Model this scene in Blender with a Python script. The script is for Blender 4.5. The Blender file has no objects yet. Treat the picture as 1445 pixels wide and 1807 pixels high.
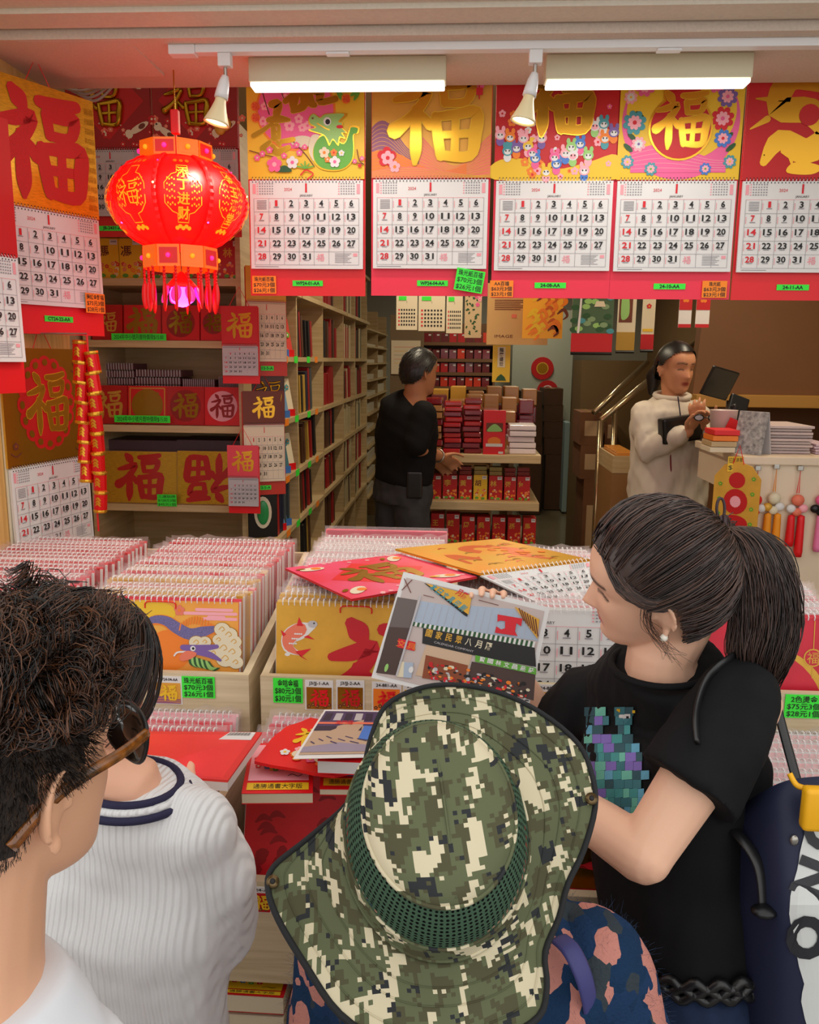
import bpy, bmesh, math, random
import numpy as np
from mathutils import Vector, Matrix
random.seed(7); RNG = np.random.default_rng(7)
scene = bpy.context.scene
COL = scene.collection
PI = math.pi

# ------------------------------------------------------------------ camera
FW, FH, FPX = 1445.0, 1807.0, 1445.0
CAM = Vector((0, 0, 1.62))
YAW, PITCH, ROLL = math.radians(3.3), math.radians(-10.5), math.radians(0.6)
_f = Vector((-math.sin(YAW) * math.cos(PITCH), math.cos(YAW) * math.cos(PITCH), math.sin(PITCH)))
_r = _f.cross(Vector((0, 0, 1))).normalized()
_u = _r.cross(_f).normalized()
CR = _r * math.cos(ROLL) + _u * math.sin(ROLL)
CU = _u * math.cos(ROLL) - _r * math.sin(ROLL)
CF = _f
cam_data = bpy.data.cameras.new('camera')
cam = bpy.data.objects.new('camera', cam_data)
COL.objects.link(cam)
cam_data.sensor_fit = 'HORIZONTAL'
cam_data.sensor_width = 36.0
cam_data.lens = 36.0 * FPX / FW
cam_data.clip_start = 0.02
cam.matrix_world = Matrix(((CR.x, CU.x, -CF.x, CAM.x), (CR.y, CU.y, -CF.y, CAM.y), (CR.z, CU.z, -CF.z, CAM.z), (0, 0, 0, 1)))
scene.camera = cam
scene.view_settings.view_transform = 'Standard'
scene.view_settings.look = 'None'
scene.view_settings.gamma = 1.0
scene.view_settings.use_curve_mapping = False
scene.view_settings.exposure = 0.32

# ------------------------------------------------------------------ world: bright overcast street daylight
world = bpy.data.worlds.new('world')
scene.world = world
world.use_nodes = True
_bg = world.node_tree.nodes['Background']
_bg.inputs['Color'].default_value = (1.0, 0.985, 0.96, 1)
_bg.inputs['Strength'].default_value = 1.0

def area(name, loc, rot, sx, sy, power, color, parent=None):
    d = bpy.data.lights.new(name, 'AREA'); d.shape = 'RECTANGLE'; d.size = sx; d.size_y = sy
    d.energy = power; d.color = color
    o = bpy.data.objects.new(name, d); COL.objects.link(o)
    o.location = loc; o.rotation_euler = rot
    if parent: o.parent = parent
    return o

# ------------------------------------------------------------------ measuring helpers: a ray of the photograph met with a plane of the shop
def ray(px, py):
    return CF + CR * ((px - FW / 2) / FPX) + CU * ((FH / 2 - py) / FPX)
def P(px, py, y):
    d = ray(px, py); t = (y - CAM.y) / d.y
    return CAM + d * t
def PZ(px, py, z):
    d = ray(px, py); t = (z - CAM.z) / d.z
    return CAM + d * t
def PX(px, py, x):
    d = ray(px, py); t = (x - CAM.x) / d.x
    return CAM + d * t

# ------------------------------------------------------------------ materials
def lin(c):
    out = []
    for v in c:
        v /= 255.0
        out.append(v / 12.92 if v <= 0.04045 else ((v + 0.055) / 1.055) ** 2.4)
    return (out[0], out[1], out[2], 1)
MATS = {}
def mat(name, rgb, rough=0.6, metal=0.0, var=0.0, vscale=30.0, bump=0.0, bscale=200.0, emit=None, estr=0.0, alpha=None, spec=0.5, trans=0.0, sub=0.0, stretch=None, rgb2=None, coat=0.0):
    if name in MATS: return MATS[name]
    m = bpy.data.materials.new(name); m.use_nodes = True
    nt = m.node_tree; b = nt.nodes['Principled BSDF']
    c = lin(rgb)
    b.inputs['Base Color'].default_value = c
    b.inputs['Roughness'].default_value = rough
    b.inputs['Metallic'].default_value = metal
    b.inputs['Specular IOR Level'].default_value = spec
    if coat: b.inputs['Coat Weight'].default_value = coat; b.inputs['Coat Roughness'].default_value = 0.08
    if trans: b.inputs['Transmission Weight'].default_value = trans
    if sub:
        b.inputs['Subsurface Weight'].default_value = sub
        b.inputs['Subsurface Radius'].default_value = (0.012, 0.005, 0.003)
        b.inputs['Subsurface Scale'].default_value = 1.0
    if emit:
        b.inputs['Emission Color'].default_value = lin(emit); b.inputs['Emission Strength'].default_value = estr
    if alpha is not None: b.inputs['Alpha'].default_value = alpha
    if var > 0 or rgb2 or bump > 0:
        tc = nt.nodes.new('ShaderNodeTexCoord')
        mp = nt.nodes.new('ShaderNodeMapping')
        if stretch: mp.inputs['Scale'].default_value = stretch
        nt.links.new(tc.outputs['Object'], mp.inputs['Vector'])
    if var > 0 or rgb2:
        n = nt.nodes.new('ShaderNodeTexNoise'); n.inputs['Scale'].default_value = vscale; n.inputs['Detail'].default_value = 4
        nt.links.new(mp.outputs['Vector'], n.inputs['Vector'])
        r = nt.nodes.new('ShaderNodeValToRGB')
        r.color_ramp.elements[0].position = 0.3; r.color_ramp.elements[1].position = 0.7
        if rgb2: c0, c1 = c, lin(rgb2)
        else:
            c0 = tuple(max(0, v * (1 - var)) for v in c[:3]) + (1,)
            c1 = tuple(min(1, v * (1 + var)) for v in c[:3]) + (1,)
        r.color_ramp.elements[0].color = c0; r.color_ramp.elements[1].color = c1
        nt.links.new(n.outputs['Fac'], r.inputs['Fac'])
        nt.links.new(r.outputs['Color'], b.inputs['Base Color'])
    if bump > 0:
        n2 = nt.nodes.new('ShaderNodeTexNoise'); n2.inputs['Scale'].default_value = bscale; n2.inputs['Detail'].default_value = 3
        nt.links.new(mp.outputs['Vector'], n2.inputs['Vector'])
        bp = nt.nodes.new('ShaderNodeBump'); bp.inputs['Strength'].default_value = bump; bp.inputs['Distance'].default_value = 0.002
        nt.links.new(n2.outputs['Fac'], bp.inputs['Height'])
        nt.links.new(bp.outputs['Normal'], b.inputs['Normal'])
    MATS[name] = m
    return m

def vcol_mat(name, attr, rough=0.5, sub=0.0, bump=0.0, bscale=300.0, spec=0.4):
    m = mat(name, (200, 160, 130), rough, sub=sub, bump=bump, bscale=bscale, spec=spec)
    nt = m.node_tree
    a = nt.nodes.new('ShaderNodeAttribute'); a.attribute_name = attr
    nt.links.new(a.outputs['Color'], nt.nodes['Principled BSDF'].inputs['Base Color'])
    return m

# ------------------------------------------------------------------ mesh building
class MB:
    def __init__(s): s.v = []; s.f = []; s.m = []
    def add(s, vs, fs, mi=0):
        b = len(s.v); s.v.extend([tuple(p) for p in vs])
        for f in fs: s.f.append(tuple(i + b for i in f)); s.m.append(mi)
        return s
    def box(s, x0, x1, y0, y1, z0, z1, mi=0):
        vs = [(x0, y0, z0), (x1, y0, z0), (x1, y1, z0), (x0, y1, z0), (x0, y0, z1), (x1, y0, z1), (x1, y1, z1), (x0, y1, z1)]
        fs = [(0, 3, 2, 1), (4, 5, 6, 7), (0, 1, 5, 4), (1, 2, 6, 5), (2, 3, 7, 6), (3, 0, 4, 7)]
        return s.add(vs, fs, mi)
    def rbox(s, x0, x1, y0, y1, z0, z1, r=0.004, mi=0):
        bm = bmesh.new()
        m = Matrix.Translation(((x0 + x1) / 2, (y0 + y1) / 2, (z0 + z1) / 2)) @ Matrix.Diagonal((x1 - x0, y1 - y0, z1 - z0, 1))
        bmesh.ops.create_cube(bm, size=1, matrix=m)
        bmesh.ops.bevel(bm, geom=bm.edges[:], offset=r, segments=2, affect='EDGES', profile=0.6)
        bm.verts.index_update()
        s.add([v.co[:] for v in bm.verts], [[v.index for v in f.verts] for f in bm.faces], mi); bm.free()
        return s
    def tube(s, pts, rad, n=8, mi=0, cap=True, close=False):
        pts = [Vector(p) for p in pts]; k = len(pts)
        if not hasattr(rad, '__len__'): rad = [rad] * k
        rings = []; prev = None
        for i, p in enumerate(pts):
            if close: t = pts[(i + 1) % k] - pts[i - 1]
            elif i == 0: t = pts[1] - p
            elif i == k - 1: t = p - pts[i - 1]
            else: t = (pts[i + 1] - pts[i - 1])
            if t.length < 1e-9: t = Vector((0, 0, 1))
            t.normalize()
            if prev is None:
                a = Vector((0, 0, 1)) if abs(t.z) < 0.9 else Vector((1, 0, 0))
                nx = t.cross(a).normalized()
            else:
                nx = prev - t * prev.dot(t)
                nx = nx.normalized() if nx.length > 1e-6 else t.orthogonal().normalized()
            prev = nx; ny = t.cross(nx)
            r = rad[i]; rx, ry = (r if hasattr(r, '__len__') else (r, r))
            rings.append([p + nx * (rx * math.cos(2 * PI * j / n)) + ny * (ry * math.sin(2 * PI * j / n)) for j in range(n)])
        vs = [q for r_ in rings for q in r_]; fs = []
        for i in range(k if close else k - 1):
            a = i * n; b = ((i + 1) % k) * n
            for j in range(n): fs.append((a + j, a + (j + 1) % n, b + (j + 1) % n, b + j))
        if cap and not close:
            fs.append(tuple(reversed(range(n)))); fs.append(tuple(range((k - 1) * n, k * n)))
        return s.add(vs, fs, mi)
    def capsule(s, pts, rad, n=12, mi=0):
        """tapered tube with rounded ends"""
        pts = [Vector(p) for p in pts]; rad = list(rad) if hasattr(rad, '__len__') else [rad] * len(pts)
        d0 = (pts[0] - pts[1]).normalized(); d1 = (pts[-1] - pts[-2]).normalized()
        r0 = rad[0] if not hasattr(rad[0], '__len__') else min(rad[0]); r1 = rad[-1] if not hasattr(rad[-1], '__len__') else min(rad[-1])
        def sc(r, k): return (r[0] * k, r[1] * k) if hasattr(r, '__len__') else r * k
        A = [pts[0] + d0 * r0 * math.sin(a) for a in (1.45, 1.0, 0.5)]; RA = [sc(rad[0], math.cos(a)) for a in (1.45, 1.0, 0.5)]
        B = [pts[-1] + d1 * r1 * math.sin(a) for a in (0.5, 1.0, 1.45)]; RB = [sc(rad[-1], math.cos(a)) for a in (0.5, 1.0, 1.45)]
        return s.tube(A + pts + B, RA + rad + RB, n, mi)
    def ellipsoid(s, c, r, M=None, nu=16, nv=10, mi=0):
        c = Vector(c); vs = []; fs = []
        for i in range(1, nv):
            ph = PI * i / nv
            for j in range(nu):
                th = 2 * PI * j / nu
                q = Vector((r[0] * math.sin(ph) * math.cos(th), r[1] * math.sin(ph) * math.sin(th), r[2] * math.cos(ph)))
                vs.append(c + (M @ q if M else q))
        t = Vector((0, 0, r[2])); t = M @ t if M else t
        vs.append(c + t); vs.append(c - t); a = len(vs) - 2; b = a + 1
        for i in range(nv - 2):
            for j in range(nu): fs.append((i * nu + j, (i + 1) * nu + j, (i + 1) * nu + (j + 1) % nu, i * nu + (j + 1) % nu))
        for j in range(nu): fs.append((a, j, (j + 1) % nu)); fs.append((b, (nv - 2) * nu + (j + 1) % nu, (nv - 2) * nu + j))
        return s.add(vs, fs, mi)
    def lathe(s, prof, n=24, c=(0, 0, 0), mi=0, sx=1, sy=1, wob=None):
        vs = []; fs = []
        for (r, z) in prof:
            for j in range(n):
                a = 2 * PI * j / n; k = wob(a, z) if wob else 1
                vs.append((c[0] + r * k * math.cos(a) * sx, c[1] + r * k * math.sin(a) * sy, c[2] + z))
        for i in range(len(prof) - 1):
            for j in range(n): fs.append((i * n + j, i * n + (j + 1) % n, (i + 1) * n + (j + 1) % n, (i + 1) * n + j))
        return s.add(vs, fs, mi)
    def prism(s, poly, y0, y1, mi=0):
        """poly in x,z extruded along y"""
        n = len(poly)
        vs = [(p[0], y0, p[1]) for p in poly] + [(p[0], y1, p[1]) for p in poly]
        fs = [tuple(range(n)), tuple(reversed(range(n, 2 * n)))] + [(i, i + n, (i + 1) % n + n, (i + 1) % n) for i in range(n)]
        return s.add(vs, fs, mi)
    def loft(s, rings, mi=0):
        """rings: list of equal-length point loops; closed with end caps"""
        n = len(rings[0]); vs = [q for r in rings for q in r]; fs = []
        for i in range(len(rings) - 1):
            for j in range(n): fs.append((i * n + j, i * n + (j + 1) % n, (i + 1) * n + (j + 1) % n, (i + 1) * n + j))
        fs.append(tuple(reversed(range(n)))); fs.append(tuple(range((len(rings) - 1) * n, len(rings) * n)))
        return s.add(vs, fs, mi)
    def mesh(s, name, mats, smooth=False):
        me = bpy.data.meshes.new(name); me.from_pydata(s.v, [], s.f)
        for m in (mats if isinstance(mats, (list, tuple)) else [mats]): me.materials.append(m)
        if len(me.materials) > 1: me.polygons.foreach_set('material_index', s.m)
        if smooth: me.polygons.foreach_set('use_smooth', [True] * len(me.polygons))
        me.update()
        return me
    def build(s, name, mats, parent=None, smooth=False):
        return obj(name, s.mesh(name, mats, smooth), parent)

def obj(name, me, parent=None, loc=None, rz=None):
    o = bpy.data.objects.new(name, me); COL.objects.link(o)
    if parent: o.parent = parent
    if loc is not None: o.location = loc
    if rz is not None: o.rotation_euler = (0, 0, rz)
    return o
def thing(name, label, cat, loc=(0, 0, 0), rz=0.0, group=None):
    o = obj(name, None, None, loc, rz); o.empty_display_size = 0.05
    return tag(o, label, cat, group)
def tag(o, label=None, cat=None, group=None, kind=None):
    if label: o['label'] = label
    if cat: o['category'] = cat
    if group: o['group'] = group
    if kind: o['kind'] = kind
    return o
def struct(name, mb, mats, label=None, smooth=False):
    o = mb.build(name, mats, None, smooth); o['kind'] = 'structure'
    if label: o['label'] = label
    return o
def dup(root, loc=None, rz=None, label=None, group=None):
    r = root.copy(); COL.objects.link(r)
    if loc is not None: r.location = loc
    if rz is not None: r.rotation_euler = (0, 0, rz) if not hasattr(rz, '__len__') else rz
    if label: r['label'] = label
    if group: r['group'] = group
    for ch in list(root.children):
        c = ch.copy(); COL.objects.link(c); c.parent = r
        for g in list(ch.children):
            d = g.copy(); COL.objects.link(d); d.parent = c
    return r
def basis(x, y, z, o):
    return Matrix(((x[0], y[0], z[0], o[0]), (x[1], y[1], z[1], o[1]), (x[2], y[2], z[2], o[2]), (0, 0, 0, 1)))
def catmull(pts, n=6, close=False):
    pts = [Vector(p) for p in pts]; k = len(pts); out = []
    rng = range(k if close else k - 1)
    for i in rng:
        if close: p0, p1, p2, p3 = pts[i - 1], pts[i], pts[(i + 1) % k], pts[(i + 2) % k]
        else: p0, p1, p2, p3 = pts[max(i - 1, 0)], pts[i], pts[i + 1], pts[min(i + 2, k - 1)]
        for j in range(n):
            t = j / n; t2 = t * t; t3 = t2 * t
            out.append(0.5 * ((2 * p1) + (p2 - p0) * t + (2 * p0 - 5 * p1 + 4 * p2 - p3) * t2 + (3 * p1 - p0 - 3 * p2 + p3) * t3))
    if not close: out.append(pts[-1])
    return out

# ------------------------------------------------------------------ flat print: lettering and pictures as thin inlaid shapes
_GLYPH = {}
def glyphs(txt, bold=0.0, res=2):
    key = (txt, bold, res)
    if key in _GLYPH: return _GLYPH[key]
    cu = bpy.data.curves.new('t', 'FONT'); cu.body = txt; cu.align_x = 'CENTER'; cu.align_y = 'CENTER'
    cu.size = 1.0; cu.resolution_u = res; cu.offset = bold; cu.fill_mode = 'FRONT'
    o = bpy.data.objects.new('t', cu)
    me = bpy.data.meshes.new_from_object(o)
    vs = [(v.co.x, v.co.y) for v in me.vertices]; fs = [tuple(p.vertices) for p in me.polygons]
    bpy.data.objects.remove(o); bpy.data.curves.remove(cu); bpy.data.meshes.remove(me)
    if vs:
        cx = (min(v[0] for v in vs) + max(v[0] for v in vs)) / 2; cy = (min(v[1] for v in vs) + max(v[1] for v in vs)) / 2
        vs = [(v[0] - cx, v[1] - cy) for v in vs]
    _GLYPH[key] = (vs, fs)
    return _GLYPH[key]

FU = [  # brush strokes of the fortune character in a unit square: points with half widths
    [(.20, .98, .045), (.27, .90, .075), (.33, .80, .03)],
    [(.02, .66, .03), (.20, .70, .055), (.40, .76, .055), (.33, .60, .055), (.18, .44, .06), (.02, .32, .09)],
    [(.27, .56, .05), (.27, .30, .065), (.27, .10, .065), (.26, -.04, .025)],
    [(.33, .50, .04), (.44, .38, .06)],
    [(.50, .93, .045), (.72, .93, .06), (.96, .98, .045)],
    [(.58, .82, .05), (.61, .62, .045)],
    [(.58, .80, .04), (.78, .82, .05), (.92, .84, .06), (.86, .64, .045), (.60, .62, .04)],
    [(.50, .48, .05), (.53, .26, .06), (.57, .04, .055)],
    [(.50, .47, .045), (.75, .50, .055), (.98, .52, .065), (.97, .28, .07), (.91, .04, .055), (.57, .05, .05)],
    [(.74, .48, .04), (.73, .06, .045)],
    [(.55, .27, .04), (.93, .29, .04)],
]
class Art(MB):
    """flat shapes in a local x,z plane facing -y; a higher layer lies nearer the viewer"""
    def __init__(s, base=0.0, step=0.0006):
        super().__init__(); s.base = base; s.step = step; s.mats = []
    def mi(s, m):
        if m not in s.mats: s.mats.append(m)
        return s.mats.index(m)
    def Y(s, layer):
        s.cnt = (getattr(s, 'cnt', 0) + 1) % 24
        return s.base - (layer + s.cnt / 27.0) * s.step
    def poly(s, pts, m, layer=1):
        y = s.Y(layer); n = len(pts)
        a = sum(pts[i][0] * pts[(i + 1) % n][1] - pts[(i + 1) % n][0] * pts[i][1] for i in range(n))
        if a < 0: pts = pts[::-1]
        s.add([(p[0], y, p[1]) for p in pts], [tuple(range(n))], s.mi(m)); return s
    def rect(s, x0, x1, z0, z1, m, layer=1): return s.poly([(x0, z0), (x1, z0), (x1, z1), (x0, z1)], m, layer)
    def ell(s, x, z, rx, rz, m, layer=1, n=16, rot=0.0):
        c, q = math.cos(rot), math.sin(rot); pts = []
        for i in range(n):
            a = 2 * PI * i / n; u, v = rx * math.cos(a), rz * math.sin(a)
            pts.append((x + u * c - v * q, z + u * q + v * c))
        return s.poly(pts, m, layer)
    def flower(s, x, z, r, m, m2=None, layer=1, n=5, ph=0.3):
        pts = []
        for i in range(n * 6):
            a = 2 * PI * i / (n * 6) + ph
            k = 0.72 + 0.28 * abs(math.cos(n * (a - ph) / 2)) ** 0.7
            pts.append((x + r * k * math.cos(a), z + r * k * math.sin(a)))
        s.poly(pts, m, layer)
        if m2: s.ell(x, z, r * 0.3, r * 0.3, m2, layer + 1, 8)
        return s
    def blob(s, pts, m, layer=1, n=4):
        q = catmull([(p[0], p[1], 0) for p in pts], n, True)
        return s.poly([(p.x, p.y) for p in q], m, layer)
    def stroke(s, pts, m, layer=1, w=None, smooth=True, caps=True):
        pp = [Vector((p[0], p[1], p[2] if len(p) > 2 else w)) for p in pts]
        if smooth and len(pp) > 2: pp = catmull(pp, 4)
        y = s.Y(layer); L = []; R_ = []
        for i, p in enumerate(pp):
            a = pp[max(i - 1, 0)]; b = pp[min(i + 1, len(pp) - 1)]
            t = Vector((b.x - a.x, b.y - a.y)); t = t.normalized() if t.length > 1e-9 else Vector((1, 0))
            L.append((p.x - t.y * p.z, y, p.y + t.x * p.z)); R_.append((p.x + t.y * p.z, y, p.y - t.x * p.z))
        k = len(pp)
        s.add(L + R_, [(i, k + i, k + i + 1, i + 1) for i in range(k - 1)], s.mi(m))
        if caps:
            for p in (pp[0], pp[-1]): s.ell(p.x, p.y, p.z, p.z, m, layer, 8)
        return s
    def fu(s, x, z, size, m, layer=1, fat=1.0, flip=False, outline=None, ow=0.012):
        def tr(p):
            u, v = p[0] - .5, p[1] - .48
            if flip: u, v = -u, -v
            return (x + u * size, z + v * size)
        if outline:
            for st in FU: s.stroke([tr(p) + (p[2] * size * fat + ow,) for p in st], outline, layer)
            layer += 1
        for st in FU: s.stroke([tr(p) + (p[2] * size * fat,) for p in st], m, layer)
        return s
    def text(s, txt, x, z, size, m, layer=1, bold=0.0, width=None, rot=0.0, res=2):
        vs, fs = glyphs(txt, bold, res)
        if not vs: return s
        w = max(v[0] for v in vs) - min(v[0] for v in vs); h = max(v[1] for v in vs) - min(v[1] for v in vs)
        kz = size / 0.73; kx = kz if width is None else width / max(w, 1e-6)
        c, q = math.cos(rot), math.sin(rot); y = s.Y(layer)
        s.add([(x + v[0] * kx * c - v[1] * kz * q, y, z + v[0] * kx * q + v[1] * kz * c) for v in vs], fs, s.mi(m))
        return s
    def done(s, name, parent=None, kind=None):
        o = s.build(name, s.mats, parent)
        if kind: o['kind'] = kind
        return o
# ------------------------------------------------------------------ palette
RED = mat('red_card', (228, 18, 28), 0.45)
DRED = mat('deep_red_card', (158, 10, 16), 0.45)
CRIM = mat('crimson_print', (198, 14, 20), 0.5)
PINKRED = mat('pink_red_card', (240, 40, 70), 0.45)
PINK = mat('pink_print', (236, 96, 150), 0.5)
LPINK = mat('light_pink_print', (248, 170, 180), 0.5)
WHITE = mat('white_paper', (226, 224, 221), 0.6)
CREAM = mat('cream_paper', (226, 214, 184), 0.7)
GREYPAPER = mat('grey_paper', (188, 184, 186), 0.6)
INK = mat('black_ink', (24, 22, 22), 0.6)
RINK = mat('red_ink', (214, 30, 44), 0.6)
GINK = mat('grey_ink', (150, 146, 150), 0.6)
PINK_INK = mat('pink_ink', (238, 160, 168), 0.6)
GREENTAG = mat('fluorescent_green_paper', (60, 240, 60), 0.6, emit=(60, 255, 60), estr=0.0)
ORANGETAG = mat('fluorescent_orange_paper', (255, 140, 26), 0.6)
GOLD = mat('gold_foil', (226, 168, 52), 0.28, metal=0.85)
GOLDD = mat('dark_gold_foil', (176, 128, 34), 0.36, metal=0.8, bump=0.15, bscale=90)
GOLDM = mat('gold_cast', (190, 146, 40), 0.22, metal=0.95)
GOLDP = mat('gold_paper', (222, 170, 62), 0.42, metal=0.25, var=0.08, vscale=20)
GOLDB = mat('brushed_gold_card', (214, 166, 40), 0.34, metal=0.55, var=0.18, vscale=60, stretch=(1, 1, 6))
YEL = mat('yellow_print', (236, 190, 34), 0.45)
ORNG = mat('orange_print', (240, 128, 30), 0.5)
GREEN = mat('leaf_green_print', (96, 170, 50), 0.45)
LGREEN = mat('pale_green_print', (150, 200, 110), 0.45)
DGREEN = mat('dark_green_print', (36, 84, 40), 0.5)
TEAL = mat('teal_print', (70, 150, 160), 0.5)
BLUE = mat('blue_print', (66, 120, 200), 0.5)
PURPLE = mat('purple_print', (120, 90, 160), 0.5)
BROWN = mat('brown_print', (110, 50, 30), 0.6)
BLACKP = mat('black_plastic', (16, 16, 18), 0.35)
METAL = mat('brushed_steel', (180, 176, 168), 0.3, metal=0.9)
WPLASTIC = mat('white_plastic', (236, 236, 236), 0.35)
COIL = mat('white_wire', (244, 242, 242), 0.35)
def wood(name, rgb, rgb2, stretch=(3, 3, 60), bump=0.05, rough=0.5):
    return mat(name, rgb, rough, rgb2=rgb2, vscale=3.0, stretch=stretch, bump=bump, bscale=6)
WOOD = wood('ash_board', (196, 176, 140), (222, 204, 170), (1.2, 1.2, 26))
WOODS = wood('shelf_board', (186, 158, 112), (208, 184, 140), (1.2, 1.2, 18))
WOODV = wood('panel_board', (204, 160, 88), (226, 186, 118), (20, 20, 1.2))
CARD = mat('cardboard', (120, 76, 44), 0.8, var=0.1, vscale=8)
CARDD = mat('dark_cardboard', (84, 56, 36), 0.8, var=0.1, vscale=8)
CLEAR = mat('clear_film', (30, 28, 28), 0.1, alpha=0.06, spec=1.0)
WRAP = mat('crinkled_film', (255, 236, 236), 0.2, alpha=0.13, spec=0.9, bump=0.5, bscale=60)

# ------------------------------------------------------------------ the shop shell
XL, XR, YB = -1.27, 2.35, 10.6
m = MB(); m.box(-1.7, XR, 2.2, YB, -0.25, 0.0)
struct('floor', m, mat('polished_tile', (112, 104, 84), 0.18, var=0.12, vscale=2.5), 'dark polished tile floor of the shop')
m = MB(); m.box(-6, 8, -6, 2.2, -0.25, -0.15)
struct('floor_street', m, mat('pavement', (120, 118, 114), 0.9, var=0.1), 'grey pavement in front of the shop')
m = MB(); m.box(XL - 0.08, XL, 1.55, 2.66, -0.15, 2.7)
struct('wall_left_front', m, WOODV, 'pale wooden side panel beside the stall')
m = MB(); m.box(-1.7, -1.52, 2.62, YB, 0, 2.85)
struct('wall_left', m, mat('cream_wall', (206, 186, 146), 0.8), 'cream wall behind the shelves')
m = MB(); m.box(XR, XR + 0.15, 1.6, YB, -0.15, 2.85)
struct('wall_right', m, mat('tan_wall', (150, 118, 80), 0.8), 'tan side wall behind the cash counter')
m = MB(); m.box(-1.7, XR, YB, YB + 0.1, 0, 2.85)
struct('wall_back', m, mat('pale_grey_wall', (186, 188, 176), 0.7), 'pale grey back wall')
m = MB(); m.box(-1.7, XR, 2.62, YB, 2.8, 2.9)
struct('ceiling', m, mat('ceiling_paint', (190, 176, 150), 0.8), 'ceiling of the shop')
SOFF = mat('sandy_soffit', (222, 204, 188), 0.85, var=0.05, vscale=160, bump=0.35, bscale=260)
BEAMM = mat('rough_beam_paint', (226, 218, 202), 0.85, var=0.04, vscale=90, bump=0.6, bscale=120)
m = MB(); m.box(-1.7, XR, 2.229, 2.612, 2.42, 2.46)
sof = struct('ceiling_soffit', m, SOFF, 'pinkish sandy soffit panel over the stall front')
# loose access hatch in the soffit, its edge dropped
hp = [P(28, 73, 2.26), P(226, 70, 2.26), P(285, 121, 2.45), P(140, 131, 2.45)]
hp = [Vector((PZ(*q, 2.42).x, PZ(*q, 2.42).y)) for q in ((30, 73), (226, 72), (290, 128), (122, 134))]
m = MB(); pts = [(p.x, p.y, 2.4195 - (0.0 if i < 2 else 0.010 if i == 2 else 0.004)) for i, p in enumerate(hp)]
m.add(pts + [(p[0], p[1], p[2] + 0.012) for p in pts], [(3, 2, 1, 0), (4, 5, 6, 7), (0, 1, 5, 4), (1, 2, 6, 5), (2, 3, 7, 6), (3, 0, 4, 7)])
h = m.build('access_hatch', SOFF, sof)
m = MB(); m.box(-2.6, 3.4, 2.122, 2.212, 2.44, 4.6); m.box(-2.6, 3.4, 2.07, 2.122, 2.452, 4.6)
struct('trim_1', m, BEAMM, 'rough painted beam across the top of the shop front')
m = MB(); m.box(-1.7, XR, 2.26, 2.266, 2.461, 2.475); m.box(-1.7, XR, 2.272, 2.30, 2.462, 2.50); m.box(-1.7, XR, 2.213, 2.30, 2.50, 2.52)
struct('trim_2', m, mat('shutter_rail', (120, 84, 58), 0.35, metal=0.6), 'metal shutter rails in the slot behind the beam')
m = MB(); m.box(-2.6, -1.35, 1.55, 2.215, -0.15, 4.6)
struct('wall_pier_left', m, BEAMM, 'left pier of the shop front')
m = MB(); m.box(XR, 3.4, 1.55, 2.215, -0.15, 4.6)
struct('wall_pier_right', m, BEAMM, 'right pier of the shop front')

# ------------------------------------------------------------------ lamps under the soffit
LEDM = mat('led_strip_glow', (255, 255, 250), 0.4, emit=(255, 250, 240), estr=1.3)
BATM = mat('batten_body', (214, 206, 176), 0.5)
def batten(x0, x1, label):
    t = thing('led_batten', label, 'light', ((x0 + x1) / 2, 2.395, 2.42), 0, 'battens under the soffit')
    hw = (x1 - x0) / 2
    m = MB(); m.rbox(-hw, hw, -0.03, 0.03, -0.062, 0, 0.004); m.build('housing', BATM, t)
    m = MB(); m.rbox(-hw + .004, hw - .004, -0.03, 0.028, -0.074, -0.0622, 0.004); m.build('diffuser', LEDM, t)
    area('batten_light', (0, 0, -0.08), (0, 0, 0), hw * 2, 0.05, 1.2, (1, 0.96, 0.9), t)
batten(P(437, 130, 2.36).x, P(787, 130, 2.36).x, 'white lit batten above the yellow and gold calendars')
batten(P(963, 130, 2.36).x, P(1330, 130, 2.36).x, 'white lit batten above the flowery red calendars')
yr = 2.285
t = thing('track_rail', 'long white lighting track fixed under the soffit', 'track', (0, yr, 2.42))
m = MB(); m.rbox(P(300, 85, yr).x + 0.07, 2.3, -0.016, 0.016, -0.02, 0, 0.003); m.build('rail', WPLASTIC, t)
m = MB(); m.rbox(P(300, 85, yr).x, P(300, 85, yr).x + 0.07, -0.018, 0.018, -0.024, 0, 0.003); m.build('end_cap', WPLASTIC, t)
for px in (596, 1180):
    m = MB(); x = P(px, 90, yr).x; m.rbox(x - 0.03, x + 0.03, -0.012, 0.012, -0.026, -0.02, 0.002); m.build('connector', WPLASTIC, t)
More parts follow.
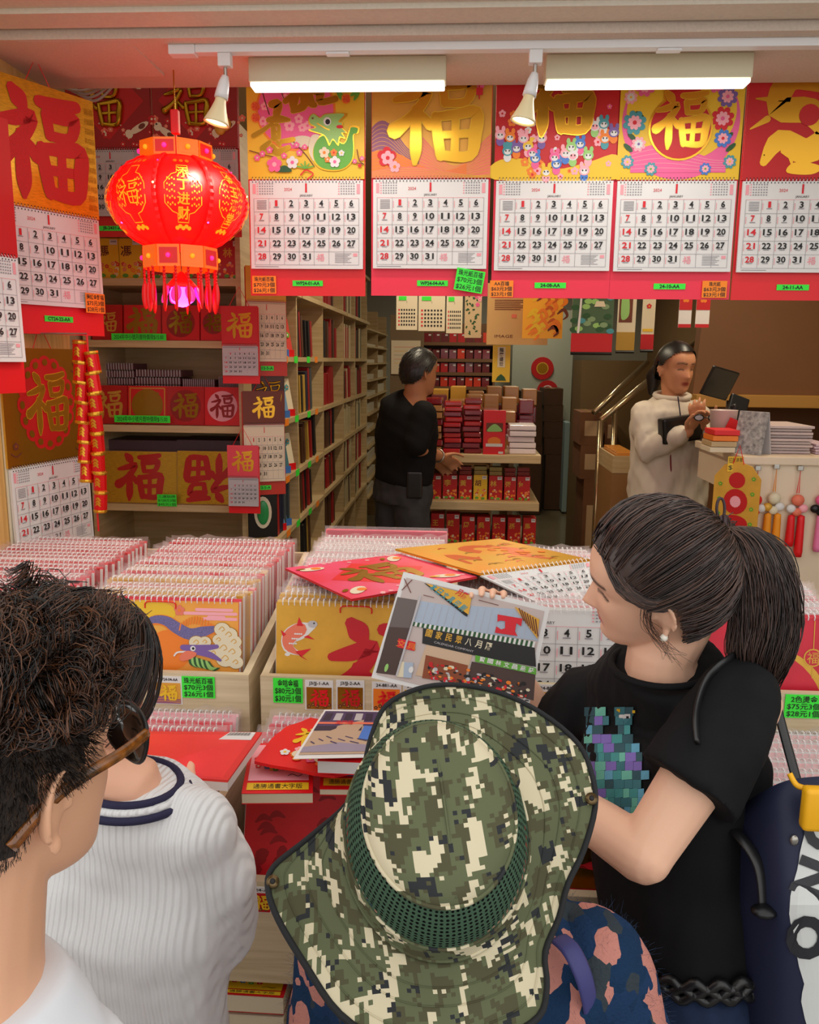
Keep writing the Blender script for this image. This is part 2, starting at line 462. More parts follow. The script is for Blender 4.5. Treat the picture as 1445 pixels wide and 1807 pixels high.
def spotlight(px, label):
    t = thing('spotlight', label, 'spotlight', (P(px, 100, yr).x, yr, 2.40), 0, 'spotlights on the track')
    m = MB(); m.rbox(-0.017, 0.017, -0.014, 0.014, -0.032, 0, 0.003); m.build('adapter', WPLASTIC, t)
    m = MB(); m.tube([(0, 0, -0.032), (0, 0, -0.058)], 0.005, 10); m.build('stem', METAL, t)
    R = Matrix.Rotation(0.22, 4, 'Y') @ Matrix.Rotation(-0.05, 4, 'X')
    hd = obj('lamp_head', None, t); hd.matrix_local = Matrix.Translation((0, 0, -0.05)) @ R
    m = MB(); m.lathe([(0.001, 0), (0.009, -0.003), (0.014, -0.02), (0.017, -0.045), (0.018, -0.06), (0.0, -0.06)], 20); m.build('socket', WPLASTIC, hd, True)
    m = MB(); m.lathe([(0.014, -0.06), (0.015, -0.07), (0.021, -0.09), (0.032, -0.118), (0.034, -0.124), (0.030, -0.124), (0.028, -0.118)], 24); m.build('bulb_cone', mat('warm_ceramic', (240, 222, 176), 0.4), hd, True)
    m = MB(); m.lathe([(0.0001, -0.119), (0.0285, -0.119)], 24); m.build('bulb_face', mat('warm_lamp_glow', (255, 240, 200), 0.4, emit=(255, 226, 160), estr=5.0), hd)
    d = bpy.data.lights.new('spot_beam', 'SPOT'); d.energy = 7; d.spot_size = 1.4; d.spot_blend = 0.6; d.color = (1, 0.88, 0.68); d.shadow_soft_size = 0.03
    o = bpy.data.objects.new('spot_beam', d); COL.objects.link(o); o.parent = hd; o.location = (0, 0, -0.13)
spotlight(397, 'white spotlight hanging in front of the red lantern')
spotlight(945, 'white spotlight hanging in front of the red flowery calendar')

def tube_light(x, y, L, power, label):
    t = thing('ceiling_tube', label, 'light', (x, y, 2.8), 0, 'tubes inside the shop')
    m = MB(); m.rbox(-0.06, 0.06, -L / 2, L / 2, -0.05, 0, 0.005); m.build('housing', BATM, t)
    m = MB(); m.tube([(0, -L / 2 + .02, -0.065), (0, L / 2 - .02, -0.065)], 0.014, 10); m.build('tube', LEDM, t)
    area('tube_glow', (0, 0, -0.09), (0, 0, 0), 0.1, L, power, (1, 0.86, 0.62), t)
tube_light(-0.15, 4.2, 1.1, 13, 'fluorescent tube on the ceiling above the bookshelf aisle')
tube_light(0.5, 6.3, 1.2, 11, 'fluorescent tube on the ceiling over the middle of the shop')
tube_light(0.7, 8.8, 1.2, 10, 'fluorescent tube on the ceiling near the back wall')
tube_light(1.45, 3.6, 0.9, 12, 'fluorescent tube on the ceiling above the cash counter')

# ------------------------------------------------------------------ the red lantern
EM_RED = mat('glowing_red_fabric', (220, 8, 12), 0.45, emit=(255, 12, 10), estr=0.55)
EM_REDD = mat('glowing_deep_red', (200, 8, 12), 0.35, emit=(255, 10, 12), estr=0.2)
EM_ORG = mat('glowing_gold_print', (240, 150, 30), 0.4, emit=(255, 160, 24), estr=0.6)
EM_ORD = mat('glowing_orange_foil', (220, 110, 24), 0.35, emit=(255, 96, 10), estr=0.35)
EM_PUR = mat('violet_led', (220, 120, 255), 0.3, emit=(210, 60, 255), estr=5)
EM_MAG = mat('magenta_led', (255, 60, 140), 0.3, emit=(255, 30, 120), estr=1.2)
EM_WRM = mat('warm_led', (255, 220, 150), 0.3, emit=(255, 200, 110), estr=6)
yl = 2.46
lc = P(315, 360, yl); KL = yl * 1.04 / FPX
lan = thing('red_lantern', 'glowing red palace lantern with gold print and bead fringe', 'lantern', lc)
prof = [(.062, -.145), (.100, -.132), (.142, -.105), (.172, -.070), (.192, -.030), (.198, 0), (.192, .034), (.172, .072), (.142, .103), (.108, .124), (.085, .134)]
prof = [(r, z * 0.88) for r, z in prof]
def lobes(a, z): return 1 - 0.045 * (1 - abs(math.cos(4 * (a + PI / 8)))) ** 2
def lrad(z):
    for (r0, z0), (r1, z1) in zip(prof, prof[1:]):
        if z0 <= z <= z1: return r0 + (r1 - r0) * (z - z0) / (z1 - z0)
    return prof[0][0] if z < 0 else prof[-1][0]
m = MB(); m.lathe(prof, 96, wob=lobes); body = m.build('globe', EM_RED, lan, True)
# frilled seams standing proud between the eight panels
for k in range(8):
    a = PI / 4 * k + 0.0
    pts = []
    for i in range(29):
        z = prof[0][1] + (prof[-1][1] - prof[0][1]) * i / 28
        r = lrad(z) * 0.955 + 0.010 + 0.004 * (i % 2)
        pts.append((r * math.cos(a), r * math.sin(a), z))
    m = MB(); m.tube(pts, [(0.006, 0.0035)] * 29, 6); m.build('frilled_seam', EM_RED, lan)
    for zz, mm in ((-.07, EM_PUR), (0.02, EM_WRM), (.085, EM_MAG)):
        if (k + int(zz * 100)) % 2: continue
        r = lrad(zz) * 0.955 + 0.016
        m = MB(); m.ellipsoid((r * math.cos(a), r * math.sin(a), zz), (.003, .003, .003), None, 8, 6); m.build('led', mm, lan)
def wrap_art(art, a0, off=0.0035):
    for i, (x, y, z) in enumerate(art.v):
        r = lrad(z) * lobes(a0 + x / 0.19, z) + off - y
        a = a0 + x / 0.19
        art.v[i] = (r * math.cos(a), r * math.sin(a), z)
words = ['恭喜发财', None, '添丁进财', '金玉满堂', '吉祥如意', None, '招财进宝', None]
for k in range(8):
    a0 = -PI / 2 - PI / 8 + PI / 4 * (k - 1)
    A = Art()
    def dens(pts, n=4):
        out = []
        for i in range(len(pts)):
            p, q = pts[i], pts[(i + 1) % len(pts)]
            out += [(p[0] + (q[0] - p[0]) * j / n, p[1] + (q[1] - p[1]) * j / n) for j in range(n)]
        return out
    ring = [(.048, .02), (.030, .045), (.016, .05), (.016, .072), (-.016, .072), (-.016, .05), (-.030, .045), (-.048, .02), (-.048, -.03), (-.03, -.05), (-.016, -.055), (-.016, -.075), (.016, -.075), (.016, -.055), (.03, -.05), (.048, -.03)]
    A.stroke(ring + [ring[0]], EM_ORG, 1, w=0.0012, smooth=False, caps=False)
    for i in range(5):
        for j in range(4):
            for sx in (-1, 1): A.ell(sx * (.022 + .006 * j), -.034 + .016 * i + .004 * (j % 2), .0024, .003, EM_ORG, 1, 6)
    if words[k]:
        for i, ch in enumerate(words[k]): A.text(ch, 0, .052 - .035 * i, .024, EM_ORG, 2, bold=.02)
    else: A.fu(0, -.002, .062, EM_ORG, 2, 0.5)
    for i in range(5): A.ell(-.02 + .01 * i, -.088 + .004 * (i % 2), .007, .005, EM_ORG, 1, 8)
    for i in range(3): A.ell(-.02 + .02 * i, .088, .007, .005, EM_ORD, 1, 8)
    wrap_art(A, a0)
    A.done('gold_print', body, 'stuff')
for (zc, hh, rr, nm) in ((.137, .022, .104, 'top_crown'), (-.155, .030, .110, 'bottom_crown')):
    c = obj(nm, None, lan); c.location = (0, 0, zc)
    for k in range(10):
        a0 = 2 * PI * k / 10; a1 = a0 + 2 * PI / 10
        m = MB(); q = [(rr * math.cos(a), rr * math.sin(a)) for a in (a0 + .015, a1 - .015)]
        v = [(x * s, y * s, z) for s in (1, .97) for z in (-hh, hh) for x, y in q]
        m.add(v, [(0, 1, 3, 2), (5, 4, 6, 7), (0, 4, 5, 1), (2, 3, 7, 6), (0, 2, 6, 4), (1, 5, 7, 3)])
        pn = m.build('crown_panel', EM_ORD, c)
        am = (a0 + a1) / 2; rm = rr * math.cos(PI / 10) + .0015
        t_ = Vector((-math.sin(am), math.cos(am), 0)); n_ = Vector((math.cos(am), math.sin(am), 0)); U = Vector((0, 0, 1))
        cc = n_ * rm; m = MB()
        w2, h2 = .026, hh * .72
        m.add([cc - t_ * w2 - U * h2, cc + t_ * w2 - U * h2, cc + t_ * w2 + U * h2, cc - t_ * w2 + U * h2], [(0, 1, 2, 3)])
        c.children
        o = m.build('crown_inlay', EM_REDD if k % 2 else EM_ORD, c)
        m = MB(); m.ellipsoid(cc + n_ * .002, (.007, .007, .007), None, 8, 6); m.build('led', EM_MAG if k % 2 else EM_ORG, c)
for k in range(18):
    a = 2 * PI * k / 18; r = .104 - .006 * (k % 2); L = .075 + .012 * (k % 3)
    m = MB(); x, y = r * math.cos(a), r * math.sin(a)
    z = -.186
    for i in range(5): m.ellipsoid((x, y, z - .009 * i), (.0045, .0045, .005), None, 6, 5)
    m.ellipsoid((x, y, z - .045 - L * .35), (.010, .005, .036 + .004 * (k % 3)), Matrix.Rotation(a, 3, 'Z'), 8, 8)
    m.build('bead_drop', EM_REDD, lan, True)
m = MB(); m.lathe([(.004, -.19), (.03, -.215), (.046, -.232), (.044, -.236)], 24); m.build('lotus_cap', EM_RED, lan, True)
m = MB(); m.lathe([(.03, -.236), (.036, -.25), (.032, -.275), (.012, -.29), (.0001, -.292)], 20); m.build('lotus_lamp', EM_PUR, lan, True)
for k in range(8):
    a = 2 * PI * k / 8
    m = MB(); m.ellipsoid((.052 * math.cos(a), .052 * math.sin(a), -.255), (.004, .016, .026), Matrix.Rotation(a, 3, 'Z') @ Matrix.Rotation(-.35, 3, 'Y'), 8, 8)
    m.build('lotus_petal', EM_MAG, lan, True)
m = MB(); m.tube([(0, 0, .115), (0, 0, .19)], .003, 6); m.build('hanging_cord', EM_REDD, lan)
m = MB(); m.rbox(-.011, .011, -.011, .011, .19, .255, .003); m.build('battery_case', RED, lan)
m = MB(); m.tube([(0, 0, .255), (.002, 0, 2.8 - lc.z)], .002, 6); m.build('hanging_chain', GOLDM, lan)
d = bpy.data.lights.new('lantern_light', 'POINT'); d.energy = .7; d.color = (1, .12, .05); d.shadow_soft_size = .05
o = bpy.data.objects.new('lantern_light', d); COL.objects.link(o); o.parent = lan; o.location = (0, 0, -.31)
# ------------------------------------------------------------------ wall calendars: shared pages
CW, CC, CS, CT = 0.360, 0.335, 0.262, 0.085      # width, cover height, sheet height, foot strip height
def dates_mesh(W, H, simple=False):
    A = Art(0.0, 0.0006)
    top = H / 2
    cw = W * 0.93 / 7; x0 = -W * 0.465
    hd = H * 0.20; rh = (H * 0.955 - hd) / 5
    zt = top - hd
    lw = 0.0005 if not simple else 0.0007
    for i in range(6): A.rect(x0, -x0, zt - rh * i - lw, zt - rh * i + lw, GINK if i else PINK_INK, 1)
    for j in range(8): A.rect(x0 + cw * j - lw, x0 + cw * j + lw, zt - rh * 5, zt, GINK, 1)
    n = 0
    for i in range(5):
        for j in range(7):
            if i == 0 and j == 0: continue
            n += 1
            if n > 31: break
            red = (j == 0 or n == 1)
            A.text(str(n), x0 + cw * (j + .5), zt - rh * (i + .36), H * 0.068, RINK if red else INK, 2, bold=0.025, width=cw * (.25 if n < 10 else .56) * (0.7 if n == 1 else 1), res=1 if simple else 2)
            if not simple:
                A.rect(x0 + cw * (j + .32), x0 + cw * (j + .68), zt - rh * (i + .68), zt - rh * (i + .62), GINK, 1)
                A.rect(x0 + cw * (j + .06), x0 + cw * (j + .10), zt - rh * (i + .75), zt - rh * (i + .25), PINK_INK, 1)
    A.text('1', 0, top - hd * .42, H * 0.10, RINK, 2, bold=0.03)
    if not simple:
        A.text('2024', -W * .16, top - hd * .50, H * .035, RINK, 2)
        A.text('JANUARY', 0, top - hd * .86, H * .026, INK, 2)
        for sx in (-1, 1):
            for a in range(5):
                for b in range(7): A.rect(sx * W * .36 + (b - 3.5) * W * .022, sx * W * .36 + (b - 3.5) * W * .022 + W * .012, top - hd * (.22 + .14 * a), top - hd * (.15 + .14 * a), GINK if b else PINK_INK, 1)
            A.rect(sx * W * .46 - W * .014, sx * W * .46 + W * .014, top - hd * .75, top - hd * .2, PINK_INK, 1)
        for a in range(6): A.rect(x0 + cw * .2, x0 + cw * .85, zt - rh * (.2 + .12 * a), zt - rh * (.15 + .12 * a), GINK, 1)
        for a in range(7): A.rect(x0 + cw * (5.4), x0 + cw * (6.5 - .12 * (a % 3)), zt - rh * (4.16 + .11 * a), zt - rh * (4.12 + .11 * a), GINK, 1)
        A.rect(x0 + cw * 6.62, x0 + cw * 6.9, zt - rh * 4.35, zt - rh * 4.12, PINK_INK, 1)
        A.fu(x0 + cw * 4.42, zt - rh * 4.45, rh * .55, PINK_INK, 1)
        A.rect(x0, x0 + cw * 1.6, -H / 2 + H * .02, -H / 2 + H * .027, GINK, 1)
    me = A.mesh('printed_dates', A.mats)
    return me
DATES = dates_mesh(CW * .975, CS)
DATES_S = dates_mesh(0.36, 0.27, True)
_tagn = [0]
def price_tag(parent, x, z, w, h, lines, color, y=-0.012, rot=0.0, bold=0.012, label=None):
    o = obj('price_tag', None, parent); o.location = (x, y, z); o.rotation_euler = (0, rot, 0)
    m = MB(); m.box(-w / 2, w / 2, -0.0006, 0.0006, -h / 2, h / 2)
    o.data = None
    c = m.build('price_tag', color, parent); c.location = o.location; c.rotation_euler = o.rotation_euler
    bpy.data.objects.remove(o)
    A = Art(-0.0008, 0.0003); n = len(lines)
    for i, t in enumerate(lines):
        A.text(t, 0, h * (.5 - (i + .5) / n) * .94, h / n * .62, INK, 1, bold=bold, width=min(w * .88, h / n * .72 * (len(t) * (.62 if t.isascii() else .95))))
    A.done('lettering', c)
    if label: c['label'] = label
    return c
_binding = {}
def binding_mesh(W, n, r=0.0034):
    key = (round(W, 3), n)
    if key not in _binding:
        m = MB()
        for i in range(n):
            x = -W / 2 + W * (i + .5) / n
            m.tube([(x, -r, -r * 1.2), (x, -r, r * .6), (x, 0, r * 1.4), (x, r, r * .4), (x, r, -r * 1.2)], 0.0007, 4)
            m.box(x - .0012, x + .0012, -r - .0004, -r + .0004, -r * 2.4, -r * 1.4, 1); m.box(x - .0012, x + .0012, -r - .0004, -r + .0004, r * 1.4, r * 2.4, 1)
        _binding[key] = m.mesh('spiral_binding', [COIL, INK])
    return _binding[key]
def curved_sheet(W, H, t=0.006, curl=0.0, n=6):
    """page block hanging from its top edge, lower edge curling forward"""
    m = MB(); vs = []
    for i in range(n + 1):
        k = i / n; z = -H * k; y = -curl * k * k
        for (x, dy) in ((-W / 2, 0), (W / 2, 0), (W / 2, t), (-W / 2, t)): vs.append((x, y + dy, z))
    fs = [(0, 1, 2, 3)]
    for i in range(n):
        a = i * 4; b = a + 4
        fs += [(a, b, b + 1, a + 1), (a + 1, b + 1, b + 2, a + 2), (a + 2, b + 2, b + 3, a + 3), (a + 3, b + 3, b, a)]
    fs.append((n * 4 + 3, n * 4 + 2, n * 4 + 1, n * 4))
    m.add(vs, fs); return m
def calendar(label, loc, rz, cover, code=None, group=None, strip=RED, W=CW, coverH=CC, sheetH=CS, stripH=CT, base=RED, name='wall_calendar', tilt=0.0, sheet=WHITE, dates=None, string=True, back=True, scale=1.0):
    """origin: top centre; faces -y"""
    t = thing(name, label, 'calendar', loc, rz, group)
    t.rotation_euler = (tilt, 0, rz); t.scale = (scale, scale, scale)
    tot = coverH + sheetH + stripH
    if back:
        m = MB(); m.box(-W / 2 - .002, W / 2 + .002, 0.004, 0.008, -tot, -0.004); m.build('backing_card', strip, t)
    m = MB(); m.box(-W / 2, W / 2, -0.003, 0.004, -coverH, 0); cv = m.build('cover', base, t)
    A = Art(-0.0032, 0.0005); cover(A, W, coverH)
    for i, v in enumerate(A.v): A.v[i] = (v[0], v[1], v[2] - coverH)
    A.done('cover_print', cv, 'stuff')
    pg = curved_sheet(W * .975, sheetH, 0.008, 0.004).build('pages', sheet, t); pg.location = (0, -0.006, -coverH - .004)
    d = obj('printed_dates', dates or DATES, pg); d.location = (0, -0.0018, -sheetH / 2); d['kind'] = 'stuff'
    d.rotation_euler = (-0.016, 0, 0)
    if dates is None and (abs(W - CW) > 1e-4 or abs(sheetH - CS) > 1e-4): d.scale = (W / CW, 1, sheetH / CS)
    if dates is not None: d.scale = (W * .975 / .36, 1, sheetH / .27)
    b = obj('spiral_binding', binding_mesh(CW * .95, 33), t); b.location = (0, -0.004, -coverH - .002); b['kind'] = 'stuff'; b.scale = (W / CW, 1, 1)
    if string:
        m = MB(); m.tube([(-.045, 0, -.012), (0, .004, .07), (.045, 0, -.012)], 0.0014, 5); m.build('hanging_string', RED, t)
    if code: price_tag(t, code[1], -tot + code[2], .096, .017, [code[0]], GREENTAG, y=0.002, bold=.03)
    return t

# ---- cover designs (origin: bottom centre of the cover)
def cov_dragon(A, W, H):
    def q(zx, zy): return ((zx - 697) / 1295 * W, (1190 - zy) / 1120 * .312)
    s = W / 1295
    A.rect(-W / 2, W / 2, 0, H, YEL, 1)
    A.ell(*q(590, 480), 440 * s, 420 * s, ORNG, 2, 40); A.ell(*q(590, 480), 415 * s, 395 * s, PINK, 3, 40)
    for (x, y, r) in ((660, 660, 45), (520, 640, 60), (480, 350, 38), (250, 440, 45), (230, 590, 50), (625, 570, 50), (720, 640, 50)): A.flower(*q(x, y), r * s, LPINK, PINK, 4)
    A.stroke([q(175, 130), q(220, 260), q(260, 400), q(300, 520)], BROWN, 4, w=6 * s)
    A.stroke([q(415, 150), q(440, 290), q(480, 420)], BROWN, 4, w=5 * s)
    A.ell(*q(660, 800), 130 * s, 60 * s, CREAM, 4, 20)
    # two gold brush characters, drawn as thick strokes
    for st in ([(600, 90, 38), (600, 240, 46), (570, 400, 50), (560, 500, 10)], [(480, 390, 30), (620, 300, 36), (700, 260, 30)], [(640, 240, 30), (690, 420, 46), (560, 490, 26)],
               [(730, 270, 34), (760, 400, 44), (800, 430, 30)], [(740, 280, 34), (860, 300, 46), (860, 400, 34), (1030, 370, 34)],
               [(330, 420, 40), (400, 420, 46), (380, 520, 40)], [(290, 580, 26), (400, 570, 40), (520, 580, 16)], [(120, 740, 26), (250, 670, 22), (380, 570, 10)],
               [(340, 640, 26), (350, 770, 30)], [(340, 640, 18), (400, 640, 18), (400, 760, 22)], [(340, 700, 12), (400, 700, 12)], [(330, 770, 16), (400, 765, 16)],
               [(220, 870, 34), (300, 800, 18)], [(330, 850, 26), (380, 910, 34), (510, 860, 22)], [(430, 800, 20), (560, 780, 24)], [(380, 800, 16), (410, 830, 20)]):
        A.stroke([q(p[0], p[1]) + (p[2] * s + .0012,) for p in st], YEL, 5)
        A.stroke([q(p[0], p[1]) + (p[2] * s,) for p in st], GOLDD, 6)
    # dragon
    A.blob([q(*p) for p in ((860, 740), (1000, 760), (1120, 820), (1170, 700), (1190, 650), (1240, 640), (1290, 660), (1280, 720), (1230, 740), (1235, 880), (1220, 1000), (1120, 1090), (980, 1110), (850, 1080), (770, 990), (730, 870))], GOLD, 7)
    A.blob([q(*p) for p in ((870, 750), (1000, 770), (1120, 830), (1180, 710), (1200, 660), (1270, 670), (1260, 720), (1220, 740), (1222, 880), (1200, 1000), (1110, 1080), (980, 1095), (860, 1065), (790, 980), (790, 860))], GREEN, 8)
    A.blob([q(*p) for p in ((770, 740), (850, 740), (800, 830), (775, 920), (790, 1010), (740, 930), (735, 830))], CREAM, 9)
    A.blob([q(*p) for p in ((735, 560), (790, 515), (860, 555), (920, 520), (1140, 515), (1145, 545), (1080, 600), (1115, 620), (1100, 660), (1160, 720), (1110, 720), (1140, 780), (1080, 770), (1060, 850), (1000, 790), (960, 850), (930, 790), (890, 740), (730, 690), (800, 660), (740, 630))], GOLD, 10)
    A.blob([q(*p) for p in ((745, 565), (790, 525), (860, 565), (925, 530), (1125, 525), (1060, 600), (1100, 620), (1090, 660), (1140, 712), (1090, 715), (1125, 765), (1070, 755), (1050, 825), (1000, 775), (965, 825), (940, 780), (890, 728), (750, 685), (820, 660), (755, 620))], LGREEN, 11)
    A.ell(*q(940, 600), 42 * s, 44 * s, WHITE, 12); A.ell(*q(945, 605), 26 * s, 28 * s, INK, 13); A.ell(*q(780, 568), 12 * s, 10 * s, BROWN, 12, 8)
    A.ell(*q(1075, 655), 38 * s, 18 * s, RINK, 12, 10); A.stroke([q(830, 620), q(920, 670), q(960, 685)], GOLD, 12, w=6 * s)
    for (x, y, r, a, b) in ((350, 1040, 85, PINK, LPINK), (550, 1020, 68, WHITE, PINK), (960, 150, 80, PINK, LPINK), (1125, 125, 62, WHITE, RINK), (1020, 1015, 62, WHITE, PINK), (905, 920, 60, CREAM, ORNG), (1010, 920, 40, ORNG, RINK), (1095, 925, 34, WHITE, YEL), (940, 990, 36, ORNG, CREAM),
                            (220, 930, 34, PINK, CREAM), (160, 970, 36, PINK, CREAM), (300, 890, 38, PINK, CREAM), (600, 840, 34, PINK, CREAM), (630, 920, 36, PINK, CREAM), (690, 860, 30, PINK, CREAM), (460, 950, 34, PINK, CREAM), (1240, 1010, 26, PINK, CREAM), (1320, 980, 26, PINK, CREAM), (1295, 1055, 22, RINK, None)):
        A.flower(*q(x, y), r * s, a, b, 14)
    A.stroke([q(75, 895), q(240, 940), q(350, 960)], BROWN, 13, w=5 * s); A.stroke([q(560, 800), q(700, 940), q(790, 1060)], BROWN, 6, w=5 * s); A.stroke([q(1210, 1020), q(1340, 1040)], BROWN, 13, w=5 * s); A.stroke([q(1265, 890), q(1290, 1000), q(1340, 1040)], BROWN, 13, w=5 * s)
    for (x, y) in ((460, 1085), (1045, 190)): A.blob([q(x - 80, y + 30), q(x - 40, y - 20), q(x, y - 35), q(x + 40, y - 20), q(x + 80, y + 30)], DGREEN, 13)
    for (x, y) in ((1145, 255), (1145, 370), (150, 440), (150, 555)): A.ell(*q(x, y), 50 * s, 52 * s, ORNG, 6, 14); A.text('福', *q(x, y), 60 * s, RINK, 7)
    for (x, y, r) in ((1060, 300, -.6), (1240, 310, .6), (1070, 330, -1.1), (1260, 340, 1.0)): A.ell(*q(x, y), 60 * s, 20 * s, GREEN, 6, 8, r)
    A.stroke([q(640, 1150), q(700, 1100), q(780, 1140), q(720, 1190)], RINK, 14, w=7 * s)
    for i in range(5): A.stroke([q(690, 1080), q(600 + i * 45, 1010 + abs(i - 2) * 25)], GREEN, 13, w=7 * s)
def waves(A, x0, x1, z0, z1, base, line, layer, n=9, ph=0.0, amp=.02):
    def top(x): return z1 + amp * math.sin((x - x0) / (x1 - x0) * PI * 1.6 + ph)
    xs = [x0 + (x1 - x0) * i / 16 for i in range(17)]
    A.poly([(x0, z0)] + [(x1, z0)] + [(x, top(x)) for x in reversed(xs)], base, layer)
    for k in range(1, n):
        A.stroke([(x, z0 + (top(x) - z0) * k / n) for x in xs], line, layer + 1, w=.0006, smooth=False, caps=False)
SALMON = mat('salmon_print', (232, 120, 92), .5); MAUVE = mat('mauve_print', (150, 90, 120), .5); AMBER = mat('amber_print', (226, 164, 62), .45, metal=.2)
def cov_goldfu(A, W, H):
    def q(zx, zy): return ((zx - 934) / 588 * W, (910 - zy) / 490 * .312)
    s = W / 588
    A.rect(-W / 2, W / 2, 0, H, AMBER, 1)
    waves(A, -W / 2, -W * .05, 0, .12, MAUVE, AMBER, 2, 14, .6, .045)
    waves(A, -W * .1, W / 2, 0, .085, SALMON, AMBER, 4, 12, 2.2, .05)
    waves(A, -W / 2, W * .3, 0, .05, ORNG, SALMON, 6, 8, 1.0, .03)
    waves(A, -W / 2, W / 2, 0, .02, SALMON, AMBER, 8, 6, 0, .012)
    A.fu(.012, .175, .255, GOLD, 12, 1.0, outline=YEL, ow=.0022)
    A.flower(*q(715, 815), 48 * s, RINK, YEL, 12); A.flower(*q(755, 860), 28 * s, LPINK, ORNG, 12); A.flower(*q(720, 820), 34 * s, LPINK, RINK, 13)
    A.flower(*q(1165, 470), 50 * s, PINK, RINK, 12, 8); A.stroke([q(1165, 480), q(1165, 560)], RINK, 12, w=.002); A.rect(q(1150, 0)[0], q(1182, 0)[0], q(0, 545)[1], q(0, 512)[1], RINK, 13)
def cov_kids(A, W, H):
    rnd = random.Random(3)
    A.rect(-W / 2, W / 2, 0, H, CRIM, 1)
    A.blob([(-W / 2, 0), (W / 2, 0), (W / 2, .07), (.1, .05), (0, .03), (-.1, .06), (-W / 2, .05)], YEL, 2)
    for i in range(46):
        x, z = rnd.uniform(-.17, .17), rnd.uniform(.005, .30)
        if abs(x) < .07 and z > .12: continue
        A.flower(x, z, rnd.uniform(.006, .014), rnd.choice([LPINK, PINK, WHITE, ORNG, LPINK]), rnd.choice([YEL, RINK]), 3)
    cols = [LPINK, BLUE, WHITE, PURPLE, PINK, LGREEN, ORNG, YEL, LPINK, TEAL]
    for i in range(22):
        x = -.165 + .33 * ((i * 7) % 22) / 21 + rnd.uniform(-.006, .006); z = .02 + .10 * rnd.random() + .05 * (abs(x) > .1)
        c = cols[i % len(cols)]; r = .016
        A.ell(x - .009, z + .017, .006, .009, c, 5, 8); A.ell(x + .009, z + .017, .006, .009, c, 5, 8)
        A.ell(x, z - .018, .012, .014, cols[(i + 3) % len(cols)], 5, 10); A.ell(x, z, r, r * .9, c, 6, 12); A.ell(x, z - .003, r * .65, r * .5, WHITE if c is not WHITE else LPINK, 7, 10)
        A.ell(x - .005, z, .0022, .003, INK, 8, 6); A.ell(x + .005, z, .0022, .003, INK, 8, 6)
    A.fu(.0, .225, .19, GOLDD, 10, 1.25, outline=GOLD, ow=.003)
def cov_gourd(A, W, H):
    rnd = random.Random(5)
    A.rect(-W / 2, W / 2, 0, H, YEL, 1)
    A.ell(0, .165, .172, .165, PINK, 2, 40); A.ell(0, .19, .16, .14, YEL, 3, 40)
    waves(A, -.14, .14, .02, .08, PINK, LPINK, 4, 6, 0, .02)
    for (x, z, r, a, b) in ((-.135, .16, .035, TEAL, RINK), (.12, .17, .034, RINK, PINK), (.125, .115, .026, BLUE, RINK), (-.11, .26, .03, PINK, WHITE), (.1, .27, .032, PINK, YEL), (.13, .23, .03, PURPLE, PINK), (-.15, .23, .02, LPINK, YEL), (-.12, .10, .022, LPINK, PURPLE), (-.02, .30, .018, PURPLE, YEL), (.05, .3, .018, LPINK, RINK), (-.15, .05, .02, TEAL, YEL), (.15, .05, .02, TEAL, YEL), (-.08, .03, .02, TEAL, GREEN), (.08, .03, .018, BLUE, GREEN)):
        A.flower(x, z, r, a, b, 6, 8); A.flower(x, z, r * .6, LPINK if a is not LPINK else WHITE, b, 7, 8)
    for sx in (-1, 1):
        for k in range(4): A.ell(sx * (.15 - .01 * k), .09 + .03 * k, .018, .007, DGREEN, 5, 8, sx * .7)
    A.ell(0, .24, .056, .052, GOLD, 8, 28); A.ell(0, .145, .094, .092, GOLD, 8, 32)
    A.ell(0, .24, .051, .047, CRIM, 9, 28); A.ell(0, .145, .088, .086, CRIM, 10, 32); A.ell(0, .235, .045, .04, CRIM, 10, 28)
    A.fu(0, .165, .15, GOLD, 12, 1.0, outline=YEL, ow=.0015)
def cov_reddragon(A, W, H):
    A.rect(-W / 2, W / 2, 0, H, CRIM, 1)
    A.stroke([(-.12, .05, .012), (-.08, .11, .03), (0, .08, .036), (.06, .13, .036), (.0, .19, .036), (-.09, .2, .034), (-.06, .28, .034), (.06, .27, .03), (.14, .3, .02)], GOLD, 3)
    A.blob([(.06, .03), (.17, .02), (.18, .14), (.12, .16), (.07, .12)], YEL, 4)
    for i in range(10):
        a = i * .63; A.stroke([(-.02 + .1 * math.cos(a), .17 + .09 * math.sin(a), .010), (-.02 + .15 * math.cos(a + .2), .17 + .135 * math.sin(a + .2), .002)], GOLD, 3)
    A.blob([(-.05, .02), (.02, .015), (.05, .035), (.0, .05), (-.04, .045)], GOLD, 4)
    A.ell(.0, .18, .03, .03, CRIM, 5)
def cov_glitterfu(A, W, H):
    A.rect(-W / 2, W / 2, 0, H, GOLDB, 1)
    GL = mat('red_glitter', (206, 16, 24), .5, var=.35, vscale=900, bump=.6, bscale=1200)
    for k in range(4):
        for i in range(11): A.text('福祿壽喜財'[(i + k) % 5], -.155 + .012 * (k % 2) + (.0 if k < 2 else .30) + .004 * k, .03 + .027 * i, .014, GOLDD, 2)
    A.fu(-.005, .168, .27, GL, 4, 1.32)
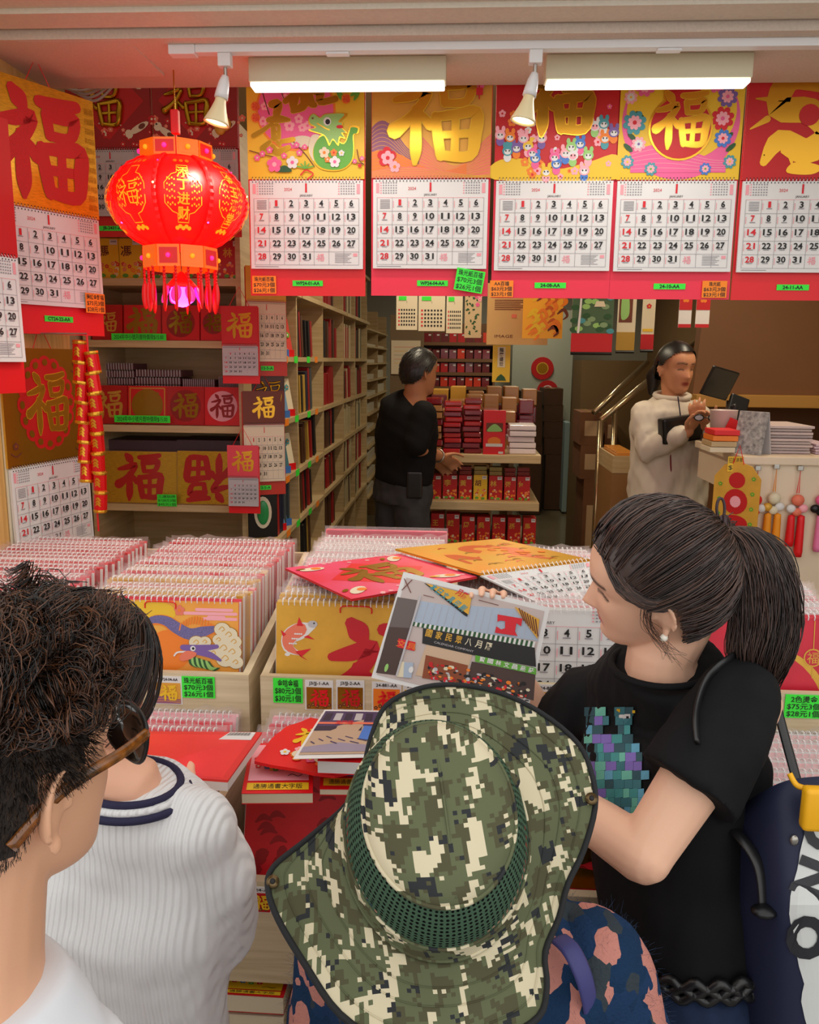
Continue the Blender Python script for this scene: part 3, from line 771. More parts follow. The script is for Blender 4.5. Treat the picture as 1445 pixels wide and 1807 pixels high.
def cov_medallion(A, W, H):
    A.rect(-W / 2, W / 2, 0, H, GOLDD, 1)
    cx, cz = 0, .175
    for k in range(16):
        a = 2 * PI * k / 16; A.ell(cx + .105 * math.cos(a), cz + .118 * math.sin(a), .022, .026, CRIM, 2, 14, a)
        A.ell(cx + .107 * math.cos(a), cz + .12 * math.sin(a), .010, .012, GOLDD, 4, 10, a)
    A.ell(cx, cz, .098, .108, CRIM, 3, 32)
    A.fu(cx, cz, .17, GOLD, 6, .95, outline=YEL, ow=.0015)
    for (x, z) in ((-.14, .30), (.14, .29), (-.145, .06), (.14, .05), (-.15, .27), (.15, .09)):
        A.flower(x, z, .012, BROWN, GOLD, 3); A.stroke([(x - .02, z - .02), (x, z - .03), (x + .02, z - .02)], BROWN, 3, w=.002)
def cov_koi(A, W, H, kois=True):
    rnd = random.Random(11)
    A.rect(-W / 2, W / 2, 0, H, DRED, 1)
    A.poly([(0, .03), (.13, .16), (0, .29), (-.13, .16)], CRIM, 2)
    for i in range(26):
        x, z = rnd.uniform(-.17, .17), rnd.uniform(.005, .1); A.flower(x, z, rnd.uniform(.006, .014), CRIM if i % 2 else SALMON, CREAM, 3)
    for (x, z, r) in ((.11, .07, .5), (-.1, .05, -.6), (.13, .25, 1.2), (-.13, .28, -.8)):
        A.ell(x, z, .04, .012, CREAM, 4, 12, r); A.ell(x + .012 * math.cos(r), z + .012 * math.sin(r), .014, .009, BROWN, 5, 8, r)
        A.ell(x - .042 * math.cos(r), z - .042 * math.sin(r), .014, .016, CREAM, 4, 8, r)
def embossed_fu(parent, x, z, size, y, m, fat=1.0):
    b = MB()
    for st in FU:
        pts = catmull([((p[0] - .5) * size + x, (p[1] - .48) * size + z, p[2] * size * fat) for p in st], 4)
        b.capsule([(p.x, y, p.y) for p in pts], [(max(p.z, .004), max(p.z, .004) * .8) for p in pts], 8)
    return b.build('embossed_character', m, parent, True)

# ---- the row hanging across the shop front
YH = 2.64
def hang(pxc, pyb, cover, label, code, cx=0.0, **kw):
    b = P(pxc, pyb, YH)
    return calendar(label, (b.x, YH, b.z + CC + CS + CT), 0, cover, (code, cx, CT * .45) if code else None, 'calendars across the shop front', **kw)
c = hang(543, 522, cov_dragon, 'yellow calendar with a green dragon and pink moon', 'WP24-01-AA', .0, strip=RED)
price_tag(c, -.138, -CC - CS - .052, .076, .054, ['珠光紙百福', '$70元3個', '$26元1個'], ORANGETAG, y=-.001)
c = hang(757, 522, cov_goldfu, 'amber calendar with a large gold fortune character over waves', 'WP24-04-AA', .01, strip=PINKRED)
price_tag(c, .125, -CC - CS - .040, .088, .066, ['珠光紙百福', '$70元3個', '$26元1個'], GREENTAG, y=-.014, rot=.16)
c = hang(970, 526, cov_kids, 'red calendar crowded with small cartoon animals and blossoms', '24-08-AA', .0, strip=PINKRED)
price_tag(c, -.150, -CC - CS - .058, .072, .050, ['AA百福', '$63元3個', '$23元1個'], ORANGETAG, y=-.001)
c = hang(1180, 528, cov_gourd, 'yellow floral calendar with a red gourd and gold character', '24-10-AA', .0, strip=PINKRED)
price_tag(c, .135, -CC - CS - .055, .074, .050, ['珠光紙', '$63元3個', '$23元1個'], ORANGETAG, y=-.001)
c = hang(1397, 530, cov_reddragon, 'crimson calendar with a coiled gold dragon', '24-11-AA', .0, strip=RED)
price_tag(c, .135, -CC - CS - .055, .074, .050, ['AA百福', '$63元3個', '$23元1個'], ORANGETAG, y=-.001)
# rails that carry the row behind the soffit edge
m = MB(); m.tube([(-1.2, YH + .02, 2.66), (2.3, YH + .02, 2.66)], .008, 8)
tag(m.build('hanging_rail', METAL), 'steel rail behind the soffit edge carrying the calendar row', 'rail')

# ---- calendars on the left side
b = P(84, 372, 2.40); b.x = -1.188
c = calendar('gold calendar with a big red glitter character on the left panel', (b.x, 2.395, b.z + CC), math.radians(63), cov_glitterfu, ('CT24-22-AA', .02, .045), 'calendars on the left panel', base=GOLDP)
price_tag(c, .138, -CC - CS + .012, .070, .058, ['閃紅金對福', '$75元3個', '$28元1個'], ORANGETAG, y=-.016)
b = P(66, 812, 2.42); b.x = -1.226
c = calendar('gold calendar with a red petal medallion hanging low on the left', (b.x, 2.39, b.z + CC), math.radians(79), cov_medallion, None, 'calendars on the left panel', base=GOLDP, strip=CREAM, stripH=.03)
def cov_plainred(A, W, H): A.rect(-W / 2, W / 2, 0, H, CRIM, 1); A.fu(0, .17, .2, GOLD, 2)
b = P(-42, 455, 1.98); b.x = -1.20
calendar('red calendar cut by the left edge of the picture', (b.x, 1.975, b.z + CC + .02), math.radians(75), cov_plainred, None, 'calendars on the left panel')
# ---- two embossed calendars behind the lantern
for px, lab, kk in ((203, 'dark red calendar with gold relief character and grey koi', True), (352, 'dark red calendar with gold relief character and peaches', False)):
    yq = 3.05
    b = P(px, 418, yq)
    c = calendar(lab, (b.x, yq, b.z + .30 + .225 + .075), 0, (lambda A, W, H: cov_koi(A, W, H)), ('JB-2431-A' if kk else 'JB-2432-A', -.01, .03), 'relief calendars behind the lantern', base=DRED, strip=CRIM, W=.305, coverH=.30, sheetH=.225, stripH=.075, sheet=GREYPAPER)
    embossed_fu([ch for ch in c.children if ch.name.startswith('cover')][0], -.03, -.15, .155, -.008, GOLDM, 1.3)
    if not kk:
        cv = [ch for ch in c.children if ch.name.startswith('cover')][0]
        for (x, z) in ((.09, -.235), (.11, -.22), (.08, -.215)):
            m = MB(); m.ellipsoid((x, -.006, z), (.02, .008, .022), None, 12, 8); m.build('relief_peach', GOLDP, cv, True)
# white cables bundled under the soffit corner
for i in range(4):
    a = P(105 + 10 * i, 150, 2.70); pts = []
    for k in range(9):
        s_ = k / 8; q = P(105 + 8 * i + 70 * s_, 152 + math.sin(s_ * PI) * (8 + 6 * i), 2.70 + .01 * i); pts.append(q)
    m = MB(); m.tube(catmull(pts, 3), .0042, 6)
    tag(m.build('cable', mat('cable_sheath', (176, 168, 158), .5), None, True), 'loose pale cable looped under the soffit corner', 'cable', 'cables under the soffit')

# ---- firecracker garland
gx = P(156, 640, 2.36)
gar = thing('firecracker_garland', 'string of red and gold firecrackers beside the medallion calendar', 'garland', (gx.x, 2.36, gx.z + .06))
m = MB(); m.tube([(0, 0, .02), (0, 0, -.56)], .003, 6); m.build('cord', RED, gar)
m = MB(); m.tube([(XL - gx.x, 0, .022), (0, 0, .022)], .003, 6); m.build('hook', METAL, gar)
CRK = mat('firecracker_foil', (226, 20, 24), .25, metal=.3)
for i in range(8):
    z = -.03 - .058 * i
    for sx in (-1, 1):
        if i == 7 and sx < 0: continue
        k = obj('firecracker', None, gar); k.location = (sx * .019, -.012 - .004 * (i % 2), z - (.03 if sx > 0 else 0)); k.rotation_euler = (.06, -sx * .10, .3 * i)
        if i == 0 and sx == -1:
            mm = MB(); mm.lathe([(.0001, -.032), (.019, -.032), (.019, .032), (.0001, .032)], 14); tubeM = mm.mesh('paper_tube', CRK, False)
            mm = MB()
            for zz in (-.032,): mm.lathe([(.0196, zz), (.0205, zz + .004), (.0196, zz + .009)], 14)
            bandM = mm.mesh('gold_band', GOLD)
            mm = Art(0, .0004)
            for zz in (-.008, .0, .009): mm.stroke([(-.006, zz, .002), (0, zz + .005, .003), (.007, zz - .002, .002)], GOLD, 1)
            for ii, v in enumerate(mm.v):
                mm.v[ii] = (.0197 * math.sin(v[0] / .0197), -.0197 * math.cos(v[0] / .0197), v[2])
            goldM = mm.mesh('gold_figure', GOLD)
        obj('paper_tube', tubeM, k); obj('gold_band', bandM, k); q = obj('gold_band', bandM, k); q.location = (0, 0, .056); q = obj('gold_figure', goldM, k); q.rotation_euler = (0, 0, -.3 * i)
m = MB(); m.ellipsoid((0, 0, -.63), (.008, .008, .008), None, 10, 8); m.build('green_bead', mat('jade_bead', (60, 150, 60), .2), gar, True)
m = MB(); m.tube([(0, 0, -.60), (.004, 0, -.70)], .004, 6); m.build('tassel', RED, gar)
# ------------------------------------------------------------------ quads from corners
def quad_frame(c):
    o = sum((Vector(p) for p in c), Vector()) / 4
    return o, [Vector(p) - o for p in c]
def slab_mb(c, th, mi=0, mb=None):
    """c: bl, br, tr, tl of the face seen; th: thickness behind it"""
    c = [Vector(p) for p in c]; n = (c[1] - c[0]).cross(c[3] - c[0]).normalized()
    q = c + [p - n * th for p in c]; m = mb or MB()
    return m.add(q, [(0, 1, 2, 3), (7, 6, 5, 4), (0, 4, 5, 1), (1, 5, 6, 2), (2, 6, 7, 3), (3, 7, 4, 0)], mi)
def lay_art(A, c, off=0.0006):
    """art in the unit square laid on the quad c"""
    c = [Vector(p) for p in c]; n = (c[1] - c[0]).cross(c[3] - c[0]).normalized()
    for i, (u, y, v) in enumerate(A.v):
        p = c[0] * (1 - u) * (1 - v) + c[1] * u * (1 - v) + c[2] * u * v + c[3] * (1 - u) * v
        A.v[i] = p + n * (off - y)
    return A
class UArt(Art):
    """art in the unit square with an aspect so circles stay round"""
    def __init__(s, aspect=1.0): super().__init__(0, .0004); s.a = aspect
    def ell(s, x, z, rx, rz, m, layer=1, n=16, rot=0.0):
        c, q = math.cos(rot), math.sin(rot); pts = []
        for i in range(n):
            a = 2 * PI * i / n; u, v = rx * math.cos(a), rz * math.sin(a)
            pts.append((x + (u * c - v * q), z + (u * q + v * c) * s.a))
        return s.poly(pts, m, layer)

# ------------------------------------------------------------------ the wooden stall
GX = [-1.085, -.655, -.215, .20, .67]
GL = ['red spiral calendars in the far left bin', 'spiral calendars in the bin behind the dragon cover', 'spiral calendars in the bin behind the koi cover', 'spiral calendars in the bin behind the held photograph', 'spiral calendars in the right bin behind the ponytail']
BF, BB, BT, BZ = 1.682, 2.42, .935, .775
for i, gx in enumerate(GX):
    hw = .207
    t = thing('display_bin', ['pale wooden bin at the far left of the stall', 'pale wooden bin with the dragon calendars', 'pale wooden bin with the koi calendars', 'pale wooden bin behind the camouflage hat', 'pale wooden bin at the right behind the ponytail'][i], 'bin', (gx, BF, BZ), 0, 'upper bins of the stall')
    m = MB(); m.box(-hw, hw, 0, .016, 0, BT - BZ); m.build('front_panel', WOOD, t)
    for sx in (-1, 1):
        m = MB(); x = sx * (hw - .008); m.prism([(0, 0), (1, 0)], 0, 1) if False else None
        vs = [(x - .008, .016, 0), (x + .008, .016, 0), (x + .008, BB - BF, 0), (x - .008, BB - BF, 0), (x - .008, .016, BT - BZ), (x + .008, .016, BT - BZ), (x + .008, BB - BF, BT - BZ + .10), (x - .008, BB - BF, BT - BZ + .10)]
        m.add(vs, [(0, 3, 2, 1), (4, 5, 6, 7), (0, 1, 5, 4), (1, 2, 6, 5), (2, 3, 7, 6), (3, 0, 4, 7)]); m.build('side_panel', WOOD, t)
    m = MB(); m.box(-hw + .016, hw - .016, .016, BB - BF, 0, .014); m.build('bottom_panel', WOOD, t)
    m = MB(); m.box(-hw, hw, BB - BF, BB - BF + .016, 0, BT - BZ + .10); m.build('back_panel', WOOD, t)
# carcass below: one long table
tb = thing('stall_table', 'long pale wooden stall counter stepped below the bins', 'table', (0, 1.34, -.15))
zb = .15
def tbox(nm, x0, x1, y0, y1, z0, z1, mm=WOOD):
    m = MB(); m.box(x0, x1, y0 - 1.34, y1 - 1.34, z0 + zb, z1 + zb); return m.build(nm, mm, tb)
tbox('upper_deck', XL + .005, 1.5, 1.64, 2.44, .745, .773)
tbox('lower_deck', XL + .005, 1.5, 1.345, 1.64, .545, .565)
tbox('front_rail', XL + .005, 1.5, 1.325, 1.345, .475, .684)
tbox('shelf_board', XL + .005, 1.5, 1.345, 2.40, .26, .28)
tbox('plinth', XL + .005, 1.5, 1.40, 2.40, -.15, .0)
tbox('back_board', XL + .005, 1.5, 2.40, 2.42, .0, .745)
for x in (XL + .02, P(366, 1760, 1.33).x, .25, 1.1): tbox('upright', x - .012, x + .012, 1.33, 2.40, 0, .475)
for x in (-.435, .0, .44): tbox('divider', x - .008, x + .008, 1.345, 1.62, .565, .80)

# ------------------------------------------------------------------ filed spiral calendars
FH_, FT_ = .30, .018
def block_mesh(top, face, W=.36, H=FH_, T=FT_):
    m = MB(); m.box(-W / 2, W / 2, 0, T * .8, 0, H - .006, 0); m.box(-W / 2, W / 2, T * .8, T, 0, H, 1); m.box(-W / 2 + .001, W / 2 - .001, -.001, 0, 0, H - .002, 2)
    return m.mesh('page_block', [WHITE, top, face])
PALE = mat('pale_pink_edge', (246, 196, 196), .5); ROSE = mat('rose_card', (226, 70, 84), .5); SAND = mat('sand_gold_card', (226, 186, 112), .45, metal=.15)
BLK = {k: block_mesh(a, b) for k, (a, b) in {'red': (RED, CRIM), 'rose': (ROSE, ROSE), 'pale': (PALE, LPINK), 'gold': (SAND, GOLDP), 'white': (WHITE, PALE), 'page': (WHITE, WHITE)}.items()}
def sleeve_mesh(seed):
    rnd = random.Random(seed); m = MB(); n = 14; W = .376
    rows = [(0.06, -.0035), (.20, -.004), (.29, -.004), (.304, .004), (.314, .010), (.296, .022), (.2, .0215)]
    vs = []
    for (z, y) in rows:
        for j in range(n + 1):
            k = .004 if z > .28 else .0008
            vs.append((-W / 2 + W * j / n, y + rnd.uniform(-k, k) * .5, z + rnd.uniform(-k, k) * (1.6 if .30 < z < .32 else .4)))
    w = n + 1
    m.add(vs, [(r * w + j, r * w + j + 1, (r + 1) * w + j + 1, (r + 1) * w + j) for r in range(len(rows) - 1) for j in range(n)])
    return m.mesh('plastic_sleeve', WRAP, True)
SLV = [sleeve_mesh(i) for i in range(4)]
def coil_mesh():
    m = MB(); n = 26; W = .34
    for i in range(n):
        x = -W / 2 + W * (i + .5) / n
        m.tube([(x, -.004, -.008), (x, -.007, 0), (x, 0, .007), (x, .012, .006), (x, .020, -.002)], .0012, 4)
        m.box(x - .0012, x + .0012, -.006, .021, .004, .0055)
    return m.mesh('spiral_binding', COIL)
COILM = coil_mesh()
CORDM = MB().tube(catmull([(-.035, -.003, -.02), (-.032, -.004, -.006), (0, -.005, -.004), (.032, -.004, -.006), (.035, -.003, -.02)], 3), .0016, 5).mesh('hanging_cord', RED)
def filed(kind, x, y, z, lean, label, group, sleeve=True, rz=0.0, cover=None, coil=True):
    t = thing('spiral_calendar', label, 'calendar', (x, y, z), 0, group)
    t.rotation_euler = (-lean, 0, rz)
    pb = obj('page_block', BLK[kind], t)
    if coil: c = obj('spiral_binding', COILM, t); c.location = (0, 0, FH_); c['kind'] = 'stuff'
    if sleeve: obj('plastic_sleeve', SLV[random.randrange(4)], t)
    if cover:
        A = Art(-.0014, .0003); cover(A); A.done('cover_print', pb, 'stuff')
        obj('hanging_cord', CORDM, t).location = (0, 0, FH_ - .002)
    return t
# -- front covers: coordinates x in metres from the centre, z from the bottom of the block
FD = mat('orange_gold_print', (240, 176, 70), .5, rgb2=(236, 140, 50), vscale=6); SCALE = mat('violet_scale_print', (108, 100, 150), .5, var=.3, vscale=300)
def front_dragon(A):
    def q(zx, zy): return ((zx - 748) / 924 * .36, FH_ - .004 - (zy - 470) / 390 * .152)
    s = .36 / 924
    A.rect(-.178, .178, 0, FH_ - .004, FD, 1)
    A.ell(*q(800, 760), 130 * s, 120 * s, ORNG, 2, 20)
    A.ell(*q(680, 540), 160 * s, 70 * s, YEL, 2, 20)
    for (x0, x1, y) in ((960, 1165, 518), (890, 1190, 540), (1000, 1190, 570), (1030, 1120, 560)): A.stroke([q(x0, y), q(x1, y)], LPINK, 3, w=9 * s)
    A.stroke([q(600, 650) + (10 * s,), q(700, 590) + (26 * s,), q(780, 590) + (34 * s,), q(840, 630) + (40 * s,), q(920, 670) + (40 * s,), q(1000, 650) + (36 * s,), q(1060, 630) + (26 * s,), q(1120, 690) + (6 * s,)], ORNG, 4)
    A.stroke([q(600, 645) + (8 * s,), q(700, 585) + (20 * s,), q(780, 588) + (28 * s,), q(840, 625) + (34 * s,), q(920, 662) + (34 * s,), q(1000, 645) + (30 * s,), q(1060, 628) + (18 * s,)], SCALE, 5)
    for k in range(12): x, y = 860 + 16 * k, 640 - 40 * math.sin(k * .28) + 20; A.stroke([q(x, y - 20), q(x + 8, y - 60)], ORNG, 5, w=4 * s)
    for (x, y, r) in ((1110, 630, 46), (1150, 660, 50), (1180, 700, 44), (1120, 740, 60), (1170, 760, 54), (1130, 800, 56), (1190, 820, 44), (960, 710, 44), (1010, 705, 36), (1060, 770, 40), (1090, 690, 36)):
        A.ell(*q(x, y), r * s + .0012, r * s * .86 + .0012, GOLDD, 6, 16); A.ell(*q(x, y), r * s, r * s * .86, CREAM, 7, 16)
        A.stroke([q(x - r * .4, y), q(x, y - r * .35), q(x + r * .3, y), q(x, y + r * .2)], GOLDP, 8, w=.0009)
    A.stroke([q(880, 740) + (16 * s,), q(960, 745) + (22 * s,), q(1080, 730) + (12 * s,)], PURPLE, 9); A.stroke([q(960, 760) + (20 * s,), q(1040, 780) + (18 * s,), q(1100, 810) + (8 * s,)], PURPLE, 9)
    A.blob([q(*p) for p in ((860, 800), (900, 760), (960, 770), (940, 800), (880, 820))], SALMON, 10)
    for k in range(9): A.stroke([q(920 + 14 * k, 790 + 4 * k) + (6 * s,), q(930 + 16 * k, 830 + 4 * k) + (12 * s,), q(960 + 17 * k, 855) + (2 * s,)], LGREEN if k % 2 else DGREEN, 10)
    A.flower(*q(860, 525), 32 * s, SALMON, ORNG, 5)
    A.ell(*q(940, 745), 16 * s, 16 * s, WHITE, 11, 10); A.ell(*q(942, 745), 8 * s, 8 * s, INK, 12, 8)
    A.stroke([q(830, 790), q(850, 770), q(900, 765)], WHITE, 10, w=5 * s)
def front_koi(A):
    def q(zx, zy): return ((zx - 478) / 700 * .36, FH_ - .004 - (zy - 350) / 310 * .156)
    s = .36 / 700
    A.rect(-.178, .178, 0, FH_ - .004, GOLDP, 1)
    A.stroke([q(290, 450) + (14 * s,), q(240, 470) + (36 * s,), q(190, 500) + (34 * s,), q(185, 550) + (24 * s,), q(230, 575) + (8 * s,)], WHITE, 3)
    A.stroke([q(235, 465) + (30 * s,), q(190, 500) + (30 * s,), q(186, 545) + (20 * s,), q(225, 575) + (6 * s,)], SALMON, 4)
    for k in range(12): A.ell(*q(190 + 9 * (k % 4) + (k // 4) * 12, 530 - 22 * (k // 4)), 5 * s, 4 * s, WHITE, 5, 6)
    for p in (((220, 450), (230, 410), (250, 450)), ((250, 500), (300, 510), (270, 490)), ((215, 565), (285, 550), (240, 590), (270, 605)), ((160, 500), (150, 470), (175, 490))): A.poly([q(*x) for x in p], RINK, 4)
    A.ell(*q(290, 440), 22 * s, 16 * s, GREYPAPER, 5, 10); A.ell(*q(296, 436), 4 * s, 4 * s, INK, 6, 6); A.ell(*q(180, 580), 12 * s, 8 * s, WHITE, 4, 8)
    GL = mat('matt_red_print', (196, 26, 40), .5)
    A.fu(.062, FH_ - .165, .24, GL, 6, 1.35)
def front_lantern(A):
    A.rect(-.178, .178, 0, FH_ - .004, mat('rose_red_print', (206, 34, 56), .45, var=.15, vscale=8), 1)
    A.ell(.01, .06, .14, .17, GOLDP, 2, 40); A.ell(.004, .06, .13, .16, MATS['rose_red_print'], 3, 40)
    for (x, z, r) in ((.05, .24, .022), (.0, .2, .016), (.10, .21, .02)):
        A.stroke([(x, .29), (x, z + r)], GOLDP, 4, w=.0009); A.ell(x, z, r, r, GOLDP, 4, 16); A.ell(x, z, r * .85, r * .85, MATS['rose_red_print'], 5, 16); A.text('福', x, z, r * 1.0, GOLDP, 6); A.stroke([(x, z - r), (x, z - r * 2.2)], GOLDP, 4, w=.001)
    A.blob([(-.09, .12), (-.05, .16), (.0, .13), (-.02, .10), (-.08, .10)], GOLDP, 6)
kinds = {0: lambda k: 'red' if k > 6 else 'rose', 1: lambda k: 'gold' if k < 9 and k % 3 else ('rose' if k < 9 else 'red'), 2: lambda k: 'gold' if k < 4 else ('pale' if k < 12 else 'white'), 3: lambda k: 'white' if k % 3 else 'pale', 4: lambda k: 'white' if k % 4 else 'rose'}
ends = [2.30, 2.32, 2.38, 2.31, 2.30]; nums = [17, 18, 20, 18, 18]
CNAME = {'red': 'red-edged', 'rose': 'rose-edged', 'pale': 'pale pink', 'gold': 'gold-covered', 'white': 'white-edged'}
for g in range(5):
    n = nums[g]; y0 = 1.708
    for k in range(n):
        y = y0 + (ends[g] - .045 - y0) * k / (n - 1)
        kd = kinds[g](k)
        cov = {1: front_dragon, 2: front_koi, 4: front_lantern}.get(g) if k == 0 else None
        lab = 'sleeved %s calendar filed in %s' % (CNAME[kd], ['the far left bin', 'the bin behind the dragon cover', 'the bin behind the koi cover', 'the bin behind the held photograph', 'the right bin behind the ponytail'][g])
        if k == 0: lab = ['foremost sleeved calendar in the far left bin', 'calendar with a violet dragon among clouds, foremost in its bin', 'gold calendar with a koi and red character, foremost in its bin', 'calendar opened to its dates behind the held photograph', 'rose-red calendar with gold lanterns, foremost in the right bin'][g]
        if g == 3 and k == 0:
            t = thing('open_calendar', lab, 'calendar', (GX[g], y, .79)); t.rotation_euler = (-.10, 0, 0)
            obj('page_block', BLK['page'], t)
            d = obj('printed_dates', DATES, t); d.location = (0, -.0025, .185); d.scale = (1.02, 1, .98); d['kind'] = 'stuff'
            c = obj('spiral_binding', COILM, t); c.location = (0, 0, FH_); c['kind'] = 'stuff'
            continue
        filed(kd, GX[g] + random.uniform(-.006, .006), y, .79 + random.uniform(-.004, .006) + (.004 if g == 2 else 0), .12 + random.uniform(-.015, .01), lab, GL[g], sleeve=(k > 0), rz=random.uniform(-.012, .012), cover=cov)
# pink folder at the back of the koi bin
t = thing('plastic_folder', 'pink plastic folder standing behind the koi bin calendars', 'folder', (GX[2] + .005, 2.385, .80)); t.rotation_euler = (-.12, 0, 0)
m = MB(); m.rbox(-.185, .185, 0, .02, 0, .315, .003); m.build('sleeve', mat('pink_plastic', (244, 76, 104), .25), t)
m = MB(); m.box(-.187, .187, -.002, .0, .01, .325); m.build('film', WRAP, t)

# lower tier
for g in range(1, 5):
    for k in range(6):
        y = 1.352 + .042 * k
        kd = 'rose' if g in (1, 2) and k < 5 else ('white' if g == 4 else 'pale')
        def tiger(A):
            A.rect(-.178, .178, 0, FH_ - .004, mat('tiger_red_print', (214, 34, 44), .4, var=.12, vscale=10), 1)
            DK = mat('tiger_stripe_print', (158, 20, 26), .45)
            rnd = random.Random(9)
            for i in range(26):
                x, z = rnd.uniform(-.16, .16), rnd.uniform(.10, .28); A.stroke([(x, z, .002), (x + .014, z + .010, .006), (x + .03, z + .004, .002)], DK, 2)
            for i in range(12): A.ell(rnd.uniform(-.16, .16), rnd.uniform(.1, .16), .01, .014, DK, 2, 8, rnd.random() * 3)
            A.blob([(.025, .19), (.05, .22), (.085, .22), (.105, .19), (.095, .155), (.06, .145), (.045, .14), (.05, .155), (.03, .165)], GOLDM, 4)
            A.blob([(-.05, .12), (.02, .135), (.12, .12), (.16, .10), (-.04, .10)], GOLDM, 4)
        lab = 'sleeved %s calendar leaning in the lower tier below %s' % (CNAME[kd], ['', 'the dragon bin', 'the koi bin', 'the held photograph', 'the right bin'][g])
        if k == 0: lab = ['', 'tiger calendar leaning in the lower tier behind the white sweater', 'red tiger calendar with gold foil patches, foremost in the lower tier', 'tiger calendar leaning behind the camouflage hat', 'tiger calendar leaning behind the navy tote'][g]
        filed(kd, GX[g] + random.uniform(-.005, .005), y, .568, .34, lab, 'lower tier calendars below ' + ['', 'the dragon bin', 'the koi bin', 'the held photograph', 'the right bin'][g], sleeve=(k > 0), cover=tiger if k == 0 else None)

# price tags and sample cards on the bin fronts
def card(px, py, y, w, h, code, art, label):
    p = P(px, py, y)
    t = thing('sample_card', label, 'card', (p.x, y, p.z), 0, 'sample cards on the bin fronts')
    m = MB(); m.box(-w / 2, w / 2, 0, .0012, -h / 2, h / 2); bd = m.build('card', WHITE, t)
    A = Art(-.0004, .0003)
    if code: A.text(code, 0, h * .39, h * .105, INK, 1, bold=.02, width=w * .72)
    art(A, w * .9, h * .74, -h * .10); A.done('print', bd, 'stuff')
def art_fu(bg, fc, wavy=None):
    def f(A, w, h, dz):
        A.rect(-w / 2, w / 2, dz - h / 2, dz + h / 2, bg, 1)
        if wavy: waves(A, -w / 2, w / 2, dz - h / 2, dz - h * .2, wavy, bg, 2, 3, 0, h * .08)
        else:
            for k in range(6): A.flower(-w * .4 + w * .16 * k, dz - h * .36 + h * .08 * (k % 2), h * .09, BROWN, GOLDP, 2)
        A.fu(w * .02, dz + h * .02, h * .72, fc, 5, 1.1)
    return f
yf = BF - .0014
def tagthing(px, py, y, w, h, lines, label, color=GREENTAG):
    p = P(px, py, y)
    t = thing('price_label', label, 'label', (p.x, y, p.z), 0, 'green price labels')
    m = MB(); m.box(-w / 2, w / 2, 0, .001, -h / 2, h / 2); c = m.build('paper', color, t)
    A = Art(-.0004, .0003); n = len(lines)
    for i, tx in enumerate(lines): A.text(tx, 0, h * (.5 - (i + .5) / n) * .93, h / n * .66, INK, 1, bold=.012, width=w * .88 if len(tx) > 4 else w * .7)
    A.done('lettering', c)
    return t
k_ = 1.72 / FPX
card(297, 1218, yf, 52 * k_, 55 * k_, 'WP24-04-AA', art_fu(AMBER, YEL, MAUVE), 'small amber sample card marked WP24-04-AA on the left bin')
tagthing(350, 1213, yf - .001, 62 * k_, 42 * k_, ['珠光紙百福', '$70元3個', '$26元1個'], 'green label reading $70 and $26 beside the amber sample card')
tagthing(508, 1219, yf - .001, 55 * k_, 48 * k_, ['金咭金福', '$80元3個', '$30元1個'], 'green label reading $80 and $30 under the koi calendar')
card(563, 1227, yf, 52 * k_, 58 * k_, 'J3/JJ-1-AA', art_fu(GOLDD, RED), 'small gold sample card marked J3/JJ-1-AA')
card(618, 1227, yf, 52 * k_, 58 * k_, 'J3/JJ-2-AA', art_fu(GOLDD, CRIM), 'small gold sample card marked J3/JJ-2-AA')
card(682, 1230, yf, 54 * k_, 58 * k_, '24-881-AA', art_fu(ORNG, RED), 'small orange sample card marked 24-881-AA')
card(736, 1232, yf, 52 * k_, 58 * k_, '24-882-AA', art_fu(YEL, RED), 'small yellow sample card marked 24-882-AA')
card(972, 1236, yf, 56 * k_, 60 * k_, '24-883-AA', art_fu(AMBER, ORNG), 'small amber sample card marked 24-883-AA under the open calendar')
tagthing(1418, 1247, yf - .001, 66 * k_, 44 * k_, ['2色燙金', '$75元3個', '$28元1個'], 'green label reading $75 and $28 under the rose-red calendar')
for px, a, lab in ((430, art_fu(PINK, RED), 'small pink sample card on the lower rail beside the white sleeve'), (462, art_fu(CRIM, YEL), 'small red sample card on the lower rail'), (505, art_fu(CRIM, GOLDP), 'small crimson sample card on the lower rail near the hat brim')):
    card(px, 1588, 1.324, .034, .052, '24-A', a, lab)

# ------------------------------------------------------------------ things lying on the stall
def flat_thing(name, label, cat, corners, th, base, art=None, aspect=1.0, group=None, extra=None):
    o, c = quad_frame(corners)
    t = thing(name, label, cat, o, 0, group)
    bd = slab_mb(c, th).build('cover' if art else 'sheet', base, t)
    if art:
        A = UArt(aspect); art(A); lay_art(A, c); A.done('print', bd, 'stuff')
    if extra: extra(t, c)
    return t
# opened-out big calendars on the koi and photograph bins
RPK = mat('rosy_red_print', (232, 30, 50), .4, rgb2=(238, 90, 130), vscale=5)
def art_redcal(A):
    A.rect(0, 1, 0, 1, RPK, 1); A.poly([(.5, .12), (.88, .5), (.5, .88), (.12, .5)], RED, 2); A.fu(.5, .5, .5, GOLDD, 4, 1.1)
    for (x, z, r) in ((.14, .16, .8), (.84, .14, -.4), (.15, .85, 0), (.85, .85, 1)):
        A.ell(x, z, .10, .05, CREAM, 4, 14, r); A.ell(x + .03, z, .04, .035, ORNG, 5, 10, r); A.ell(x - .08, z + .03, .04, .02, GOLD, 5, 8, r)
    rnd = random.Random(2)
    for i in range(20): A.flower(rnd.random(), rnd.choice([rnd.uniform(0, .12), rnd.uniform(.88, 1)]), .02, LPINK, CREAM, 3)
z1 = 1.122
flat_thing('laid_calendar', 'red calendar with dark gold character laid over the koi bin', 'calendar', [PZ(620, 1058, z1), PZ(842, 1018, z1 + .012), PZ(705, 978, z1 + .012), PZ(503, 1003, z1)], .004, CRIM, art_redcal)
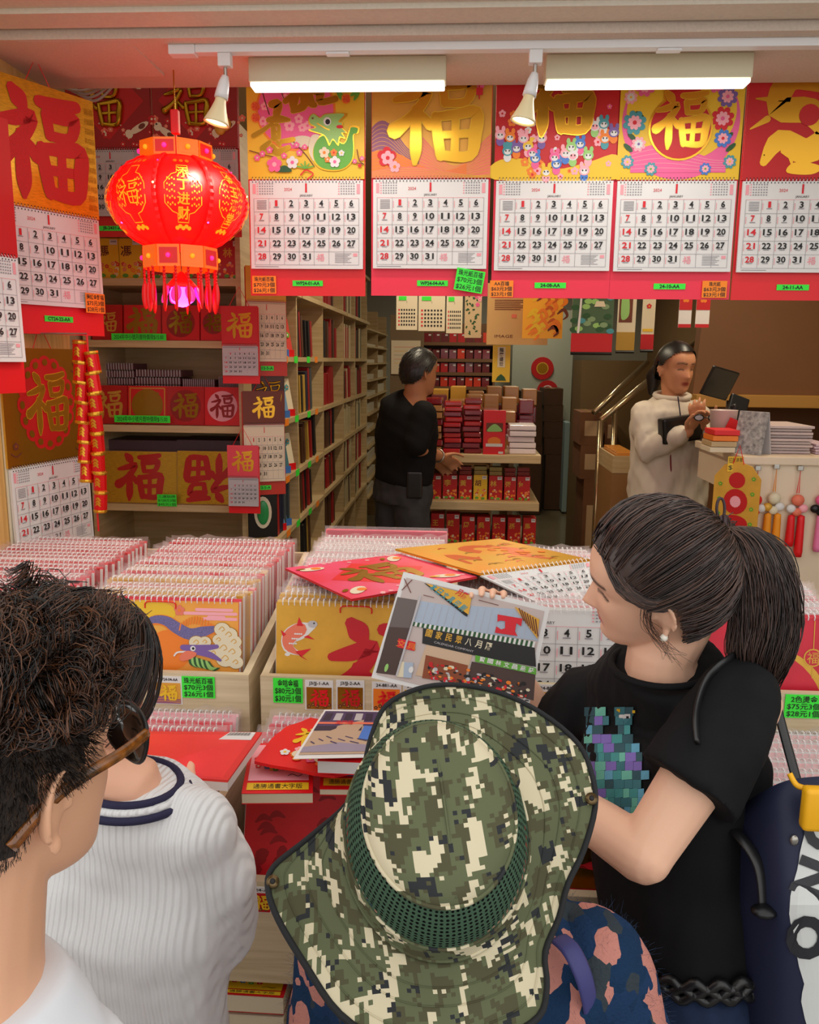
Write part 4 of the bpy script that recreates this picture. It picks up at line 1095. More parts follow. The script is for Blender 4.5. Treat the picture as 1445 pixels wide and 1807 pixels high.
AMBF = mat('amber_foil', (232, 150, 30), .36, metal=.45, rgb2=(216, 168, 40), vscale=9); EMB = mat('orange_foil', (222, 96, 24), .3, metal=.4)
def art_gold(A):
    A.rect(0, 1, 0, 1, AMBF, 1); rnd = random.Random(4)
    A.stroke([(.75, .2, .03), (.7, .4, .07), (.78, .6, .06), (.6, .8, .05), (.45, .72, .06), (.5, .5, .05), (.3, .4, .06), (.2, .6, .04), (.15, .3, .02)], EMB, 2)
    for i in range(24): x, z = .1 + .8 * rnd.random(), .12 + .76 * rnd.random(); A.stroke([(x, z, .006), (x + .04, z + .03, .012), (x + .07, z, .004)], EMB if i % 2 else GOLDD, 3)
    for i in range(7): A.ell(.6 + .3 * rnd.random(), .3 + .5 * rnd.random(), .03, .03, ORNG, 4, 10)
c4 = [PZ(848, 1013, z1 + .022), PZ(1042, 988, z1 + .022), PZ(880, 951, z1 + .024), PZ(697, 969, z1 + .022)]
def sheet_extra(t, c):
    o = t.location; a, b = c[0], c[1]
    d = [P(1050, 1056, 1.74) - o, P(958, 1068, 1.715) - o]
    d = [PZ(1052, 1052, 1.085) - o, PZ(955, 1066, 1.080) - o]
    q = [d[1], d[0], b - Vector((0, .006, .002)), a - Vector((0, .006, .002))]
    pg = slab_mb(q, .006).build('pages', WHITE, t)
    A = Art(0, .0004); src = DATES
    idx = [p.material_index for p in src.polygons]
    vs = [((v.co.x / (CW * .975)) + .5, v.co.y * .5, v.co.z / CS + .5) for v in src.vertices]
    A.v = vs; A.f = [tuple(p.vertices) for p in src.polygons]; A.m = idx; A.mats = list(src.materials)
    lay_art(A, q); A.done('printed_dates', pg, 'stuff')
    m = MB(); n = 26
    for i in range(n):
        p = a.lerp(b, (i + .5) / n); e = (b - a).normalized(); u = Vector((0, 0, 1)); f = e.cross(u)
        m.tube([p - f * .008, p + u * .007, p + f * .008], .0012, 4)
    m.build('spiral_binding', COIL, t)['kind'] = 'stuff'
flat_thing('laid_calendar', 'amber gold dragon calendar lying open over the middle bins', 'calendar', c4, .004, AMBF, art_gold, extra=sheet_extra)
# lower tier: folder, almanacs, prints
zt_ = .885
def red_extra(t, c):
    m = MB(); slab_mb([p - Vector((0, 0, .004)) for p in c], .016, 0, m); m.build('paper_block', WHITE, t)
    n = Vector((0, 0, .0022))
    q = [c[1].lerp(c[2], .80).lerp(c[0].lerp(c[3], .80), .30), c[1].lerp(c[2], .80).lerp(c[0].lerp(c[3], .80), .04), c[1].lerp(c[2], .97).lerp(c[0].lerp(c[3], .97), .04), c[1].lerp(c[2], .97).lerp(c[0].lerp(c[3], .97), .24)]
    st = slab_mb([p + n for p in q], .0008).build('barcode_sticker', WHITE, t)
    A = UArt(); [A.rect(.08 + .04 * i, .08 + .04 * i + (.012 if i % 3 else .024), .5, .9, INK, 1) for i in range(20)]; lay_art(A, [p + n for p in q]); A.done('barcode', st, 'stuff')
CORAL = mat('coral_card', (242, 62, 58), .35, var=.06, vscale=10)
def fl_film(t, c):
    red_extra(t, c)
    slab_mb([p + Vector((0, 0, .0015)) for p in [c[0] * 1.03, c[1] * 1.03, c[2] * 1.03, c[3] * 1.03]], .0006).build('plastic_film', CLEAR, t)
FOLD = [P(232, 1364, 1.27), P(402, 1377, 1.27), P(462, 1292, 1.44), P(236, 1290, 1.44)]
flat_thing('red_folder', 'coral red wrapped folder held in front of the white sweater', 'folder', FOLD, .004, CORAL, None, extra=fl_film)
def book(label, corners, th, cover, art, group='almanac books on the lower tier', pages=CREAM):
    o, c = quad_frame(corners); t = thing('almanac_book', label, 'book', o, 0, group)
    cv = slab_mb(c, .0012).build('cover', cover, t)
    A = UArt(1.0); art(A); lay_art(A, c); A.done('cover_print', cv, 'stuff')
    n = (c[1] - c[0]).cross(c[3] - c[0]).normalized()
    slab_mb([p * .992 - n * .0016 for p in c], th).build('page_block', pages, t)
    slab_mb([p - n * (.0020 + th) for p in c], .0012).build('back_cover', cover, t)
    return t
def art_almanac(bg, fig):
    def f(A):
        A.rect(.06, .94, .22, .95, bg, 1); A.rect(.06, .94, .05, .18, YEL, 1); A.text('通勝通書大字版', .5, .115, .07, INK, 2, width=.7)
        rnd = random.Random(8)
        for i in range(16): A.flower(.14 + .68 * rnd.random(), .5 + .2 * math.sin(i) * .6 + .1 * rnd.random(), .05, [fig, GREEN, YEL, BLUE][i % 4], CREAM, 2 + i % 2)
        A.stroke([(.64, .30), (.70, .33), (.78, .29), (.84, .32)], INK, 3, w=.006)
    return f
zk = .865
book('thick almanac with a pink picture cover on the lower tier', [PZ(426, 1400, zk), PZ(552, 1399, zk), PZ(552, 1310, zk), PZ(442, 1312, zk)], .018, RED, art_almanac(LPINK, RINK))
book('almanac with a blue picture cover half under the thick book', [PZ(564, 1392, zk - .006), PZ(668, 1393, zk - .006), PZ(660, 1300, zk - .006), PZ(568, 1302, zk - .006)], .010, RED, art_almanac(BLUE, YEL))
# die-cut red calendar and thick book above them
zz = .892
def dc_shape(z):
    pts = [(449, 1343), (462, 1325), (480, 1302), (505, 1282), (530, 1274), (548, 1266), (566, 1270), (600, 1280), (628, 1300), (640, 1330), (625, 1360), (590, 1368), (555, 1364), (520, 1356), (480, 1350)]
    return [PZ(p[0], p[1], z) for p in pts]
sh = dc_shape(zz); o = sum(sh, Vector()) / len(sh)
t = thing('diecut_calendar', 'rounded red die-cut calendar lying under the printed photo', 'calendar', o)
m = MB(); n = len(sh); m.add([p - o for p in sh] + [p - o - Vector((0, 0, .006)) for p in sh], [tuple(range(n - 1, -1, -1)), tuple(range(n, 2 * n))] + [(i, (i + 1) % n, (i + 1) % n + n, i + n) for i in range(n)])
bd = m.build('card', RED, t)
A = UArt(1.0); A.fu(.45, .62, .38, YEL, 2, 1.2); rnd = random.Random(6)
for i in range(12): A.flower(.16 + .6 * rnd.random(), .12 + .34 * rnd.random(), .06, [LPINK, PINK, WHITE, ORNG, TEAL][i % 5], YEL, 2)
for (x, z) in ((.3, .3), (.55, .2), (.74, .86)): A.ell(x, z, .06, .06, CREAM, 5, 12); A.ell(x, z - .08, .05, .04, ORNG, 4, 10)
lay_art(A, [PZ(470, 1362, zz) - o, PZ(640, 1362, zz) - o, PZ(625, 1272, zz) - o, PZ(490, 1272, zz) - o]); A.done('print', bd, 'stuff')
book('thick white-paged book with red covers under the photo print', [PZ(560, 1342, .922), PZ(665, 1346, .922), PZ(665, 1290, .922), PZ(575, 1285, .922)], .022, RED, lambda A: A.fu(.5, .5, .5, YEL, 2), pages=WHITE)
def art_street(A):
    SKY = mat('dusty_road_print', (188, 160, 134), .5); VIO = mat('violet_shade_print', (70, 60, 100), .5); NAV = mat('navy_shade_print', (40, 40, 66), .5)
    A.rect(.04, .96, .06, .95, SKY, 1); A.rect(.04, .96, .62, .95, VIO, 2); A.rect(.04, .75, .52, .62, NAV, 2)
    for i in range(5): A.rect(.08 + .17 * i, .20 + .17 * i, .74, .9, GREYPAPER if i % 2 else NAV, 3)
    A.rect(.04, .96, .66, .70, SALMON, 3); A.text('澳門龍', .45, .69, .07, RINK, 4)
    A.poly([(.04, .1), (.96, .1), (.96, .22), (.5, .28), (.04, .2)], mat('bluish_road_print', (150, 140, 160), .5), 2)
    for i in range(9): A.stroke([(.1 + .09 * i, .3 + .05 * (i % 3)), (.16 + .1 * i, .26 + .05 * (i % 3))], VIO, 3, w=.008)
    A.poly([(.74, .35), (.96, .3), (.96, .6), (.78, .62)], BLUE, 4)
flat_thing('photo_print', 'printed street photograph with white border lying on the books', 'print', [PZ(517, 1339, .935), PZ(660, 1336, .930), PZ(672, 1254, .925), PZ(573, 1252, .925)], .0008, WHITE, art_street)
# loose sheets and stacked books on the low shelf
for k in range(4):
    z = .28 + .044 * k + .04
    cr = [PZ(386, 1755 - 0 * k, .45), PZ(500, 1762, .45), PZ(515, 1715, .45), PZ(400, 1712, .45)]
    c = [Vector((p.x, p.y, z)) for p in cr]
    book('stacked almanac on the low shelf, %s of its pile' % ['lowest', 'second', 'third', 'topmost'][k], c, .034, [RED, CREAM, CREAM, CRIM][k], art_almanac(YEL, RINK) if k == 3 else (lambda A: A.rect(.1, .9, .1, .9, CREAM, 1)), 'almanacs on the low shelf')
for k in range(4):
    z = .28 + .044 * k + .035
    cr = [PZ(505, 1770, .45), PZ(560, 1772, .45), PZ(565, 1722, .45), PZ(517, 1718, .45)]
    c = [Vector((p.x + .012, p.y, z)) for p in cr]
    book('red almanac beside the hat brim on the low shelf, %s of its pile' % ['lowest', 'second', 'third', 'topmost'][k], c, .034, CRIM, art_almanac(ORNG, GREEN), 'almanacs on the low shelf')

# ------------------------------------------------------------------ the photograph held up by the woman in the black T-shirt
PHOTO = [P(655, 1196, 1.45), P(930, 1262, 1.42), P(970, 1072, 1.47), P(712, 1009, 1.50)]
_e1 = Vector((1138, 283)); _e2 = Vector((-254, 835)); _det = _e1.x * _e2.y - _e1.y * _e2.x
def uq(zx, zy):
    d = Vector((zx - 262, zy - 35)); u = (d.x * _e2.y - d.y * _e2.x) / _det; v = (_e1.x * d.y - _e1.y * d.x) / _det
    return (u, 1 - v)
def art_shop(A):
    CORR = mat('corrugated_blue_print', (168, 182, 200), .5); DK = mat('dark_sign_print', (26, 24, 24), .5); CON = mat('concrete_print', (196, 180, 174), .5); TAN = mat('tan_pillar_print', (206, 176, 146), .5); SIGN = mat('amber_sign_print', (222, 166, 48), .5); DG = mat('dim_shop_print', (74, 54, 48), .5)
    p = lambda *pts: [uq(*x) for x in pts]
    A.rect(.03, .97, .04, .955, CON, 1)
    A.poly(p((215, 235), (370, 260), (215, 830), (60, 830), (110, 600)), mat('grime_print', (104, 92, 88), .5), 2)
    A.poly(p((150, 470), (320, 480), (200, 850), (45, 830)), DG, 3)
    A.poly(p((395, 265), (780, 330), (745, 520), (335, 440)), CORR, 2); A.poly(p((790, 305), (1120, 330), (1290, 580), (730, 500)), CORR, 2)
    for k in range(16): A.stroke(p((400 + 55 * k, 280 + 6 * k), (345 + 55 * k, 440 + 9 * k)), GREYPAPER, 3, w=.0012)
    A.poly(p((335, 430), (1265, 585), (1250, 630), (325, 460)), WHITE, 5)
    for k in range(26):
        a, b = k / 26, (k + .5) / 26
        A.poly(p((335 + 930 * a, 430 + 155 * a), (335 + 930 * b, 430 + 155 * b), (325 + 925 * b, 462 + 168 * b), (325 + 925 * a, 462 + 168 * a)), DGREEN, 6)
    A.poly(p((410, 480), (1255, 630), (1250, 780), (780, 690), (400, 600)), DK, 4)
    for i, ch in enumerate('國家民眾八月曆'): A.text(ch, *uq(455 + 75 * i, 520 + 17 * i), .055, CREAM if i > 3 else GOLDP, 6, bold=.015, width=.042)
    A.text('CALENDAR COMPANY', *uq(640, 625), .02, GREYPAPER, 6, width=.26)
    A.poly(p((425, 125), (790, 215), (755, 390), (740, 385)), INK, 5); A.poly(p((440, 128), (800, 220), (765, 375)), SIGN, 6)
    for i, ch in enumerate('本日文具印刷'): A.text(ch, *uq(500 + 45 * i, 160 + 32 * i), .05, TEAL, 8, bold=.02, width=.036, rot=-.5)
    for i, ch in enumerate('月曆'): A.text(ch, *uq(700 + 40 * i, 200 + 26 * i), .05, RINK, 8, bold=.02, width=.036, rot=-.3)
    T = [(990, 372), (1180, 405), (1165, 465), (1130, 440), (1115, 505), (1130, 540), (960, 515), (975, 465), (1010, 490), (1040, 480), (1045, 425), (1010, 420), (985, 430)]
    A.poly(p(*T), RINK, 7)
    A.poly(p((430, 610), (780, 680), (700, 900), (340, 850)), TAN, 3); A.poly(p((425, 690), (740, 770), (700, 910), (390, 870)), mat('brown_shop_print', (140, 70, 36), .5), 5)
    A.poly(p((800, 690), (1250, 790), (1245, 840), (795, 740)), GREEN, 7)
    for i, ch in enumerate('寶國林文昌燕莊'): A.text(ch, *uq(850 + 60 * i, 722 + 14 * i), .036, WHITE, 9, bold=.02, width=.036)
    A.poly(p((770, 740), (1240, 840), (1205, 1040), (720, 900)), DG, 4)
    rnd = random.Random(21)
    for i in range(150):
        x = rnd.uniform(440, 1200); z0 = 720 + (x - 440) * .22
        A.ell(*uq(x, z0 + rnd.uniform(20, 170)), rnd.uniform(.006, .018), rnd.uniform(.006, .02), [RINK, CRIM, DK, ORNG, CREAM, INK, GREYPAPER][i % 7], 8, 6)
    A.stroke(p((395, 230), (200, 850)), GREYPAPER, 9, w=.006)
    A.poly(p((220, 560), (350, 590), (340, 660), (210, 630)), RINK, 5); A.text('文具', *uq(280, 612), .05, ORNG, 6)
    A.poly(p((1125, 310), (1310, 410), (1280, 560)), SIGN, 6)
    for k in range(7): A.stroke(p((1160 + 20 * k, 325 + 14 * k), (1190 + 16 * k, 420 + 20 * k)), BROWN, 7, w=.004)
    for a, b in (((270, 90), (320, 200)), ((330, 100), (250, 180)), ((420, 220), (500, 240)), ((850, 260), (1000, 300))): A.stroke(p(a, b), BROWN, 6, w=.003)
    A.poly(p((225, 740), (330, 750), (310, 870), (200, 860)), CREAM, 6); A.poly(p((260, 745), (330, 750), (310, 870), (250, 865)), CORR, 7)
    A.ell(*uq(125, 790), .012, .04, LGREEN, 6, 8); A.ell(*uq(310, 805), .016, .03, WHITE, 8, 10)
flat_thing('photo_print', 'printed photograph of a stationery shop front held up in the hand', 'print', PHOTO, .0008, WHITE, art_shop)
# ------------------------------------------------------------------ shelf unit behind the lantern (faces the street)
YS = 3.25
def shelf_unit(name, label, x0, x1, y0, y1, boards, sides, mm=WOODS, back=True, z1=2.5, th=.028, bw=.02):
    t = thing(name, label, 'shelf', ((x0 + x1) / 2, y0, 0)); cx = (x0 + x1) / 2
    for z in boards:
        m = MB(); m.box(x0 - cx + bw, x1 - cx - bw, .002, y1 - y0 - .012, z - th, z); m.build('shelf_board', mm, t)
    for x in sides:
        m = MB(); m.box(x - cx - bw / 2, x - cx + bw / 2, 0, y1 - y0, 0, z1); m.build('side_panel', mm, t)
    if back:
        m = MB(); m.box(x0 - cx, x1 - cx, y1 - y0 - .012, y1 - y0, 0, z1); m.build('back_panel', mm, t)
    return t
SX0, SX1 = -1.50, P(431, 700, YS).x
SZ = [P(300, y, YS).z for y in (491, 601, 751, 891)]
shelf_unit('display_shelf', 'pale wooden shelf unit behind the lantern', SX0, SX1, YS, YS + .38, [.25, .62] + SZ, (SX0 + .012, SX1 - .012), WOODS)
# -- packs and boxes measured from the photograph
def pbox(name, label, cat, px0, px1, py0, py1, y, dep, mm, group=None, art=None, rz=0.0, tilt=0.0, zb=None, part='carton', film=False, rb=0.0):
    """a box whose front stands at depth y: returns the thing; art is drawn in metres around the centre of its front"""
    a = P(px0, py1, y); b = P(px1, py0, y)
    w, h = b.x - a.x, b.z - a.z
    z0 = a.z if zb is None else zb
    t = thing(name, label, cat, ((a.x + b.x) / 2, y, z0), rz, group); t.rotation_euler = (-tilt, 0, rz)
    m = MB()
    if rb: m.rbox(-w / 2, w / 2, 0, dep, 0, h, rb)
    else: m.box(-w / 2, w / 2, 0, dep, 0, h)
    bd = m.build(part, mm, t)
    if art:
        A = Art(-.0008, .0004); art(A, w, h)
        A.v = [(v[0], v[1], v[2] + h / 2) for v in A.v]; A.done('print', bd, 'stuff')
    if film:
        m = MB(); m.box(-w / 2 - .004, w / 2 + .004, -.004, -.0035, -.0, h + .008); m.build('plastic_film', CLEAR, t)
    return t
def a_fu(bg, fc, ring=None, frame=None, flip=False, fat=1.0, k=.62):
    def f(A, w, h):
        s = min(w, h)
        if bg: A.rect(-w / 2 + .002, w / 2 - .002, -h / 2 + .002, h / 2 - .002, bg, 1)
        if ring: A.ell(0, 0, s * .42, s * .42, ring, 2, 24)
        if frame:
            for sx in (-1, 1): A.rect(sx * w * .44 - .002, sx * w * .44 + .002, -h * .44, h * .44, frame, 2); A.rect(-w * .44, w * .44, sx * h * .44 - .002, sx * h * .44 + .002, frame, 2)
        A.fu(0, 0, s * k, fc, 4, fat, flip)
    return f
def a_name(ch, bg, fl):
    def f(A, w, h):
        rnd = random.Random(ord(ch[0]))
        if bg: A.rect(-w / 2, w / 2, -h / 2, h / 2, bg, 1)
        A.text(ch, -w * .18, h * .18, w * .36, BROWN if bg is YEL else GOLDP, 2, bold=.02)
        for i in range(14): A.flower(rnd.uniform(-.42, .42) * w, rnd.uniform(-.45, -.08) * h, w * .09, [fl, ORNG, CREAM, SALMON][i % 4], YEL, 2 + i % 2)
        A.ell(-w * .25, -h * .42, w * .14, h * .05, GREEN, 5, 8); A.ell(w * .2, -h * .44, w * .14, h * .05, GREEN, 5, 8)
        A.rect(w * .12, w * .44, h * .34, h * .47, WHITE, 6); A.rect(w * .17, w * .4, h * .40, h * .44, GINK, 7)
    return f
YELB = mat('yellow_packet', (224, 170, 60), .5); REDB = mat('red_packet', (196, 20, 24), .4)
for k, (x0, x1) in enumerate(((172, 209), (212, 249))):
    pbox('name_card_box', 'yellow box with the surname %s on the top shelf behind the lantern' % ['nearest the corner', 'right of its twin'][k], 'box', x0, x1, 419, 490, YS + .03, .10, YELB, 'surname boxes on the shelf', a_name('馮', YEL, RINK), zb=SZ[0])
for k, (x0, x1) in enumerate(((252, 287), (290, 325), (328, 360), (363, 390), (392, 424))):
    pbox('name_card_box', 'red surname box on the shelf right behind the lantern, %s from its left' % ['first', 'second', 'third', 'fourth', 'fifth'][k], 'box', x0, x1, 421, 490, YS + .03, .10, REDB, 'surname boxes on the shelf', a_name('陳李黃何林'[k], None, CRIM), zb=SZ[0])
desc = ['with a gold sprite', 'with a plain gold character', 'with a round gold wreath', 'with a gold wreath at the right end']
for k, (x0, x1, ar) in enumerate(((163, 212, a_fu(CRIM, GOLDP, None, None, False, .8)), (219, 281, a_fu(RED, GOLDD, None, None, False, 1.3, .8)), (286, 350, a_fu(RED, GOLDM, DRED, None)), (354, 398, a_fu(RED, GOLDM, DRED, None)))):
    pbox('square_calendar', 'red square calendar pack %s on the upper shelf' % desc[k], 'calendar', x0, x1, 541, 603, YS + .02, .02, RED, 'square packs on the upper shelf', ar, tilt=.12, zb=SZ[1] + .002, part='pack', film=True)
desc = ['with a gold character beside the firecrackers', 'with a gold lucky child', 'with a character and gold scroll', 'with a crimson character at the right end']
for k, (x0, x1, ar) in enumerate(((160, 221, a_fu(CRIM, GOLDP, None, None, False, .9, .7)), (226, 292, a_fu(RED, GOLDD, GOLDD, GOLDP)), (295, 358, a_fu(CRIM, GOLDD, DRED, None)), (361, 422, a_fu(RED, DRED, LPINK, None)))):
    pbox('square_calendar', 'red square calendar pack %s on the middle shelf' % desc[k], 'calendar', x0, x1, 684, 751, YS + .02, .02, RED, 'square packs on the middle shelf', ar, tilt=.12, zb=SZ[2] + .002, part='pack', film=True)
for (x0, x1, y0, y1, n, lab) in ((165, 236, 640, 690, 8, 'left'), (239, 318, 652, 690, 7, 'middle'), (322, 378, 668, 692, 4, 'third'), (384, 424, 664, 690, 4, 'right')):
    a = P(x0, y1, YS + .16); b = P(x1, y0, YS + .16); H = b.z - SZ[2]; hh = max(H / n, .012)
    for k in range(n):
        t = thing('calendar_pad', 'dark wire-bound pad in the %s pile on the middle shelf' % lab, 'pad', ((a.x + b.x) / 2 + random.uniform(-.005, .005), YS + .16, SZ[2] + hh * k), 0, 'pads piled at the %s of the middle shelf' % lab)
        w = b.x - a.x
        m = MB(); m.box(-w / 2, w / 2, 0, .15, .001, hh * .86); m.build('pad', mat('dim_plum_cover', (110, 66, 70), .5), t)
        m = MB()
        for j in range(16): m.box(-w / 2 + w * (j + .3) / 16, -w / 2 + w * (j + .65) / 16, -.003, .0, .001, hh * .95)
        m.build('wire_binding', GREYPAPER, t)['kind'] = 'stuff'
# gold packs with red character
pbox('fortune_pack', 'gold sleeved pack with an upright red character on the lower shelf', 'calendar', 181, 309, 800, 888, YS + .02, .02, GOLDP, 'gold packs on the lower shelf', a_fu(GOLDB, CRIM, None, None, False, 1.2, .85), tilt=.12, zb=SZ[3] + .002, part='pack', film=True)
pbox('fortune_pack', 'gold sleeved pack with an upside-down red character on the lower shelf', 'calendar', 313, 422, 800, 891, YS + .02, .02, GOLDP, 'gold packs on the lower shelf', a_fu(GOLDB, CRIM, None, None, True, 1.2, .85), tilt=.12, zb=SZ[3] + .002, part='pack', film=True)
for (x0, x1, y0, lab) in ((186, 312, 776, 'left'), (316, 424, 776, 'right')):
    for k in range(3):
        a = P(x0, 890, YS + .14); b = P(x1, y0, YS + .14)
        hh = (b.z - SZ[3]) / 3
        m = MB(); m.rbox(a.x, b.x, YS + .14, YS + .34, SZ[3] + hh * k + .002, SZ[3] + hh * (k + 1) - .004, .003)
        tag(m.build('calendar_bundle', mat('dim_mauve_cover', (96, 70, 78), .5)), 'wrapped bundle at the %s back of the lower shelf, %s of three' % (lab, ['bottom', 'middle', 'top'][k]), 'bundle', 'bundles on the lower shelf')
for k, (x0, x1) in enumerate(((170, 240), (246, 330), (334, 420))):
    pbox('calendar_bundle', 'dark bundle in the lowest shelf bay, %s' % ['by the firecrackers', 'in the middle', 'at the right'][k], 'bundle', x0, x1, 915, 960, YS + .06, .2, mat('dim_plum_cover', (110, 66, 70), .5), 'bundles in the lowest bay', zb=.622)
    P_ = 0
# green shelf strips
def strip(px0, px1, py0, py1, y, lines, label, color=GREENTAG):
    a = P(px0, py1, y); b = P(px1, py0, y)
    t = thing('shelf_label', label, 'label', ((a.x + b.x) / 2, y, (a.z + b.z) / 2), 0, 'shelf labels')
    w, h = b.x - a.x, b.z - a.z
    m = MB(); m.box(-w / 2, w / 2, 0, .001, -h / 2, h / 2); c = m.build('paper', color, t); A = Art(-.0004, .0003); n = len(lines)
    for i, tx in enumerate(lines): A.text(tx, 0, h * (.5 - (i + .5) / n), h / n * .6, INK, 1, width=w * .9)
    A.done('lettering', c)
strip(197, 293, 589, 600, YS - .003, ['2024年中小號月曆特價現$15.00'], 'long green price strip on the upper shelf edge')
strip(202, 300, 734, 745, YS - .003, ['2024年中小號月曆特價現$15.00'], 'long green price strip on the middle shelf edge')
strip(278, 311, 873, 893, YS - .003, ['三連貼牌', '$128元3個', '$45元1個'], 'green three-line price label on the lower shelf edge')
# small calendars hanging on the shelf post
def cov_small(bg, fc, k=1.0):
    def f(A, W, H): A.rect(-W / 2, W / 2, 0, H, bg, 1); A.fu(0, H / 2, H * .62, fc, 3, k)
    return f
for (px, py, lab, bg) in ((422, 540, 'small red calendar with gold character hanging high on the shelf post', CRIM), (428, 786, 'small red calendar with gold diamond hanging low on the shelf post', ROSE)):
    b = P(px, py, 3.14)
    calendar(lab, b, 0, cov_small(bg, GOLDD if bg is CRIM else GOLD), None, 'small calendars on the shelf post', W=.14 if py < 600 else .122, coverH=.145 if py < 600 else .125, sheetH=.11, stripH=.035, dates=DATES_S, sheet=GREYPAPER, base=bg)
# ------------------------------------------------------------------ bookshelf along the left aisle (faces right)
XB = -.835
BY = [3.66, 4.26, 5.08, 5.98, 6.66, 7.5]
BZL = [.10, .50, .78, 1.05, 1.33, 1.63, 1.95]
t = thing('bookshelf', 'long pale wooden bookshelf along the left aisle', 'bookshelf', (XB, BY[0], 0))
for y in BY:
    m = MB(); m.box(-.36, 0, y - BY[0] - .012, y - BY[0] + .012, 0, 2.35); m.build('upright', WOODS, t)
for i in range(5):
    for z in BZL + [2.33]:
        m = MB(); m.box(-.345, .004 if z < 1.9 else .03, BY[i] - BY[0] + .012, BY[i + 1] - BY[0] - .012, z - .024, z); m.build('shelf_board', WOODS, t)
m = MB(); m.box(-.375, -.362, 0, BY[-1] - BY[0], 0, 2.35); m.build('back_panel', WOODS, t)
BK = [mat('book_%s' % n, c, .5) for n, c in (('black', (26, 24, 26)), ('navy', (30, 36, 62)), ('crimson', (164, 28, 30)), ('brown', (84, 48, 26)), ('cream', (206, 190, 150)), ('slate', (70, 78, 84)), ('mustard', (190, 150, 60)), ('pine', (50, 60, 44)))]
BN = ['black', 'navy', 'crimson', 'brown', 'cream', 'slate', 'mustard', 'dark green']
_bookm = {}
def shelf_book(x, y, z, h, th, dep, ci, lean, label, group):
    key = (round(h, 2), round(th, 3), ci)
    if key not in _bookm:
        a = MB(); a.box(-dep, 0, 0, .003, 0, h); a.box(-dep, 0, th - .003, th, 0, h); a.box(-.003, 0, .003, th - .003, 0, h)
        b = MB(); b.box(-dep + .006, -.003, .003, th - .003, .004, h - .004)
        _bookm[key] = (a.mesh('binding', BK[ci]), b.mesh('page_block', CREAM))
    t = thing('book', label, 'book', (x, y, z), 0, group); t.rotation_euler = (-lean, 0, 0)
    obj('binding', _bookm[key][0], t); obj('page_block', _bookm[key][1], t)
rb = random.Random(12)
rowname = {.50: 'sixth', .78: 'fifth', 1.05: 'fourth', 1.33: 'third', 1.63: 'second', 1.95: 'top'}
colname = ['nearest', 'second', 'third', 'fourth', 'farthest']
pal = {0: [2, 5, 4, 1], 1: [0, 1, 5, 0, 6, 2, 0, 3], 2: [2, 2, 0, 3, 3, 2], 3: [4, 2, 4, 3], 4: [2, 7, 4, 3]}
for ci in range(5):
    for z in BZL[1:]:
        if ci == 0 and z in (1.05, 1.33, 1.63): continue
        y = BY[ci] + .05; end = BY[ci + 1] - .10; n = 0
        lean = rb.choice([0, .1, .16]) if ci in (1, 2) else rb.choice([0, 0, .1])
        while y < end and n < 7:
            th = rb.choice([.03, .04, .05, .06]); h = rb.choice([.20, .22, .24]) if lean else rb.choice([.2, .23, .25])
            c_ = rb.choice(pal[ci])
            shelf_book(XB - .02, y, z + .001, h, th, .22, c_, -lean if lean else 0, '%s book on the %s row of the %s bookshelf bay' % (BN[c_], rowname[z], colname[ci]), 'books on the left bookshelf')
            y += th + (.012 + lean * .05 + rb.choice([0, 0, .05])); n += 1
# nearest bay: desk calendars facing the aisle and red pads
DESK = [(mat('desk_red', (206, 60, 50), .5), 'red'), (mat('desk_blue', (120, 160, 196), .5), 'blue'), (CREAM, 'white'), (mat('desk_teal', (70, 120, 130), .5), 'teal'), (ORNG, 'orange')]
for z, spec in ((1.63, (0, 2, 0)), (1.33, (0, 1, 2)), (1.05, (4, 3, 2)), (.78, (1, 3))):
    for k, d in enumerate(spec):
        y = BY[0] + .24 + .13 * k
        t = thing('desk_calendar', '%s picture desk calendar, %s on the %s row of the nearest bay' % (DESK[d][1], ['first', 'second', 'third'][k], rowname[z]), 'calendar', (XB - .05, y, z + .001), 0, 'desk calendars on the bookshelf'); t.rotation_euler = (0, .0, math.radians(58))
        m = MB(); m.prism([(-.075, 0), (.075, 0), (.075, .19), (-.075, .19)], 0, .006); 
        m.v = [(v[0], v[1] + v[2] * .22, v[2]) for v in m.v]; f = m.build('front_leaf', DESK[d][0], t)
        m = MB(); m.prism([(-.075, 0), (.075, 0), (.075, .19), (-.075, .19)], 0, .006); m.v = [(v[0], v[1] + .09 - v[2] * .22, v[2]) for v in m.v]; m.build('back_leaf', GREYPAPER, t)
        m = MB(); m.box(-.075, .075, -.004, 0, 0, .035); m.build('red_base', RED if k != 1 else BLUE, t)
        A = Art(-.001, .0005); rr = random.Random(d * 7 + k)
        for i in range(9): A.flower(rr.uniform(-.05, .05), rr.uniform(.06, .17), rr.uniform(.010, .024), rr.choice([YEL, WHITE, RINK, TEAL, GREEN, BROWN]), rr.choice([ORNG, WHITE]), 1 + i)
        A.v = [(v[0], v[1] + v[2] * .22, v[2]) for v in A.v]; A.done('picture', f, 'stuff')
    for k in range(7):
        if z == .78: break
        m = MB(); m.rbox(XB - .30, XB - .06, BY[0] + .03, BY[0] + .19, z + .022 * k + .001, z + .022 * k + .020, .002)
        tag(m.build('calendar_pad', mat('red_pad', (186, 50, 60), .5)), 'red pad in the stack at the start of the %s bookshelf row' % rowname[z], 'pad', 'red pads on the bookshelf')
